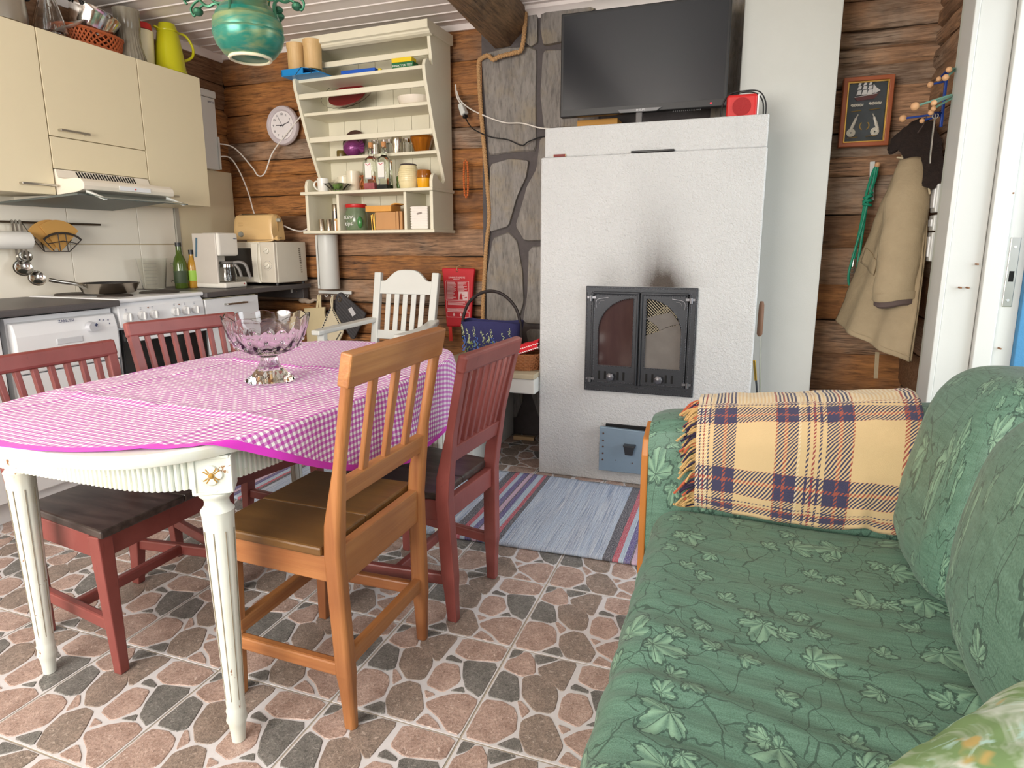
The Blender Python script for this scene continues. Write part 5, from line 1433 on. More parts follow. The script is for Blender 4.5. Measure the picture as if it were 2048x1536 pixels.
# ================================================================ ON THE WORKTOPS
pan = thing('frying_pan', 'steel frying pan with a long handle on the stove', 'frying pan', (-2.38, .80, .866))
m = MB(); m.lathe([(.002, .0), (.105, .0), (.112, .004), (.130, .042), (.135, .050), (.131, .050), (.108, .008), (.002, .006)], (-2.39, .80, .866), 44); m.build('body', plain('pan_steel', C8(186, 178, 166), .25, 1, var=.15), pan, smooth=True)
MB().lathe([(.002, 0), (.107, 0), (.119, .022), (.128, .042)], (-2.39, .80, .8735), 44, caps=False).build('inner_coating', plain('pan_black', C8(40, 38, 38), .4), pan, smooth=True)
m = MB(); m.tube(smooth_path([(-2.385, .672, .905), (-2.38, .63, .918), (-2.40, .56, .934), (-2.41, .525, .944)], 4), .009, 10); m.bar((-2.39, .69, .89), (-2.385, .65, .912), .03, .008); m.build('handle', STEEL, pan, smooth=True)
jug = thing('measuring_jug', 'clear plastic measuring jug by the wall tiles', 'jug', (-2.56, 1.25, .853))
m = MB(); m.lathe([(.002, 0), (.055, 0), (.058, .004), (.078, .165), (.080, .172), (.0775, .172), (.0555, .006), (.002, .003)], (-2.595, 1.235, .853), 32); m.build('body', glassy('clear_plastic', (.93, .94, .92, 1), .08, 1.3), jug, smooth=True)
m = MB(); m.tube(smooth_path([(-2.545, 1.315, .99), (-2.52, 1.352, .975), (-2.515, 1.352, .92), (-2.54, 1.305, .89)], 4), .006, 8); m.build('handle', glassy('clear_plastic_handle', (.9, .92, .9, 1), .1, 1.3), jug, smooth=True)
m = MB()
for k in range(7):
    z = .03+.019*k; r_ = .058+.02*z/.165+.0008; m.tube([(-2.595+r_*math.cos(a), 1.235+r_*math.sin(a), .853+z) for a in [R(-75)+R(50)*i/6 for i in range(7)]], .0008, 4)
m.build('scale_mark', plain('grey_scale', C8(140, 136, 128), .6), jug, kind='stuff')
def bottle(name, lab, cat, loc, prof, gmat, capmat, capz, capr, caph, liquid=None, labelm=None, lz=(0, 0), group=None, n=20):
    t = thing(name, lab, cat, loc, group=group)
    MB().lathe(prof, loc, n).build('body', gmat, t, smooth=True)
    if capmat: MB().cyl((loc[0], loc[1], loc[2]+capz), (loc[0], loc[1], loc[2]+capz+caph), capr, n=16).build('cap', capmat, t, smooth=True)
    if labelm:
        r_ = prof[2][0]+.0008
        MB().grid(lambda a, b: (loc[0]+r_*math.cos(R(-130)+R(150)*a), loc[1]+r_*math.sin(R(-130)+R(150)*a), loc[2]+lz[0]+(lz[1]-lz[0])*b), 12, 1).build('paper_label', labelm, t, smooth=True)
    return t
OLV = plain('olive_glass', C8(70, 88, 30), .08, var=.1); GOLDOIL = plain('golden_oil', C8(176, 130, 40), .1); LBLK = plain('dark_label', C8(52, 66, 40), .6); LGRN = plain('green_label', C8(150, 190, 70), .6)
bottle('oil_bottle', 'tall green olive oil bottle behind the measuring jug', 'bottle', (-2.50, 1.338, .853), [(.002, 0), (.034, 0), (.036, .005), (.036, .14), (.030, .165), (.016, .195), (.0145, .235), (.015, .245), (.002, .245)], OLV, BLACK, .238, .0165, .022, labelm=LBLK, lz=(.03, .10))
bottle('oil_bottle', 'slim clear oil bottle with a black cap beside the coffee maker', 'bottle', (-2.47, 1.395, .853), [(.002, 0), (.024, 0), (.025, .005), (.025, .125), (.020, .15), (.011, .175), (.011, .195), (.002, .195)], GOLDOIL, BLACK, .192, .0135, .026, labelm=LGRN, lz=(.04, .10))
# coffee maker
cm = thing('coffee_maker', 'white drip coffee maker with a glass pot', 'coffee maker', (-2.35, 1.48, .853))
CW = plain('coffee_maker_white', C8(232, 228, 218), .32)
YA_, YB_ = 1.398, 1.560
m = MB(); m.box(-2.455, YA_, .862, -2.375, YB_, 1.165); m.build('tank', CW, cm, bevel=.012, seg=3)
MB().box(-2.455, YA_-.001, .862, -2.285, YA_+.012, 1.165).build('side_panel', plain('grey_white_side', C8(204, 196, 186), .4), cm, bevel=.004)
MB().box(-2.40, YA_+.006, 1.035, -2.270, YB_, 1.168).build('brew_head', CW, cm, bevel=.014, seg=3)
MB().box(-2.455, YA_-.002, .853, -2.235, YB_+.01, .884).build('base', CW, cm, bevel=.010, seg=3)
MB().bar((-2.432, YA_-.0035, 1.03), (-2.418, YA_-.0035, 1.14), .010, .004, up=(0, 1, 0)).build('water_gauge', plain('gauge_blue', C8(80, 110, 128), .3), cm)
MB().ball((-2.238, 1.545, .872), .009, 12, .4, 1.2, .8).build('switch', RED, cm)
text('PHILIPS', LET, .009, frame((-2.2695, 1.535, 1.135), (0, 1, 0), (0, 0, 1)), cm)
carafe = MB().lathe([(.002, 0), (.050, 0), (.055, .010), (.055, .035), (.045, .085), (.040, .102), (.0425, .108), (.038, .108), (.042, .085), (.052, .035), (.050, .006), (.002, .004)], (-2.300, 1.485, .886), 30).build('pot', GLASS, cm, smooth=True)
MB().cyl((-2.300, 1.485, .886+.085), (-2.300, 1.485, .886+.102), .0445, .0425, 30, caps=False).build('band', CHROME, cm, smooth=True)
m = MB(); m.cyl((-2.30, 1.485, .992), (-2.30, 1.485, 1.004), .042, .036, 24); m.build('lid', plain('grey_handle', C8(120, 116, 112), .4), cm, smooth=True)
m = MB(); m.tube(smooth_path([(-2.262, 1.50, .996), (-2.23, 1.512, 1.0), (-2.200, 1.525, .985), (-2.185, 1.532, .935), (-2.180, 1.536, .905)], 4), .0095, 10); m.tube(smooth_path([(-2.255, 1.505, .985), (-2.235, 1.512, .955), (-2.226, 1.516, .915)], 4), .0085, 10)
m.build('pot_handle', bpy.data.materials['grey_handle'], cm, smooth=True)
m = MB(); m.tube(smooth_path([(-2.46, 1.43, 1.02), (-2.52, 1.42, .98), (-2.55, 1.40, .92), (-2.52, 1.40, .87), (-2.45, 1.42, .859)], 5), .0035, 6); m.tube(smooth_path([(-2.46, 1.45, .94), (-2.53, 1.44, .92), (-2.545, 1.42, .88), (-2.50, 1.41, .858)], 5), .0035, 6)
m.build('cable', BLACK, cm, smooth=True)
# microwave
mw_ = thing('microwave', 'cream white microwave oven with two dials', 'microwave', (-2.34, 1.85, .853))
MWW = plain('microwave_white', C8(226, 220, 204), .38)
MB().box(-2.56, 1.706, .868, -2.120, 1.990, 1.118).build('body', MWW, mw_, bevel=.006)
MB().box(-2.56, 1.688, .870, -2.228, 1.707, 1.116).build('door', MWW, mw_, bevel=.004)
MB().box(-2.535, 1.6865, .905, -2.285, 1.689, 1.080).build('window', plain('microwave_window', C8(46, 40, 36), .2), mw_)
MB().box(-2.226, 1.688, .870, -2.122, 1.707, 1.116).build('control_panel', plain('panel_cream', C8(214, 206, 190), .42), mw_, bevel=.004)
MB().prism([(-2.28, .875), (-2.228, .868), (-2.240, .91), (-2.246, .99), (-2.240, 1.07), (-2.232, 1.11), (-2.285, 1.11)], 'y', 1.674, 1.689).build('door_handle', MWW, mw_, bevel=.003)
for z, sx_, sz_ in ((1.065, 1.1, .8), (.975, .9, 1.15)):
    m = MB(); m.lathe([(.002, .014), (.012, .014), (.019, .010), (.020, 0)], (-2.176, 1.688, z), 22, Matrix.Rotation(R(90), 3, 'X')); kk = m.build('dial', MWW, mw_, smooth=True)
    MB().bar((-2.176-.014*sx_, 1.672, z-.006), (-2.176+.014*sx_, 1.672, z+.006), .006, .010, up=(0, 1, 0)).build('dial_grip', MWW, kk, bevel=.002)
m = MB()
for k in range(18):
    a = 2*PI*k/18; m.bar((-2.176+.026*math.cos(a), 1.6872, .975+.026*math.sin(a)), (-2.176+.030*math.cos(a), 1.6872, .975+.030*math.sin(a)), .0016, .001, up=(0, 1, 0))
m.build('dial_print', LET, mw_, kind='stuff')
m = MB()
for k in range(13): m.box(-2.1215, 1.925-.001*k, .925+.0125*k, -2.119, 1.942-.001*k, .931+.0125*k)
m.build('vent_slots', plain('vent_brown', C8(120, 108, 92), .7), mw_, kind='stuff')
for x, y in ((-2.53, 1.72), (-2.14, 1.72), (-2.53, 1.97), (-2.14, 1.97)): MB().cyl((x, y, .852), (x, y, .869), .010, n=10).build('foot', BLACK, mw_)
# toaster
ts = thing('toaster', 'cream toaster standing on top of the microwave', 'toaster', (-2.32, 1.80, 1.118))
TC = plain('toaster_cream', C8(222, 186, 130), .32)
m = MB(); rings = []
for x, k in ((-2.475, .88), (-2.465, .97), (-2.45, 1.0), (-2.21, 1.0), (-2.195, .97), (-2.185, .90)):
    pr2 = [(-.060, 0), (-.062, .06), (-.058, .12), (-.045, .148), (-.02, .158), (.02, .158), (.045, .148), (.058, .12), (.062, .06), (.060, 0)]
    rings.append([(x+(.010 if b < .05 else 0)*(1 if x < -2.3 else -1)*-1, 1.81+a*k, 1.132+b*k) for a, b in pr2])
m.loft(rings); m.build('body', TC, ts, smooth=True)
MB().box(-2.470, 1.752, 1.119, -2.188, 1.868, 1.134).build('base', plain('toaster_base', C8(120, 96, 74), .5), ts, bevel=.004)
for y in (1.79, 1.83): MB().box(-2.43, y-.008, 1.287, -2.23, y+.008, 1.2915).build('slot', DARKHOLE, ts)
MB().box(-2.186, 1.80, 1.240, -2.160, 1.822, 1.262).build('lever', plain('lever_grey', C8(150, 150, 140), .4), ts, bevel=.005)
MB().box(-2.187, 1.806, 1.15, -2.182, 1.816, 1.275).build('lever_slot', plain('lever_track', C8(190, 150, 96), .5), ts)
MB().cyl((-2.415, 1.7495, 1.165), (-2.415, 1.738, 1.165), .018, .015, 20).build('dial', bpy.data.materials['lever_grey'], ts, smooth=True)
for z in (1.215, 1.232): MB().box(-2.432, 1.747, z, -2.398, 1.7495, z+.005).build('button', plain('toaster_button', C8(206, 170, 116), .4) if z < 1.22 else bpy.data.materials['toaster_button'], ts, bevel=.001)
pg = thing('toaster_plug', 'cream power plug and cord lying on the microwave', 'plug', (-2.15, 1.76, 1.119))
MB().tube(smooth_path([(-2.36, 1.735, 1.123), (-2.25, 1.73, 1.122), (-2.185, 1.735, 1.124), (-2.165, 1.745, 1.130)], 5), .0035, 6).build('cord', TC, pg, smooth=True)
m = MB(); m.lathe([(.004, 0), (.006, .012), (.013, .022), (.0155, .032), (.015, .042), (.004, .043)], (-2.168, 1.745, 1.1345), 14, Matrix.Rotation(R(80), 3, 'Y')); m.build('plug_body', TC, pg, smooth=True)
for s_ in (-.006, .006): MB().cyl((-2.126, 1.745+s_, 1.1410), (-2.110, 1.745+s_, 1.1438), .0022, n=8).build('pin', STEEL, pg)

# ================================================================ ON TOP OF THE CABINETS
ZT = 2.0345
pot = thing('stock_pot', 'brushed steel pot at the left edge on top of the cabinets', 'pot', (-2.53, .55, ZT))
MB().lathe([(.002, 0), (.108, 0), (.114, .006), (.116, .04), (.112, .10), (.106, .15), (.098, .155), (.002, .15)], (-2.545, .545, ZT), 40).build('body', plain('dull_steel', C8(176, 170, 158), .36, 1, var=.15), pot, smooth=True)
m = MB(); m.tube(smooth_path([(-2.545, .655, ZT+.135), (-2.545, .70, ZT+.15), (-2.545, .655, ZT+.165)], 4), .007, 8); m.build('handle', BLACK, pot, smooth=True)
dcn = thing('glass_decanter', 'cut glass decanter between the steel pot and the woven tray', 'decanter', (-2.48, .735, ZT))
MB().lathe([(.002, 0), (.072, 0), (.074, .008), (.066, .04), (.050, .10), (.032, .16), (.020, .22), (.017, .25), (.014, .25), (.028, .16), (.060, .04), (.066, .012), (.002, .010)], (-2.485, .737, ZT), 40, wob=lambda a, i, z: 1+.03*math.cos(12*a)).build('body', GLASS, dcn, smooth=True)
# woven tray basket
TRY = plain('orange_brown_weave', C8(172, 88, 46), .65, var=.2, vscale=50)
tr_ = thing('woven_tray', 'orange brown woven tray basket on top of the cabinets', 'basket', (-2.52, .945, ZT))
cx, cy, ax_, ay_ = -2.53, .945, .10, .155
def el(k, a): return (cx+ax_*k*math.copysign(abs(math.cos(a))**.7, math.cos(a)), cy+ay_*k*math.copysign(abs(math.sin(a))**.7, math.sin(a)))
N = 44
for s_ in (1, -1):
    for j in range(N):
        a = 2*PI*j/N; a2 = a+s_*.34
        p0, pm, p1 = el(.95, a), el(.99, (a+a2)/2), el(1.03, a2)
        MB().tube([(p0[0], p0[1], ZT+.004), (pm[0]+.001*s_, pm[1], ZT+.035), (p1[0], p1[1], ZT+.070)], .0042, 5).build('cane', TRY, tr_)
for k, z, r_ in ((.96, .005, .006), (1.03, .072, .008)): MB().tube([(*el(k, 2*PI*j/60), ZT+z) for j in range(61)], r_, 6).build('rim', TRY, tr_, smooth=True)
MB().prism([el(.95, 2*PI*j/40) for j in range(40)], 'z', ZT+.001, ZT+.006).build('base', TRY, tr_)
sbw = thing('steel_bowl', 'large shiny steel mixing bowl resting in the woven tray', 'bowl', (-2.53, .95, ZT+.01))
M_ = Matrix.Rotation(R(-16), 3, 'X') @ Matrix.Rotation(R(14), 3, 'Y')
MB().lathe([(.002, 0), (.048, 0), (.062, .01), (.090, .07), (.105, .13), (.110, .150), (.113, .153), (.107, .150), (.086, .07), (.058, .012), (.002, .006)], (-2.535, .94, ZT+.036), 44, M_).build('body', CHROME, sbw, smooth=True)
M2 = lambda p: M_ @ Vector(p) + Vector((-2.535, .94, ZT+.036))
for a in (R(100), R(-80)):
    MB().tube([M2((.115*math.cos(a+d), .115*math.sin(a+d), .142+.02*math.cos(d*6))) for d in (-.32, -.2, 0, .2, .32)], .006, 8).build('handle', BLACK, sbw, smooth=True)
tag(MB().lathe([(.002, 0), (.05, .0), (.075, .012), (.078, .016), (.002, .010)], (-2.49, .83, ZT+.066), 30, Matrix.Rotation(R(30), 3, 'X')).build('steel_saucer', plain('lid_grey', C8(206, 202, 196), .3, .6), smooth=True), 'pale metal saucer leaning in front of the steel bowl', 'saucer')
vs = thing('glass_vase', 'grey ribbed pressed glass vase on top of the cabinets', 'vase', (-2.50, 1.155, ZT))
VG = NT('grey_pressed_glass'); VG.base(VG.mix(VG.noise(VG.co('Object', (60, 60, 20)), 1, 3), C8(150, 140, 118), C8(206, 198, 180))); VG.par(Roughness=.15, IOR=1.45); VG.b.inputs['Transmission Weight'].default_value = .55
MB().lathe([(.002, 0), (.070, 0), (.074, .01), (.066, .04), (.056, .08), (.054, .12), (.056, .155), (.060, .165), (.060, .22), (.064, .245), (.058, .245), (.050, .16), (.048, .10), (.060, .03), (.002, .012)], (-2.50, 1.155, ZT), 56, wob=lambda a, i, z: 1+(.022*math.cos(28*a) if z < .16 else .006*math.cos(40*a))).build('body', VG.mat, vs, smooth=True)
cjn = thing('cream_canister', 'tall cream plastic canister between the vase and the thermos jug', 'canister', (-2.53, 1.275, ZT))
MB().lathe([(.002, 0), (.044, 0), (.050, .008), (.058, .17), (.060, .185), (.002, .19)], (-2.545, 1.275, ZT), 28).build('body', plain('cream_plastic', C8(228, 216, 178), .4), cjn, smooth=True)
MB().cyl((-2.545, 1.275, ZT+.190), (-2.545, 1.275, ZT+.222), .054, .050, 24).build('lid', RED, cjn, smooth=True)
th_ = thing('thermos_jug', 'bright yellow green thermos jug on top of the cabinets', 'thermos', (-2.50, 1.405, ZT))
YG = NT('lime_plastic'); YG.base(C8(186, 182, 22)); YG.par(Roughness=.28); YG.b.inputs['Subsurface Weight'].default_value = .1
MB().lathe([(.002, 0), (.082, 0), (.084, .004), (.080, .018), (.078, .022), (.070, .10), (.060, .17), (.054, .205), (.050, .213), (.002, .213)], (-2.50, 1.405, ZT), 36).build('body', YG.mat, th_, smooth=True)
MB().lathe([(.002, 0), (.052, 0), (.054, .006), (.047, .022), (.040, .042), (.002, .045)], (-2.50, 1.405, ZT+.213), 30).build('lid', YG.mat, th_, smooth=True)
m = MB(); m.tube(smooth_path([(-2.485, 1.452, ZT+.222), (-2.465, 1.495, ZT+.215), (-2.452, 1.525, ZT+.165), (-2.452, 1.520, ZT+.115), (-2.465, 1.485, ZT+.085), (-2.475, 1.465, ZT+.082)], 5), .0072, 8); m.build('handle', YG.mat, th_, smooth=True)
m = MB(); m.bar((-2.51, 1.36, ZT+.220), (-2.52, 1.335, ZT+.228), .02, .008); m.build('spout', YG.mat, th_)

# fuse box and cables in the corner
fb = thing('fuse_box', 'white fuse box on the log wall behind the last cabinet', 'fuse box', (-2.69, 1.75, 1.53))
MB().box(-2.728, 1.60, 1.575, -2.662, 1.880, 2.010).build('case', WHITEP, fb, bevel=.004)
MB().box(-2.728, 1.595, 2.012, -2.655, 1.886, 2.055).build('cover', WHITEP, fb, bevel=.006)
MB().box(-2.662, 1.870, 1.58, -2.652, 1.884, 1.78).build('hinge_strip', WHITEP, fb, bevel=.002)
text('ENSTO', LET, .016, frame((-2.6612, 1.845, 1.985), (0, 1, 0), (0, 0, 1)), fb)
CAB = plain('white_cable', C8(232, 226, 218), .5)
def cable(path, r, lab, mat=CAB, name='cable'):
    m = MB(); m.tube(smooth_path(path, 8), r, 8); o = m.build(name, mat, smooth=True); tag(o, lab, 'cable'); return o
cable([(-2.66, 1.875, 1.74), (-2.60, 1.95, 1.72), (-2.50, 1.985, 1.60), (-2.455, 1.985, 1.545), (-2.40, 1.985, 1.56), (-2.33, 1.985, 1.68), (-2.22, 1.982, 1.78), (-2.08, 1.982, 1.90), (-1.99, 1.985, 1.99)], .0042, 'white cable looping across the wall clock to the shelf')
cable([(-2.66, 1.875, 1.66), (-2.62, 1.93, 1.655), (-2.575, 1.96, 1.56), (-2.53, 1.97, 1.43), (-2.47, 1.93, 1.33), (-2.40, 1.885, 1.24)], .0042, 'white cable dropping from the fuse box behind the toaster')
cable([(-2.20, 1.885, 1.22), (-2.15, 1.94, 1.19), (-2.10, 1.975, 1.195), (-2.03, 1.982, 1.26), (-1.99, 1.982, 1.36), (-1.982, 1.985, 1.46), (-1.985, 1.985, 1.56)], .0046, 'white cable running from the toaster up beside the shelf')
# ================================================================ WALL SHELF
SR = R(-2.5)
sh = thing('plate_shelf', 'old cream painted plate shelf on the log wall', 'shelf', (-1.505, 2.018, 1.165), SR, local=True)
XL, XR = -.437, .437
fy = [(1.165, -.245), (1.405, -.245), (1.41, -.245), (1.445, -.245), (1.475, -.235), (1.488, -.215), (1.478, -.185), (1.455, -.165), (1.44, -.120), (1.46, -.098), (1.50, -.112), (1.60, -.155), (1.72, -.205), (1.865, -.252), (1.98, -.290), (2.03, -.296), (2.058, -.285), (2.07, -.262), (2.06, -.240), (2.045, -.232), (2.05, -.215), (2.10, -.220), (2.15, -.230), (2.20, -.235)]
zo = 1.165
def front(z):
    pts = [(1.165, -.245), (1.40, -.245), (1.44, -.120), (1.50, -.112), (1.60, -.155), (1.72, -.205), (1.865, -.252), (1.98, -.290), (2.2, -.235)]
    for (a, b), (c, d) in zip(pts[:-1], pts[1:]):
        if a <= z <= c: return b+(d-b)*(z-a)/(c-a)
    return -.23
poly = [(y, z-zo) for z, y in fy]+[(0, 2.20-zo), (0, 1.165-zo)]
for x0 in (XL, XR-.020): MB().prism(poly, 'x', x0, x0+.020).build('side', CREAMP, sh, bevel=.003)
# back boards
for k in range(7):
    w_ = (XR-XL-.04)/7; x0 = XL+.02+w_*k
    MB().box(x0+.001, -.012, 1.17-zo, x0+w_-.001, -.002, 2.20-zo).build('back_board', CREAMP, sh, bevel=.002)
for z in (2.030, 1.852, 1.612): MB().box(XL+.02, front(z)+.012, z-.009-zo, XR-.02, -.012, z+.009-zo).build('shelf_board', CREAMP, sh, bevel=.003)
for z in (2.115, 1.944, 1.714): MB().box(XL+.02, front(z)+.004 if z < 2.1 else -.222, z-.015-zo, XR-.02, front(z)+.018 if z < 2.1 else -.206, z+.015-zo).build('plate_rail', CREAMP, sh, bevel=.003)
MB().box(XL-.018, -.268, 1.392-zo, XR+.012, -.002, 1.410-zo).build('ledge', CREAMP, sh, bevel=.004)
MB().box(XL-.018, -.262, 1.165-zo, XR+.014, -.002, 1.183-zo).build('bottom_board', CREAMP, sh, bevel=.005)
for x in (-.205, .255): MB().box(x-.009, -.240, 1.183-zo, x+.009, -.012, 1.392-zo).build('divider', CREAMP, sh, bevel=.002)
cp = [(-.235, 2.186), (-.262, 2.192), (-.272, 2.200), (-.276, 2.208), (-.292, 2.212), (-.292, 2.252), (0, 2.252), (0, 2.198), (-.235, 2.198)]
m = MB(); m.prism([(a, b-zo) for a, b in cp], 'x', XL-.0, XR+.018); m.build('cornice', CREAMP, sh, bevel=.002)

def onshelf(dx, dy, z):   # shelf frame -> world
    c, s_ = math.cos(SR), math.sin(SR)
    return (-1.505+dx*c-dy*s_, 2.018+dx*s_+dy*c, z)
def wx(x): return x+1.505
# --- top board
z1 = 2.040
tray = thing('blue_folder', 'bright blue folder with elastic bands on the shelf top', 'folder', onshelf(-.34, -.235, z1), SR, local=True)
BLU = plain('bright_blue_card', C8(28, 136, 206), .4); 
m = MB(); m.box(-.12, -.12, 0, .14, .08, .004); m.box(-.12, -.12, .004, -.115, .08, .03); m.grid(lambda a, b: (-.12+.26*a, -.12+.20*b, .034-.028*max(0, (a-.55)/.45)**1.5), 10, 4)
m.box(-.12, -.12, .004, .03, -.116, .034)
m.build('cover', BLU, tray, solid=.002)
m = MB(); m.tube([(-.02, -.122, .0), (.02, -.122, .036), (.06, .08, .036)], .0018, 5); m.tube([(.09, -.122, .0), (.075, -.122, .026), (.06, .0, .028)], .0018, 5); m.build('elastic_band', BLACK, tray)
CUPW = wood('turned_pale_wood', 2, C8(214, 174, 116), C8(236, 202, 148), C8(206, 166, 108), .5, 2, .1, 40)
for k, (x, h, lab) in enumerate(((-.405, .148, 'pale wooden tumbler on the blue folder, nearer the clock'), (-.290, .155, 'pale wooden tumbler on the blue folder, farther from the clock'))):
    p = onshelf(x, -.285, z1+.036)
    m = MB(); m.lathe([(.002, 0), (.046, 0), (.048, .004), (.050, h-.03), (.053, h-.026), (.053, h), (.048, h), (.044, .01), (.002, .008)], p, 40, wob=lambda a, i, z: 1+(.012*math.cos(24*a) if z < h-.03 else 0))
    tag(m.build('wooden_tumbler', CUPW, smooth=True), lab, 'tumbler', 'wooden tumblers')
DBL = plain('royal_blue_card', C8(20, 86, 190), .45)
tag(MB().box(*(lambda p: (p[0]-.11, p[1]-.05, p[2], p[0]+.11, p[1]+.05, p[2]+.022))(onshelf(-.02, -.20, z1))).build('blue_box', DBL, bevel=.003), 'flat royal blue case on the shelf top', 'case')
p = onshelf(.118, -.235, z1); tag(MB().lathe([(.001, 0), (.010, .002), (.012, .012), (.009, .016), (.001, .018)], p, 12, Matrix.Rotation(R(10), 3, 'Y')).build('yellow_cap', plain('yellow_plastic', C8(226, 206, 40), .4), smooth=True), 'small yellow cap beside the royal blue case', 'cap')
p = onshelf(.265, -.21, z1); gb = thing('game_box', 'green and yellow box at the right of the shelf top', 'box', (p[0], p[1], z1))
MB().box(p[0]-.066, p[1]-.03, z1, p[0]+.066, p[1]+.03, z1+.032).build('lower_box', plain('box_green', C8(22, 108, 62), .5), gb, bevel=.001)
MB().box(p[0]-.066, p[1]-.03, z1+.033, p[0]+.056, p[1]+.025, z1+.056).build('upper_box', plain('box_yellow', C8(236, 204, 24), .5), gb, bevel=.001)
text('MINIATYYRI TEST', plain('white_print', C8(236, 236, 230), .5), .0155, frame((p[0], p[1]-.0306, z1+.015), (1, 0, 0), (0, 0, 1)), gb)
# --- second board
z2 = 1.8625
p = onshelf(-.18, -.10, z2)
gp = thing('glass_platter', 'large glass platter with a dark red centre standing on the shelf', 'platter', p)
M_ = Matrix.Rotation(R(50), 3, 'X') @ Matrix.Diagonal((1.35, 1, 1))
m = MB(); m.lathe([(.002, 0), (.05, .001), (.095, .010), (.125, .022), (.125, .026), (.093, .014), (.05, .005), (.002, .004)], (p[0], p[1]-.02, z2+.092), 48, M_, wob=lambda a, i, z: 1+(.015*math.cos(24*a) if i in (3, 4) else 0)); m.build('rim', GLASS, gp, smooth=True)
m = MB(); m.lathe([(.002, .0), (.05, .001), (.092, .010), (.090, .012), (.002, .004)], (p[0], p[1]-.028, z2+.094), 40, M_); m.build('red_centre', plain('dark_red_glass', C8(120, 22, 26), .1), gp, smooth=True)
p = onshelf(.29, -.14, z2)
m = MB(); m.lathe([(.002, 0), (.088, 0), (.092, .003), (.104, .036), (.106, .042), (.101, .042), (.088, .006), (.002, .005)], p, 64, wob=lambda a, i, z: 1+(.018*abs(math.sin(11*a)) if i > 1 and i < 7 else 0))
tag(m.build('flan_dish', plain('white_ceramic', C8(238, 228, 212), .2), smooth=True), 'white fluted ceramic flan dish on the shelf', 'dish')
# --- third board
z3 = 1.6225
p = onshelf(-.20, -.075, z3)
pb = thing('purple_pouch', 'shiny purple tied gift pouch on the shelf', 'pouch', p)
PUR = plain('purple_foil', C8(128, 56, 116), .25, .3, var=.2, vscale=30, bump=.8, bscale=40)
m = MB(); m.ball((p[0], p[1], p[2]+.052), .052, 24, 1.15, .95, 1.0); m.build('pouch', PUR, pb, smooth=True)
m = MB()
for k in range(9):
    a = R(-50)+R(100)*k/8; q0 = Vector((p[0]+.045, p[1]-.02, p[2]+.055)); m.add([q0, q0+Vector((.05*math.cos(a), -.004+.006*(k % 2), .05*math.sin(a))), q0+Vector((.05*math.cos(a+.22), .004, .05*math.sin(a+.22)))], [(0, 1, 2)])
m.build('ruffle', PUR, pb)
BRG = plain('brown_glass', C8(88, 56, 30), .1); 
p = onshelf(-.205, -.03, z3)
tag(MB().lathe([(.002, .0), (.03, .002), (.075, .006), (.08, .01), (.078, .012), (.002, .008)], (p[0], p[1]-.012, z3+.082), 32, Matrix.Rotation(R(80), 3, 'X')).build('dark_plate', plain('dark_brown_plate', C8(70, 44, 36), .3), smooth=True), 'dark round plate behind the purple pouch', 'plate')
p = onshelf(-.285, -.07, z3)
tag(MB().lathe([(.002, 0), (.028, 0), (.030, .01), (.030, .038), (.027, .042), (.002, .042)], p, 20).build('amber_pot', plain('olive_pot', C8(104, 88, 40), .3), smooth=True), 'small olive brown pot left of the purple pouch', 'pot')
MET = plain('silver_metal', C8(206, 198, 184), .22, 1)
def glassware(x, y, r_, h, lab, mat, top=None, name='spice_jar', cat='jar', cone=0):
    p = onshelf(x, y, z3); t = thing(name, lab, cat, p)
    MB().lathe([(.002, 0), (r_*(1-cone), 0), (r_*(1-cone*.9), .003), (r_, h-.004), (r_, h), (r_*.9, h), (r_*(.88-cone), .006), (.002, .004)], p, 20).build('body', mat, t, smooth=True)
    if top: MB().cyl((p[0], p[1], p[2]+h), (p[0], p[1], p[2]+h+.022), r_*.92, r_*.86, 18).build('lid', top, t, smooth=True)
glassware(-.103, -.07, .018, .045, 'tiny clear glass right of the purple pouch', GLASS, None, 'shot_glass', 'glass')
glassware(-.038, -.075, .027, .062, 'small steel jar behind the left glass bottle', MET, CHROME)
glassware(.012, -.05, .022, .068, 'clear shaker with a chrome lid behind the right glass bottle', GLASS, CHROME)
glassware(.052, -.055, .024, .066, 'clear shaker with a chrome lid left of the steel cup', GLASS, CHROME)
glassware(.118, -.085, .032, .098, 'shiny steel tumbler in the middle of the third shelf', MET, None, 'steel_cup', 'cup', .25)
glassware(.178, -.07, .026, .062, 'clear shaker with a chrome lid right of the steel cup', GLASS, CHROME)
AMB = NT('amber_glass'); AMB.base(C8(196, 120, 30)); AMB.par(Roughness=.06, IOR=1.45); AMB.b.inputs['Transmission Weight'].default_value = .5
p = onshelf(.285, -.085, z3)
tag(MB().lathe([(.002, 0), (.036, 0), (.040, .004), (.062, .072), (.066, .074), (.066, .088), (.060, .088), (.036, .01), (.002, .006)], p, 48, wob=lambda a, i, z: 1+(.06*math.cos(12*a+z*18) if z < .073 else 0)).build('amber_bowl', AMB.mat, smooth=True), 'amber swirl glass bowl at the right of the third shelf', 'bowl')
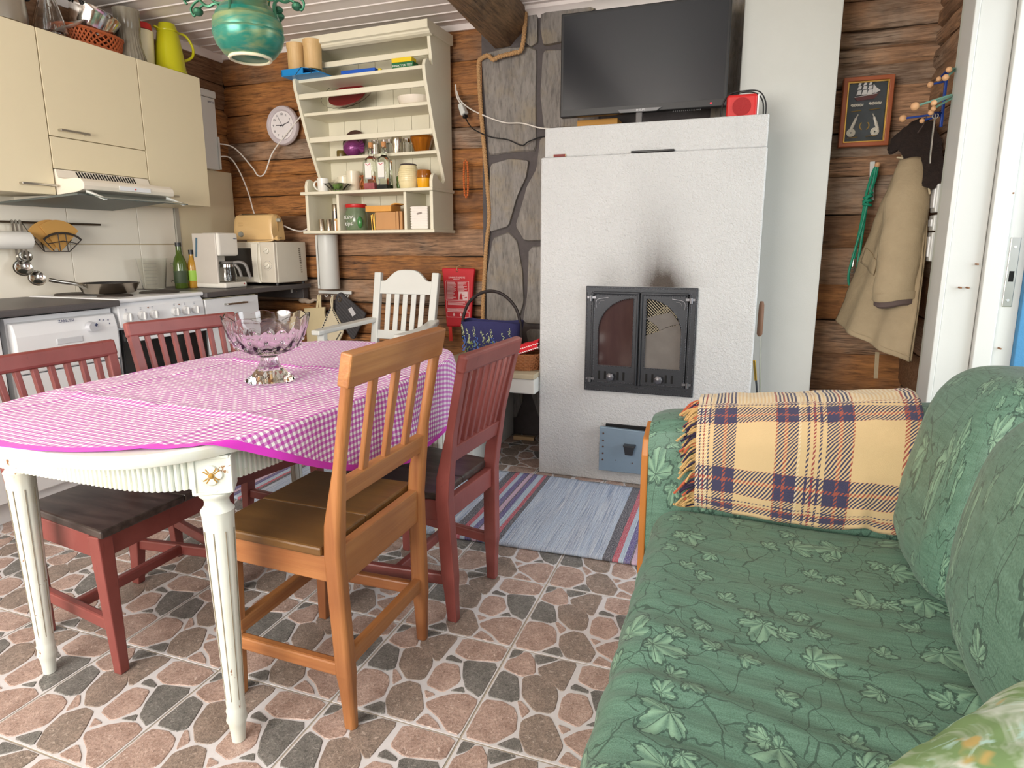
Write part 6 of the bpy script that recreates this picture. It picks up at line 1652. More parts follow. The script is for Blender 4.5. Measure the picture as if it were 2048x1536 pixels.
# --- ledge
z4 = 1.4115
IVO = plain('ivory_ceramic', C8(234, 226, 202), .22); 
def mug(x, y, r_, h, ang_, lab, mat=IVO):
    p = onshelf(x, y, z4); t = thing('mug', lab, 'mug', p, group='ceramic mugs on the shelf ledge')
    MB().lathe([(.002, 0), (r_*.9, 0), (r_*.95, .004), (r_, h), (r_*.94, h), (r_*.88, .008), (.002, .006)], p, 28).build('cup', mat, t, smooth=True)
    d = Vector((math.cos(ang_), math.sin(ang_), 0)); c0 = Vector(p)
    MB().tube(smooth_path([c0+d*r_*.95+Vector((0, 0, h*.80)), c0+d*(r_+.022)+Vector((0, 0, h*.78)), c0+d*(r_+.030)+Vector((0, 0, h*.5)), c0+d*(r_+.016)+Vector((0, 0, h*.24)), c0+d*r_*.95+Vector((0, 0, h*.18))], 4), .0052, 8).build('handle', mat, t, smooth=True)
mug(-.330, -.205, .034, .078, PI, 'white mug with its handle to the left at the ledge end', plain('white_mug', C8(238, 236, 228), .2))
mug(-.265, -.085, .040, .095, PI+.5, 'cream mug behind the little glass bowl')
mug(-.195, -.090, .042, .125, PI+.3, 'tall ivory mug behind the glass bowl')
p = onshelf(-.232, -.195, z4); gbw = thing('leaf_bowl', 'wavy clear glass bowl holding a green candle on the ledge', 'bowl', p)
m = MB(); m.lathe([(.002, 0), (.030, 0), (.045, .012), (.075, .042), (.078, .044), (.072, .042), (.042, .015), (.002, .005)], p, 56, wob=lambda a, i, z: 1+(.10*math.cos(8*a) if 2 < i < 6 else 0)); m.build('bowl', GLASS, gbw, smooth=True)
m = MB()
for k in range(7): m.ball((p[0]+.018*math.cos(k*.9), p[1]+.018*math.sin(k*.9), p[2]+.020), .013, 10)
m.build('green_filling', plain('light_green_wax', C8(146, 190, 96), .6), gbw, smooth=True)
COP = plain('copper', C8(216, 132, 84), .22, .9, var=.1)
p = onshelf(-.085, -.085, z4); tag(MB().lathe([(.002, 0), (.048, 0), (.055, .010), (.057, .05), (.046, .072), (.044, .080), (.056, .088), (.055, .095), (.042, .088), (.040, .075), (.002, .01)], p, 36).build('copper_pot', COP, smooth=True), 'squat copper pot behind the left glass bottle', 'pot')
for k, (x, lab, fill) in enumerate(((.018, 'left clear glass bottle with cork and white label', plain('pink_grit', C8(216, 116, 124), .8, var=.3, vscale=90, bump=.8, bscale=150)), (.105, 'right clear glass bottle with cork and white label', plain('dark_grit', C8(50, 48, 46), .8)))):
    p = onshelf(x, -.205, z4); t = thing('glass_bottle', lab, 'bottle', p, group='corked glass bottles on the ledge')
    BG = glassy('pale_green_glass', (.90, .97, .92, 1), .03, 1.4) if k == 0 else bpy.data.materials['pale_green_glass']
    m = MB(); rings = []
    for z, hw_, e in ((0, .035, .25), (.004, .037, .25), (.150, .037, .25), (.168, .034, .4), (.180, .022, .7), (.188, .0155, 1), (.225, .0145, 1), (.228, .016, 1), (.236, .016, 1)):
        rings.append([(p[0]+hw_*math.copysign(abs(math.cos(a))**e, math.cos(a)), p[1]+hw_*math.copysign(abs(math.sin(a))**e, math.sin(a)), p[2]+z) for a in [2*PI*j/32 for j in range(32)]])
    m.loft(rings); m.build('body', BG, t, smooth=True)
    MB().cyl((p[0], p[1], p[2]+.232), (p[0], p[1], p[2]+.262), .0125, .0145, 14).build('cork', plain('cork', C8(196, 138, 88), .8) if k == 0 else bpy.data.materials['cork'], t, smooth=True)
    lb = MB().box(p[0]-.020, p[1]-.0390, p[2]+.062, p[0]+.020, p[1]-.0375, p[2]+.148).build('paper_label', plain('label_white', C8(238, 234, 228), .7) if k == 0 else bpy.data.materials['label_white'], t)
    MB().tube([(p[0]-.014, p[1]-.0396, p[2]+.143), (p[0], p[1]-.0396, p[2]+.134), (p[0]+.014, p[1]-.0396, p[2]+.143)], .002, 5).build('red_print', plain('label_red', C8(200, 70, 90), .6) if k == 0 else bpy.data.materials['label_red'], lb)
    MB().box(p[0]-.020, p[1]-.0394, p[2]+.058, p[0]+.020, p[1]-.0378, p[2]+.066).build('grey_print', plain('label_grey', C8(170, 170, 168), .6) if k == 0 else bpy.data.materials['label_grey'], lb)
    MB().box(p[0]-.033, p[1]-.033, p[2]+.003, p[0]+.033, p[1]+.033, p[2]+(.038 if k == 0 else .026)).build('filling', fill, t)
p = onshelf(.165, -.12, z4); tag(MB().lathe([(.002, 0), (.026, 0), (.028, .005), (.027, .02), (.030, .03), (.027, .045), (.029, .06), (.028, .078), (.024, .078), (.022, .01), (.002, .008)], p, 28, wob=lambda a, i, z: 1+.04*math.cos(14*a)).build('green_tumbler', plain('green_glass', C8(70, 100, 40), .1), smooth=True), 'dark green ribbed tumbler behind the crock', 'tumbler')
p = onshelf(.252, -.185, z4); ck = thing('stoneware_crock', 'cream ribbed stoneware crock with a dark rim on the ledge', 'crock', p)
MB().lathe([(.002, 0), (.046, 0), (.052, .008), (.060, .05), (.059, .085), (.050, .115), (.044, .128), (.002, .128)], p, 40).build('body', plain('cream_stoneware', C8(232, 218, 172), .3), ck, smooth=True)
for k in range(7): MB().torus((p[0], p[1], p[2]+.04+.011*k), (.0590, .0602, .0606, .0604, .0596, .0580, .0553)[k], .0016, None, 36, 5).build('rib', bpy.data.materials['cream_stoneware'], ck, smooth=True)
MB().torus((p[0], p[1], p[2]+.131), .043, .0045, None, 32, 8).build('rim', plain('dark_rim', C8(62, 52, 54), .4), ck, smooth=True)
p = onshelf(.355, -.19, z4); hj = thing('honey_glass', 'yellow honey jar with an amber glass top on the ledge', 'jar', p)
MB().lathe([(.002, 0), (.034, 0), (.037, .006), (.041, .055), (.002, .056)], p, 28, wob=lambda a, i, z: 1+.03*math.cos(10*a)).build('honey', plain('honey_yellow', C8(236, 170, 24), .25), hj, smooth=True)
MB().lathe([(.041, .057), (.042, .075), (.038, .098), (.034, .098), (.038, .075), (.037, .058)], p, 28, caps=False).build('glass_top', AMB.mat, hj, smooth=True)
# --- bottom compartments
z5 = 1.1845
TIN = plain('steel_tin', C8(190, 178, 160), .25, 1)
for x, y, r_, h, lab in ((-.362, -.20, .018, .068, 'short steel canister in the left shelf compartment'), (-.318, -.185, .016, .068, 'narrow short steel canister beside the short one')):
    tag(MB().lathe([(.002, 0), (r_, 0), (r_, h-.004), (r_-.003, h), (.002, h)], onshelf(x, y, z5), 24).build('steel_canister', TIN, smooth=True), lab, 'canister')
p = onshelf(-.285, -.16, z5); tl = thing('tall_canister', 'tall slim steel flask in the left shelf compartment', 'flask', p)
MB().lathe([(.002, 0), (.020, 0), (.020, .115), (.002, .115)], p, 24).build('body', plain('grey_steel', C8(150, 140, 134), .3, .9), tl, smooth=True)
MB().lathe([(.002, 0), (.0205, 0), (.0205, .036), (.018, .040), (.002, .040)], (p[0], p[1], p[2]+.116), 24).build('lid', TIN, tl, smooth=True)
p = onshelf(-.243, -.19, z5); gr = thing('spice_grinder', 'dark topped spice grinder in the left shelf compartment', 'grinder', p)
MB().lathe([(.002, 0), (.017, 0), (.018, .005), (.018, .055), (.002, .055)], p, 20).build('glass', plain('spice_tan', C8(206, 160, 112), .3), gr, smooth=True)
MB().box(p[0]-.018, p[1]-.0185, p[2]+.056, p[0]+.018, p[1]+.0185, p[2]+.070).build('collar', CUPW, gr, bevel=.003)
MB().lathe([(.002, 0), (.015, 0), (.013, .03), (.010, .05), (.008, .058), (.002, .062)], (p[0], p[1], p[2]+.0705), 18).build('top', BLACK, gr, smooth=True)
p = onshelf(-.125, -.17, z5); jr = thing('jar_red_lid', 'glass jar with a red lid and white handwriting', 'jar', p)
MB().lathe([(.002, 0), (.060, 0), (.064, .006), (.064, .105), (.055, .122), (.055, .132), (.002, .132)], p, 36).build('glass', plain('jar_green_grey', C8(112, 128, 100), .12, var=.3, vscale=14), jr, smooth=True)
MB().lathe([(.002, 0), (.060, 0), (.062, .003), (.062, .018), (.059, .021), (.002, .021)], (p[0], p[1], p[2]+.131), 36).build('lid', RED, jr, smooth=True)
WP = plain('chalk_white', C8(236, 236, 230), .7)
text('Kahvi', WP, .030, frame((p[0]-.012, p[1]-.0645, p[2]+.075), (1, -.05, .08), (0, 0, 1)), jr)
text('tipsi', WP, .036, frame((p[0]-.010, p[1]-.0645, p[2]+.038), (1, -.05, .05), (0, 0, 1)), jr)
m = MB(); m.ball((p[0]+.044, p[1]-.040, p[2]+.045), .026, 14, .8, .5, 1.4); m.build('green_patch', plain('jar_green', C8(60, 124, 62), .2), jr, smooth=True)
KR = plain('kraft_card', C8(196, 146, 96), .75, var=.06); KR2 = plain('orange_wood_box', C8(220, 158, 74), .6, var=.1)
p = onshelf(.115, -.175, z5)
tag(MB().box(p[0]-.07, p[1]-.05, p[2], p[0]+.062, p[1]+.09, p[2]+.100).build('kraft_box', KR, bevel=.002), 'brown cardboard box in the middle shelf compartment', 'box')
p2 = onshelf(.198, -.18, z5)
for k in range(2):
    q = onshelf(.190+.024*k, -.175, z5); tag(MB().box(q[0]-.009, q[1]-.05, q[2], q[0]+.009, q[1]+.08, q[2]+.102).build('notebook', KR, bevel=.001), ('brown notebook standing right beside the cardboard box', 'brown notebook standing against the right divider')[k], 'notebook', 'brown notebooks')
q = onshelf(.09, -.165, z5+.1035); bx_ = thing('wooden_box', 'thin orange wooden box lying across the cardboard box', 'box', q)
MB().box(q[0]-.115, q[1]-.055, q[2], q[0]+.055, q[1]+.06, q[2]+.034).build('body', KR2, bx_, bevel=.002)
m = MB(); m.grid(lambda a, b: (q[0]+.055+.062*a, q[1]-.055+.11*b, q[2]+.036+.008*math.sin(a*3)), 8, 3); m.build('lid', KR2, bx_, smooth=True, solid=.004)
q = onshelf(-.025, -.14, z5); m = MB()
for k in range(5): m.cyl((q[0]+.009*k-.012, q[1]+.01*(k % 2), q[2]), (q[0]+.010*k-.016, q[1], q[2]+.090+.004*k), .0035, n=8)
tag(m.build('amber_sticks', plain('amber_sticks', C8(196, 142, 40), .3, .4), smooth=True), 'bundle of amber sticks between the jar and the cardboard box', 'sticks', kind='stuff')
q = onshelf(.335, -.165, z5); nk = thing('white_basket', 'white woven box with a cut out handle in the right compartment', 'basket', q)
WB = plain('white_weave', C8(238, 232, 224), .8, bump=.4, bscale=90)
MB().box(q[0]-.052, q[1]-.062, q[2], q[0]+.052, q[1]+.075, q[2]+.128).build('body', WB, nk, bevel=.006)
for k in range(9): MB().box(q[0]-.054, q[1]-.0645, q[2]+.004+.0138*k, q[0]+.054, q[1]-.061, q[2]+.0145+.0138*k).build('woven_band', WB, nk, bevel=.002)
MB().bar((q[0]-.012, q[1]-.0655, q[2]+.085), (q[0]+.018, q[1]-.0655, q[2]+.092), .005, .010).build('handle_hole', plain('hole_grey', C8(150, 140, 132), .8), nk, bevel=.002)
# cup dispenser under the shelf
dsp = thing('cup_dispenser', 'white cylindrical cup dispenser below the shelf', 'dispenser', (-1.93, 1.985, .82))
m = MB(); m.lathe([(.060, 0), (.062, .004), (.062, .338), (.056, .338), (.056, .004)], (-1.925, 1.955, .822), 32, caps=False); m.build('tube', WHITEP, dsp, smooth=True, solid=.002)
MB().box(-2.004, 1.935, .823, -1.985, 2.01, 1.16).build('side_fin', WHITEP, dsp, bevel=.003)
m = MB(); c0 = Vector((-1.925, 1.955)); a_ = R(222)
pts = [(c0.x+.0625*math.cos(a_+d), c0.y+.0625*math.sin(a_+d)) for d in (-.14, -.07, 0, .07, .14)]
m.grid(lambda a, b: (c0.x+.0634*math.cos(a_-.16+.32*a), c0.y+.0634*math.sin(a_-.16+.32*a), .845+.30*b), 6, 4); m.build('sight_slot', DGREY, dsp)
# hook rail with pot holders
hr = thing('hook_rail', 'small white hook rail below the cup dispenser', 'hook rail', (-1.93, 2.0, .78))
MB().box(-2.050, 2.000, .786, -1.800, 2.014, .806).build('board', WHITEP, hr, bevel=.002)
for x in (-2.035, -1.985, -1.935, -1.885, -1.825): MB().torus((x, 1.992, .776), .009, .003, Matrix.Rotation(R(90), 3, 'X'), 12, 6, R(150), R(390)).build('hook', WHITEP, hr, smooth=True)
def sheet(name, lab, cat, poly2, y, mat, th, parts=None):
    t = thing(name, lab, cat, (sum(a for a, b in poly2)/len(poly2), y, min(b for a, b in poly2)))
    MB().prism(poly2, 'y', y-th, y+th).build('cloth', mat, t, bevel=min(.005, th*.8))
    return t
CLO = plain('cream_cotton', C8(214, 198, 158), .9, var=.06, bump=.2, bscale=200)
bg = sheet('cotton_bag', 'cream cotton bag hanging from the hook rail', 'bag', [(-2.160, .686), (-1.995, .700), (-2.000, .66), (-1.985, .55), (-1.980, .44), (-2.150, .44), (-2.150, .60)], 1.990, CLO, .010)
for x in (-2.058, -2.032): MB().bar((x, 1.988, .69), (-2.035+(x+2.045)*.4, 1.988, .775), .016, .004, up=(0, 1, 0)).build('strap', CLO, bg)
KNIT = plain('cream_knit', C8(226, 214, 184), .95, var=.08, bump=.6, bscale=260)
ph = sheet('knitted_potholder', 'cream knitted pot holder with dark stitching on the hook rail', 'pot holder', [(-1.925, .705), (-1.862, .600), (-1.845, .545), (-1.885, .475), (-1.950, .455), (-2.038, .535), (-1.98, .63)], 1.965, KNIT, .008)
DST = plain('dark_stitch', C8(44, 46, 54), .9)
m = MB()
for (a, b), (c, d) in (((-1.932, .690), (-2.015, .542)), ((-2.015, .532), (-1.955, .478)), ((-1.918, .690), (-1.868, .590)), ((-1.86, .545), (-1.90, .49))):
    n = 9
    for k in range(n): t0 = (k+.15)/n; t1 = (k+.75)/n; m.bar((a+(c-a)*t0, 1.956, b+(d-b)*t0), (a+(c-a)*t1, 1.956, b+(d-b)*t1), .008, .003, up=(0, 1, 0))
m.build('stitching', DST, ph, kind='stuff')
MB().tube(smooth_path([(-1.926, 1.962, .70), (-1.930, 1.965, .75), (-1.928, 1.985, .775), (-1.918, 1.965, .75), (-1.920, 1.962, .70)], 5), .0045, 6).build('loop', KNIT, ph, smooth=True)
QLT = NT('grey_quilted'); co = QLT.co('Object', (34, 34, 34), (0, R(45), 0)); wv_ = QLT.n('ShaderNodeTexWave'); QLT.l(co, wv_.inputs[0]); wv_.inputs['Scale'].default_value = .5; wv_.bands_direction = 'X'
QLT.base(QLT.mix(QLT.noise(QLT.co('Object'), 120, 3), C8(58, 57, 60), C8(78, 76, 78))); QLT.par(Roughness=.85); QLT.bump(wv_.outputs['Fac'], .6, .006)
q1 = sheet('quilted_potholder', 'dark grey quilted pot holder with a metal eyelet on the hook rail', 'pot holder', [(-1.888, .786), (-1.865, .800), (-1.680, .668), (-1.688, .648), (-1.775, .500), (-1.800, .500), (-1.905, .660), (-1.900, .76)], 1.982, QLT.mat, .010)
MB().torus((-1.868, 1.970, .755), .014, .004, Matrix.Rotation(R(90), 3, 'X'), 18, 6).build('eyelet', CHROME, q1, smooth=True)
MB().bar((-1.795, 1.9705, .70), (-1.765, 1.9705, .655), .032, .002, up=(0, 1, 0)).build('label', plain('label_pale', C8(206, 204, 206), .8), q1)
q2 = sheet('quilted_potholder', 'dark grey quilted pot holder mostly hidden behind the knitted one', 'pot holder', [(-1.90, .775), (-1.880, .78), (-1.93, .58), (-2.010, .610), (-2.018, .625)], 2.000, QLT.mat, .007)
shl = thing('bird_hook', 'grey bird shaped wooden hook beside the worktop', 'hook', (-2.13, 1.99, .70))
m = MB(); m.ball((-2.165, 1.985, .738), .024, 14, 1.3, .7, .75); m.build('body', plain('grey_driftwood', C8(176, 158, 140), .7), shl, smooth=True)
m = MB(); m.tube(smooth_path([(-2.15, 1.985, .740), (-2.11, 1.985, .732), (-2.075, 1.985, .745), (-2.05, 1.985, .742)], 5), [.016]*5+[.012]*5+[.008]*5+[.005], 8); m.build('tail', bpy.data.materials['grey_driftwood'], shl, smooth=True)
m = MB(); m.cyl((-2.16, 1.985, .756), (-2.16, 2.02, .766), .003, n=6); m.build('nail', STEEL, shl)

# ================================================================ CLOCK
ck_ = thing('round_clock', 'round white wall clock showing ten to three on the log wall', 'clock', (-2.25, 2.0, 1.72))
CX, CZ, CY = -2.245, 1.845, 2.006
LIL = plain('clock_casing', C8(206, 196, 200), .4); FACE = plain('clock_face', C8(234, 228, 228), .5); INKB = plain('clock_ink', C8(52, 46, 54), .5)
MY = Matrix.Rotation(R(90), 3, 'X')
MB().lathe([(.002, -.006), (.112, -.006), (.120, .0), (.121, .010), (.114, .022), (.096, .026), (.088, .020), (.086, .012), (.002, .012)], (CX, CY, CZ), 48, MY).build('casing', LIL, ck_, smooth=True)
fc = MB().lathe([(.002, .0125), (.0865, .0125), (.0865, .0140), (.002, .0140)], (CX, CY, CZ), 44, MY).build('face', FACE, ck_)
for k in range(1, 13):
    a = PI/2-2*PI*k/12; text(str(k), INKB, .020, frame((CX+.068*math.cos(a), CY-.0146, CZ+.068*math.sin(a)), (1, 0, 0), (0, 0, 1)), fc, 'numeral')
for a, l, w_, nm in ((R(177), .046, .005, 'hour_hand'), (R(18), .058, .004, 'minute_hand'), (R(118), .066, .0018, 'second_hand')):
    MB().bar((CX-.014*math.cos(a), CY-.0165, CZ-.014*math.sin(a)), (CX+l*math.cos(a), CY-.0165, CZ+l*math.sin(a)), w_, .0012, up=(0, 1, 0)).build(nm, INKB, ck_)

# ================================================================ PENDANT LAMP
LX, LY, LZ = -.742, 0.0, 1.588
lp = thing('pendant_lamp', 'verdigris green pendant lamp with gilded scroll arms', 'lamp', (LX, LY, LZ))
VER = NT('verdigris_ceramic'); co = VER.co('Object'); n1 = VER.noise(VER.co('Object', (6, 6, 26)), 1, 4, .6, .5)
VER.base(VER.mix(VER.ramp(n1, [(.45, (0, 0, 0, 1)), (.70, (1, 1, 1, 1))]), C8(34, 118, 102), C8(150, 150, 92))); VER.par(Roughness=VER.m('ADD', .18, VER.m('MULTIPLY', n1, .25)), Metallic=.25)
MB().lathe([(.050, 0), (.066, .008), (.082, .030), (.0905, .055), (.0905, .060), (.088, .063), (.0895, .075), (.086, .092), (.083, .094), (.078, .108), (.074, .110), (.066, .124), (.056, .130), (.054, .134), (.052, .158), (.055, .164), (.050, .170), (.056, .178), (.05, .20), (.042, .21), (.042, .25), (.02, .26), (.016, .30)], (LX, LY, LZ), 48).build('body', VER.mat, lp, smooth=True)
MB().torus((LX, LY, LZ-.001), .0515, .0045, None, 40, 8).build('rim', plain('pale_rim', C8(214, 208, 178), .3), lp, smooth=True)
MB().lathe([(.0485, .0), (.060, .012), (.072, .03), (.002, .06)], (LX, LY, LZ+.001), 32, caps=False).build('lining', plain('gold_lining', C8(176, 130, 40), .3, .7), lp, smooth=True)
GRN = plain('green_gilt_metal', C8(52, 106, 80), .4, .5, var=.5, vscale=70); GIL = plain('gilt_metal', C8(172, 148, 70), .35, .8)
for k, a0 in enumerate((R(-168), R(12), R(100), R(-80))):
    d = Vector((math.cos(a0), math.sin(a0), 0)); c0 = Vector((LX, LY, LZ))
    P3 = lambda r_, z: c0+d*r_+Vector((0, 0, z))
    sd_ = d.cross(Vector((0, 0, 1)))
    m = MB()
    m.tube(smooth_path([P3(.080, .095), P3(.076, .125), P3(.088, .140), P3(.110, .134), P3(.130, .148), P3(.150, .185), P3(.17, .26)], 5), .0042, 6)
    m.tube(smooth_path([P3(.060, .142), P3(.085, .142), P3(.110, .165), P3(.125, .21), P3(.14, .28)], 5), .0034, 6)
    m.tube(smooth_path([P3(.118, .140), P3(.140, .128), P3(.152, .112), P3(.160, .128), P3(.150, .142), P3(.136, .150)], 5), .0034, 6)
    m.tube(smooth_path([P3(.136, .160), P3(.162, .165), P3(.178, .155), P3(.170, .142)], 5), .003, 6)
    arm = m.build('scroll_arm', GRN, lp, smooth=True)
    m = MB()
    for r_, z in ((.140, .122), (.172, .160), (.165, .175)): m.ball(P3(r_, z), .0125, 10, 1.1, 1.1, .9)
    m.build('leaf', GRN, arm, smooth=True)
    m = MB(); m.tube(smooth_path([P3(.128, .150), P3(.118, .172), P3(.10, .20)], 4), .0022, 5); m.ball(P3(.172, .163), .007, 8); m.ball(P3(.140, .126), .007, 8); m.build('gilding', GIL, arm, smooth=True)
m = MB(); m.tube(smooth_path([(LX+.035, LY-.05, LZ+.152), (LX+.06, LY-.062, LZ+.153), (LX+.085, LY-.055, LZ+.165), (LX+.10, LY-.04, LZ+.20)], 5), .0042, 8); m.ball((LX+.035, LY-.046, LZ+.152), .008, 10); m.build('gilt_hook', GIL, lp, smooth=True)
m = MB(); m.tube([(LX, LY, LZ+.29), (LX, LY, 2.30)], .004, 8); m.lathe([(.002, 0), (.03, .012), (.045, .03), (.002, .032)], (LX, LY, 2.276), 24); m.build('stem', VER.mat, lp, smooth=True)

# ================================================================ BACK WALL, RIGHT OF THE SHELF
fbk = thing('fire_blanket', 'red fire blanket pouch with white printed instructions on the log wall', 'fire blanket', (-1.035, 2.0, .52))
REDF = plain('red_pouch_fabric', C8(190, 24, 38), .6, var=.06)
FY = 1.992
pts = [(-1.144, .956), (-1.135, .962), (-.93, .960), (-.927, .952), (-.936, .90), (-.952, .70), (-.958, .612), (-1.118, .608), (-1.124, .70), (-1.135, .90)]
pou = MB().prism(pts, 'y', FY-.014, FY+.010).build('pouch', REDF, fbk, bevel=.008, seg=3)
MB().bar((-1.098, FY-.004, .612), (-1.092, FY-.006, .520), .022, .003, up=(0, 1, 0)).build('pull_tab', plain('orange_red_tape', C8(220, 50, 36), .6), fbk)
MB().torus((-1.040, FY-.0155, .948), .0065, .002, Matrix.Rotation(R(90), 3, 'X'), 14, 6).build('eyelet', CHROME, fbk, smooth=True)
MB().tube(smooth_path([(-1.04, FY-.016, .948), (-1.043, FY-.010, .966), (-1.035, FY, .975), (-1.02, FY, .972)], 4), .0022, 6).build('string', ROPE.mat, fbk, smooth=True)
WPR = plain('white_pouch_print', C8(236, 206, 206), .7)
yy = FY-.0148
text('SAMMUTUSPEITE', WPR, .0145, frame((-1.043, yy, .905), (1, 0, 0), (0, 0, 1)), pou)
text('BRANDFILT', WPR, .009, frame((-1.043, yy, .895), (1, 0, 0), (0, 0, 1)), pou)
m = MB()
def rc(a, b, c, d, t=.0018):
    for q in ((a, b, c, b), (c, b, c, d), (c, d, a, d), (a, d, a, b)): m.bar((q[0], yy, q[1]), (q[2], yy, q[3]), t, .0008, up=(0, 1, 0))
rc(-1.116, .884, -.966, .772); rc(-1.113, .768, -.967, .720); rc(-1.112, .700, -.966, .668)
m.build('print_border', WPR, pou, kind='stuff')
random.seed(5); m = MB()
for cx0 in (-1.108, -1.038):
    for i in range(22):
        z = .878-.0047*i
        if cx0 > -1.05 and z < .828: continue
        m.box(cx0, yy-.0005, z-.0011, cx0+random.uniform(.035, .062), yy+.0005, z+.0011)
for i in range(5): m.box(-1.104, yy-.0005, .760-.0045*i, -1.104+random.uniform(.09, .13), yy+.0005, .7618-.0045*i)
for i in range(4): m.box(-1.108, yy-.0005, .7145-.0045*i, -1.108+random.uniform(.09, .135), yy+.0005, .7165-.0045*i)
m.build('print_lines', WPR, pou, kind='stuff')
m = MB(); m.box(-1.033, yy-.0006, .774, -.974, yy+.0005, .824); pic = m.build('print_picture', WPR, pou)
m = MB(); m.prism([(-1.028, .776), (-1.024, .80), (-1.016, .815), (-1.010, .80), (-1.006, .776)], 'y', yy-.0012, yy-.0005); m.bar((-1.012, yy-.001, .796), (-.995, yy-.001, .80), .003, .0006, up=(0, 1, 0)); m.prism([(-.995, .782), (-.978, .786), (-.980, .792), (-.994, .788)], 'y', yy-.0012, yy-.0005); m.build('print_figure', REDF, pic)
m = MB()
for x in (-1.066, -1.020): m.prism([(x-.003, .694), (x+.003, .694), (x+.003, .684), (x+.008, .684), (x, .673), (x-.008, .684), (x-.003, .684)], 'y', yy-.0006, yy+.0004)
m.build('print_arrow', WPR, pou, kind='stuff')
# bead string
bd = thing('bead_string', 'string of orange wooden beads hanging on the log wall', 'beads', (-.98, 2.0, 1.38))
BEADM = plain('orange_bead', C8(206, 110, 56), .4, var=.12)
m = MB()
for s_ in (-1, 1):
    for k in range(15): m.ball((-.981+s_*(.0095+.004*math.sin(k/14*PI)), 1.992, 1.565-.0130*k), .0072, 8)
m.ball((-.981, 1.992, 1.575), .006, 8); m.ball((-.981, 1.992, 1.372), .008, 8)
m.build('beads', BEADM, bd, smooth=True, kind='stuff')
# extension socket and the two cables to the television
sk = thing('extension_socket', 'white extension socket hanging beside the shelf', 'socket', (-.985, 1.99, 1.82))
MB().bar((-1.005, 1.985, 1.885), (-.975, 1.975, 1.822), .030, .030, w1=.040, h1=.036).build('socket', WHITEP, sk, bevel=.008, seg=3)
MB().bar((-.974, 1.974, 1.818), (-.968, 1.970, 1.803), .026, .024).build('plug', BLACK, sk, bevel=.005)
MB().tube(smooth_path([(-1.035, 1.99, 1.99), (-1.03, 1.988, 1.93), (-1.008, 1.985, 1.89)], 5), .0042, 8).build('lead', CAB, sk, smooth=True)
cable([(-1.028, 1.985, 1.955), (-1.0, 1.972, 1.90), (-.93, 1.94, 1.845), (-.82, 1.885, 1.79), (-.70, 1.875, 1.745), (-.60, 1.875, 1.735), (-.50, 1.872, 1.705), (-.40, 1.85, 1.685), (-.30, 1.80, 1.62)], .0036, 'white cable crossing the slate wall to the stove top')
cable([(-.968, 1.968, 1.802), (-.93, 1.94, 1.755), (-.87, 1.88, 1.715), (-.78, 1.872, 1.675), (-.68, 1.872, 1.655), (-.60, 1.872, 1.622), (-.56, 1.872, 1.64), (-.48, 1.872, 1.66), (-.36, 1.85, 1.65), (-.30, 1.80, 1.615)], .0034, 'black cable crossing the slate wall to the stove top', BLACK)
# ================================================================ KNOT FRAME
kf = thing('knot_frame', 'framed sailors knots with a model sailing ship on the log wall', 'picture', (1.05, 2.0, 1.545))
FW = plain('mahogany_frame', C8(160, 84, 48), .4, var=.1)
fx0, fx1, fz0, fz1 = .944, 1.152, 1.547, 1.855
FYK = 2.000
m = MB(); ring2(m, rect(fx0, fz0, fx1, fz1), rect(fx0+.019, fz0+.019, fx1-.019, fz1-.019), FYK-.030, FYK+.012); m.build('frame', FW, kf, bevel=.003)
m = MB(); ring2(m, rect(fx0+.019, fz0+.019, fx1-.019, fz1-.019), rect(fx0+.025, fz0+.025, fx1-.025, fz1-.025), FYK-.020, FYK-.010); m.build('gilt_slip', BRASS, kf)
bk = MB().box(fx0+.015, FYK-.004, fz0+.015, fx1-.015, FYK+.004, fz1-.015).build('backing', plain('slate_blue_card', C8(62, 70, 76), .6), kf)
MB().box(fx0+.02, FYK-.024, fz0+.02, fx1-.02, FYK-.0225, fz1-.02).build('pane', glassy('picture_glass', (1, 1, 1, 1), .0, 1.15), kf)
cxk = (fx0+fx1)/2; yk = FYK-.008
SAIL = plain('sail_white', C8(226, 224, 222), .7); HULL = plain('hull_brown', C8(92, 40, 40), .5); RPW = plain('white_cord', C8(226, 220, 206), .8)
m = MB(); m.prism([(cxk-.052, 1.766), (cxk+.040, 1.778), (cxk+.056, 1.792), (cxk+.036, 1.765), (cxk+.030, 1.758), (cxk-.040, 1.752)], 'y', yk-.006, yk+.003); m.build('ship_hull', HULL, bk)
MB().bar((cxk-.052, yk-.006, 1.768), (cxk+.040, yk-.006, 1.779), .003, .002).build('ship_rail', SAIL, bk)
for x0, s_ in ((-.036, .9), (-.014, 1.0), (.008, 1.0)):
    for z, w_, h in ((1.776, .022, .022), (1.800, .018, .016), (1.818, .013, .012)):
        MB().prism([(cxk+x0-w_/2*s_, z), (cxk+x0+w_/2*s_, z+.002), (cxk+x0+w_*.40*s_+.003, z+h), (cxk+x0-w_*.36*s_+.003, z+h)], 'y', yk-.007, yk-.004).build('sail', SAIL, bk)
for k in range(2): MB().prism([(cxk+.020+.010*k, 1.780), (cxk+.046+.006*k, 1.792), (cxk+.022+.008*k, 1.822-.012*k)], 'y', yk-.006-.001*k, yk-.004-.001*k).build('sail', SAIL, bk)
for sx_, sz_ in ((-.038, 1.733), (.036, 1.737)):
    m = MB(); m.tube([(cxk+sx_+(t-.5)*.052, yk-.004, sz_+.004*math.sin(t*14)) for t in [i/24 for i in range(25)]], .0028, 6); m.tube([(cxk+sx_+(t-.5)*.048, yk-.006, sz_-.004*math.sin(t*14)) for t in [i/24 for i in range(25)]], .0028, 6); m.build('knot', RPW, bk, smooth=True)
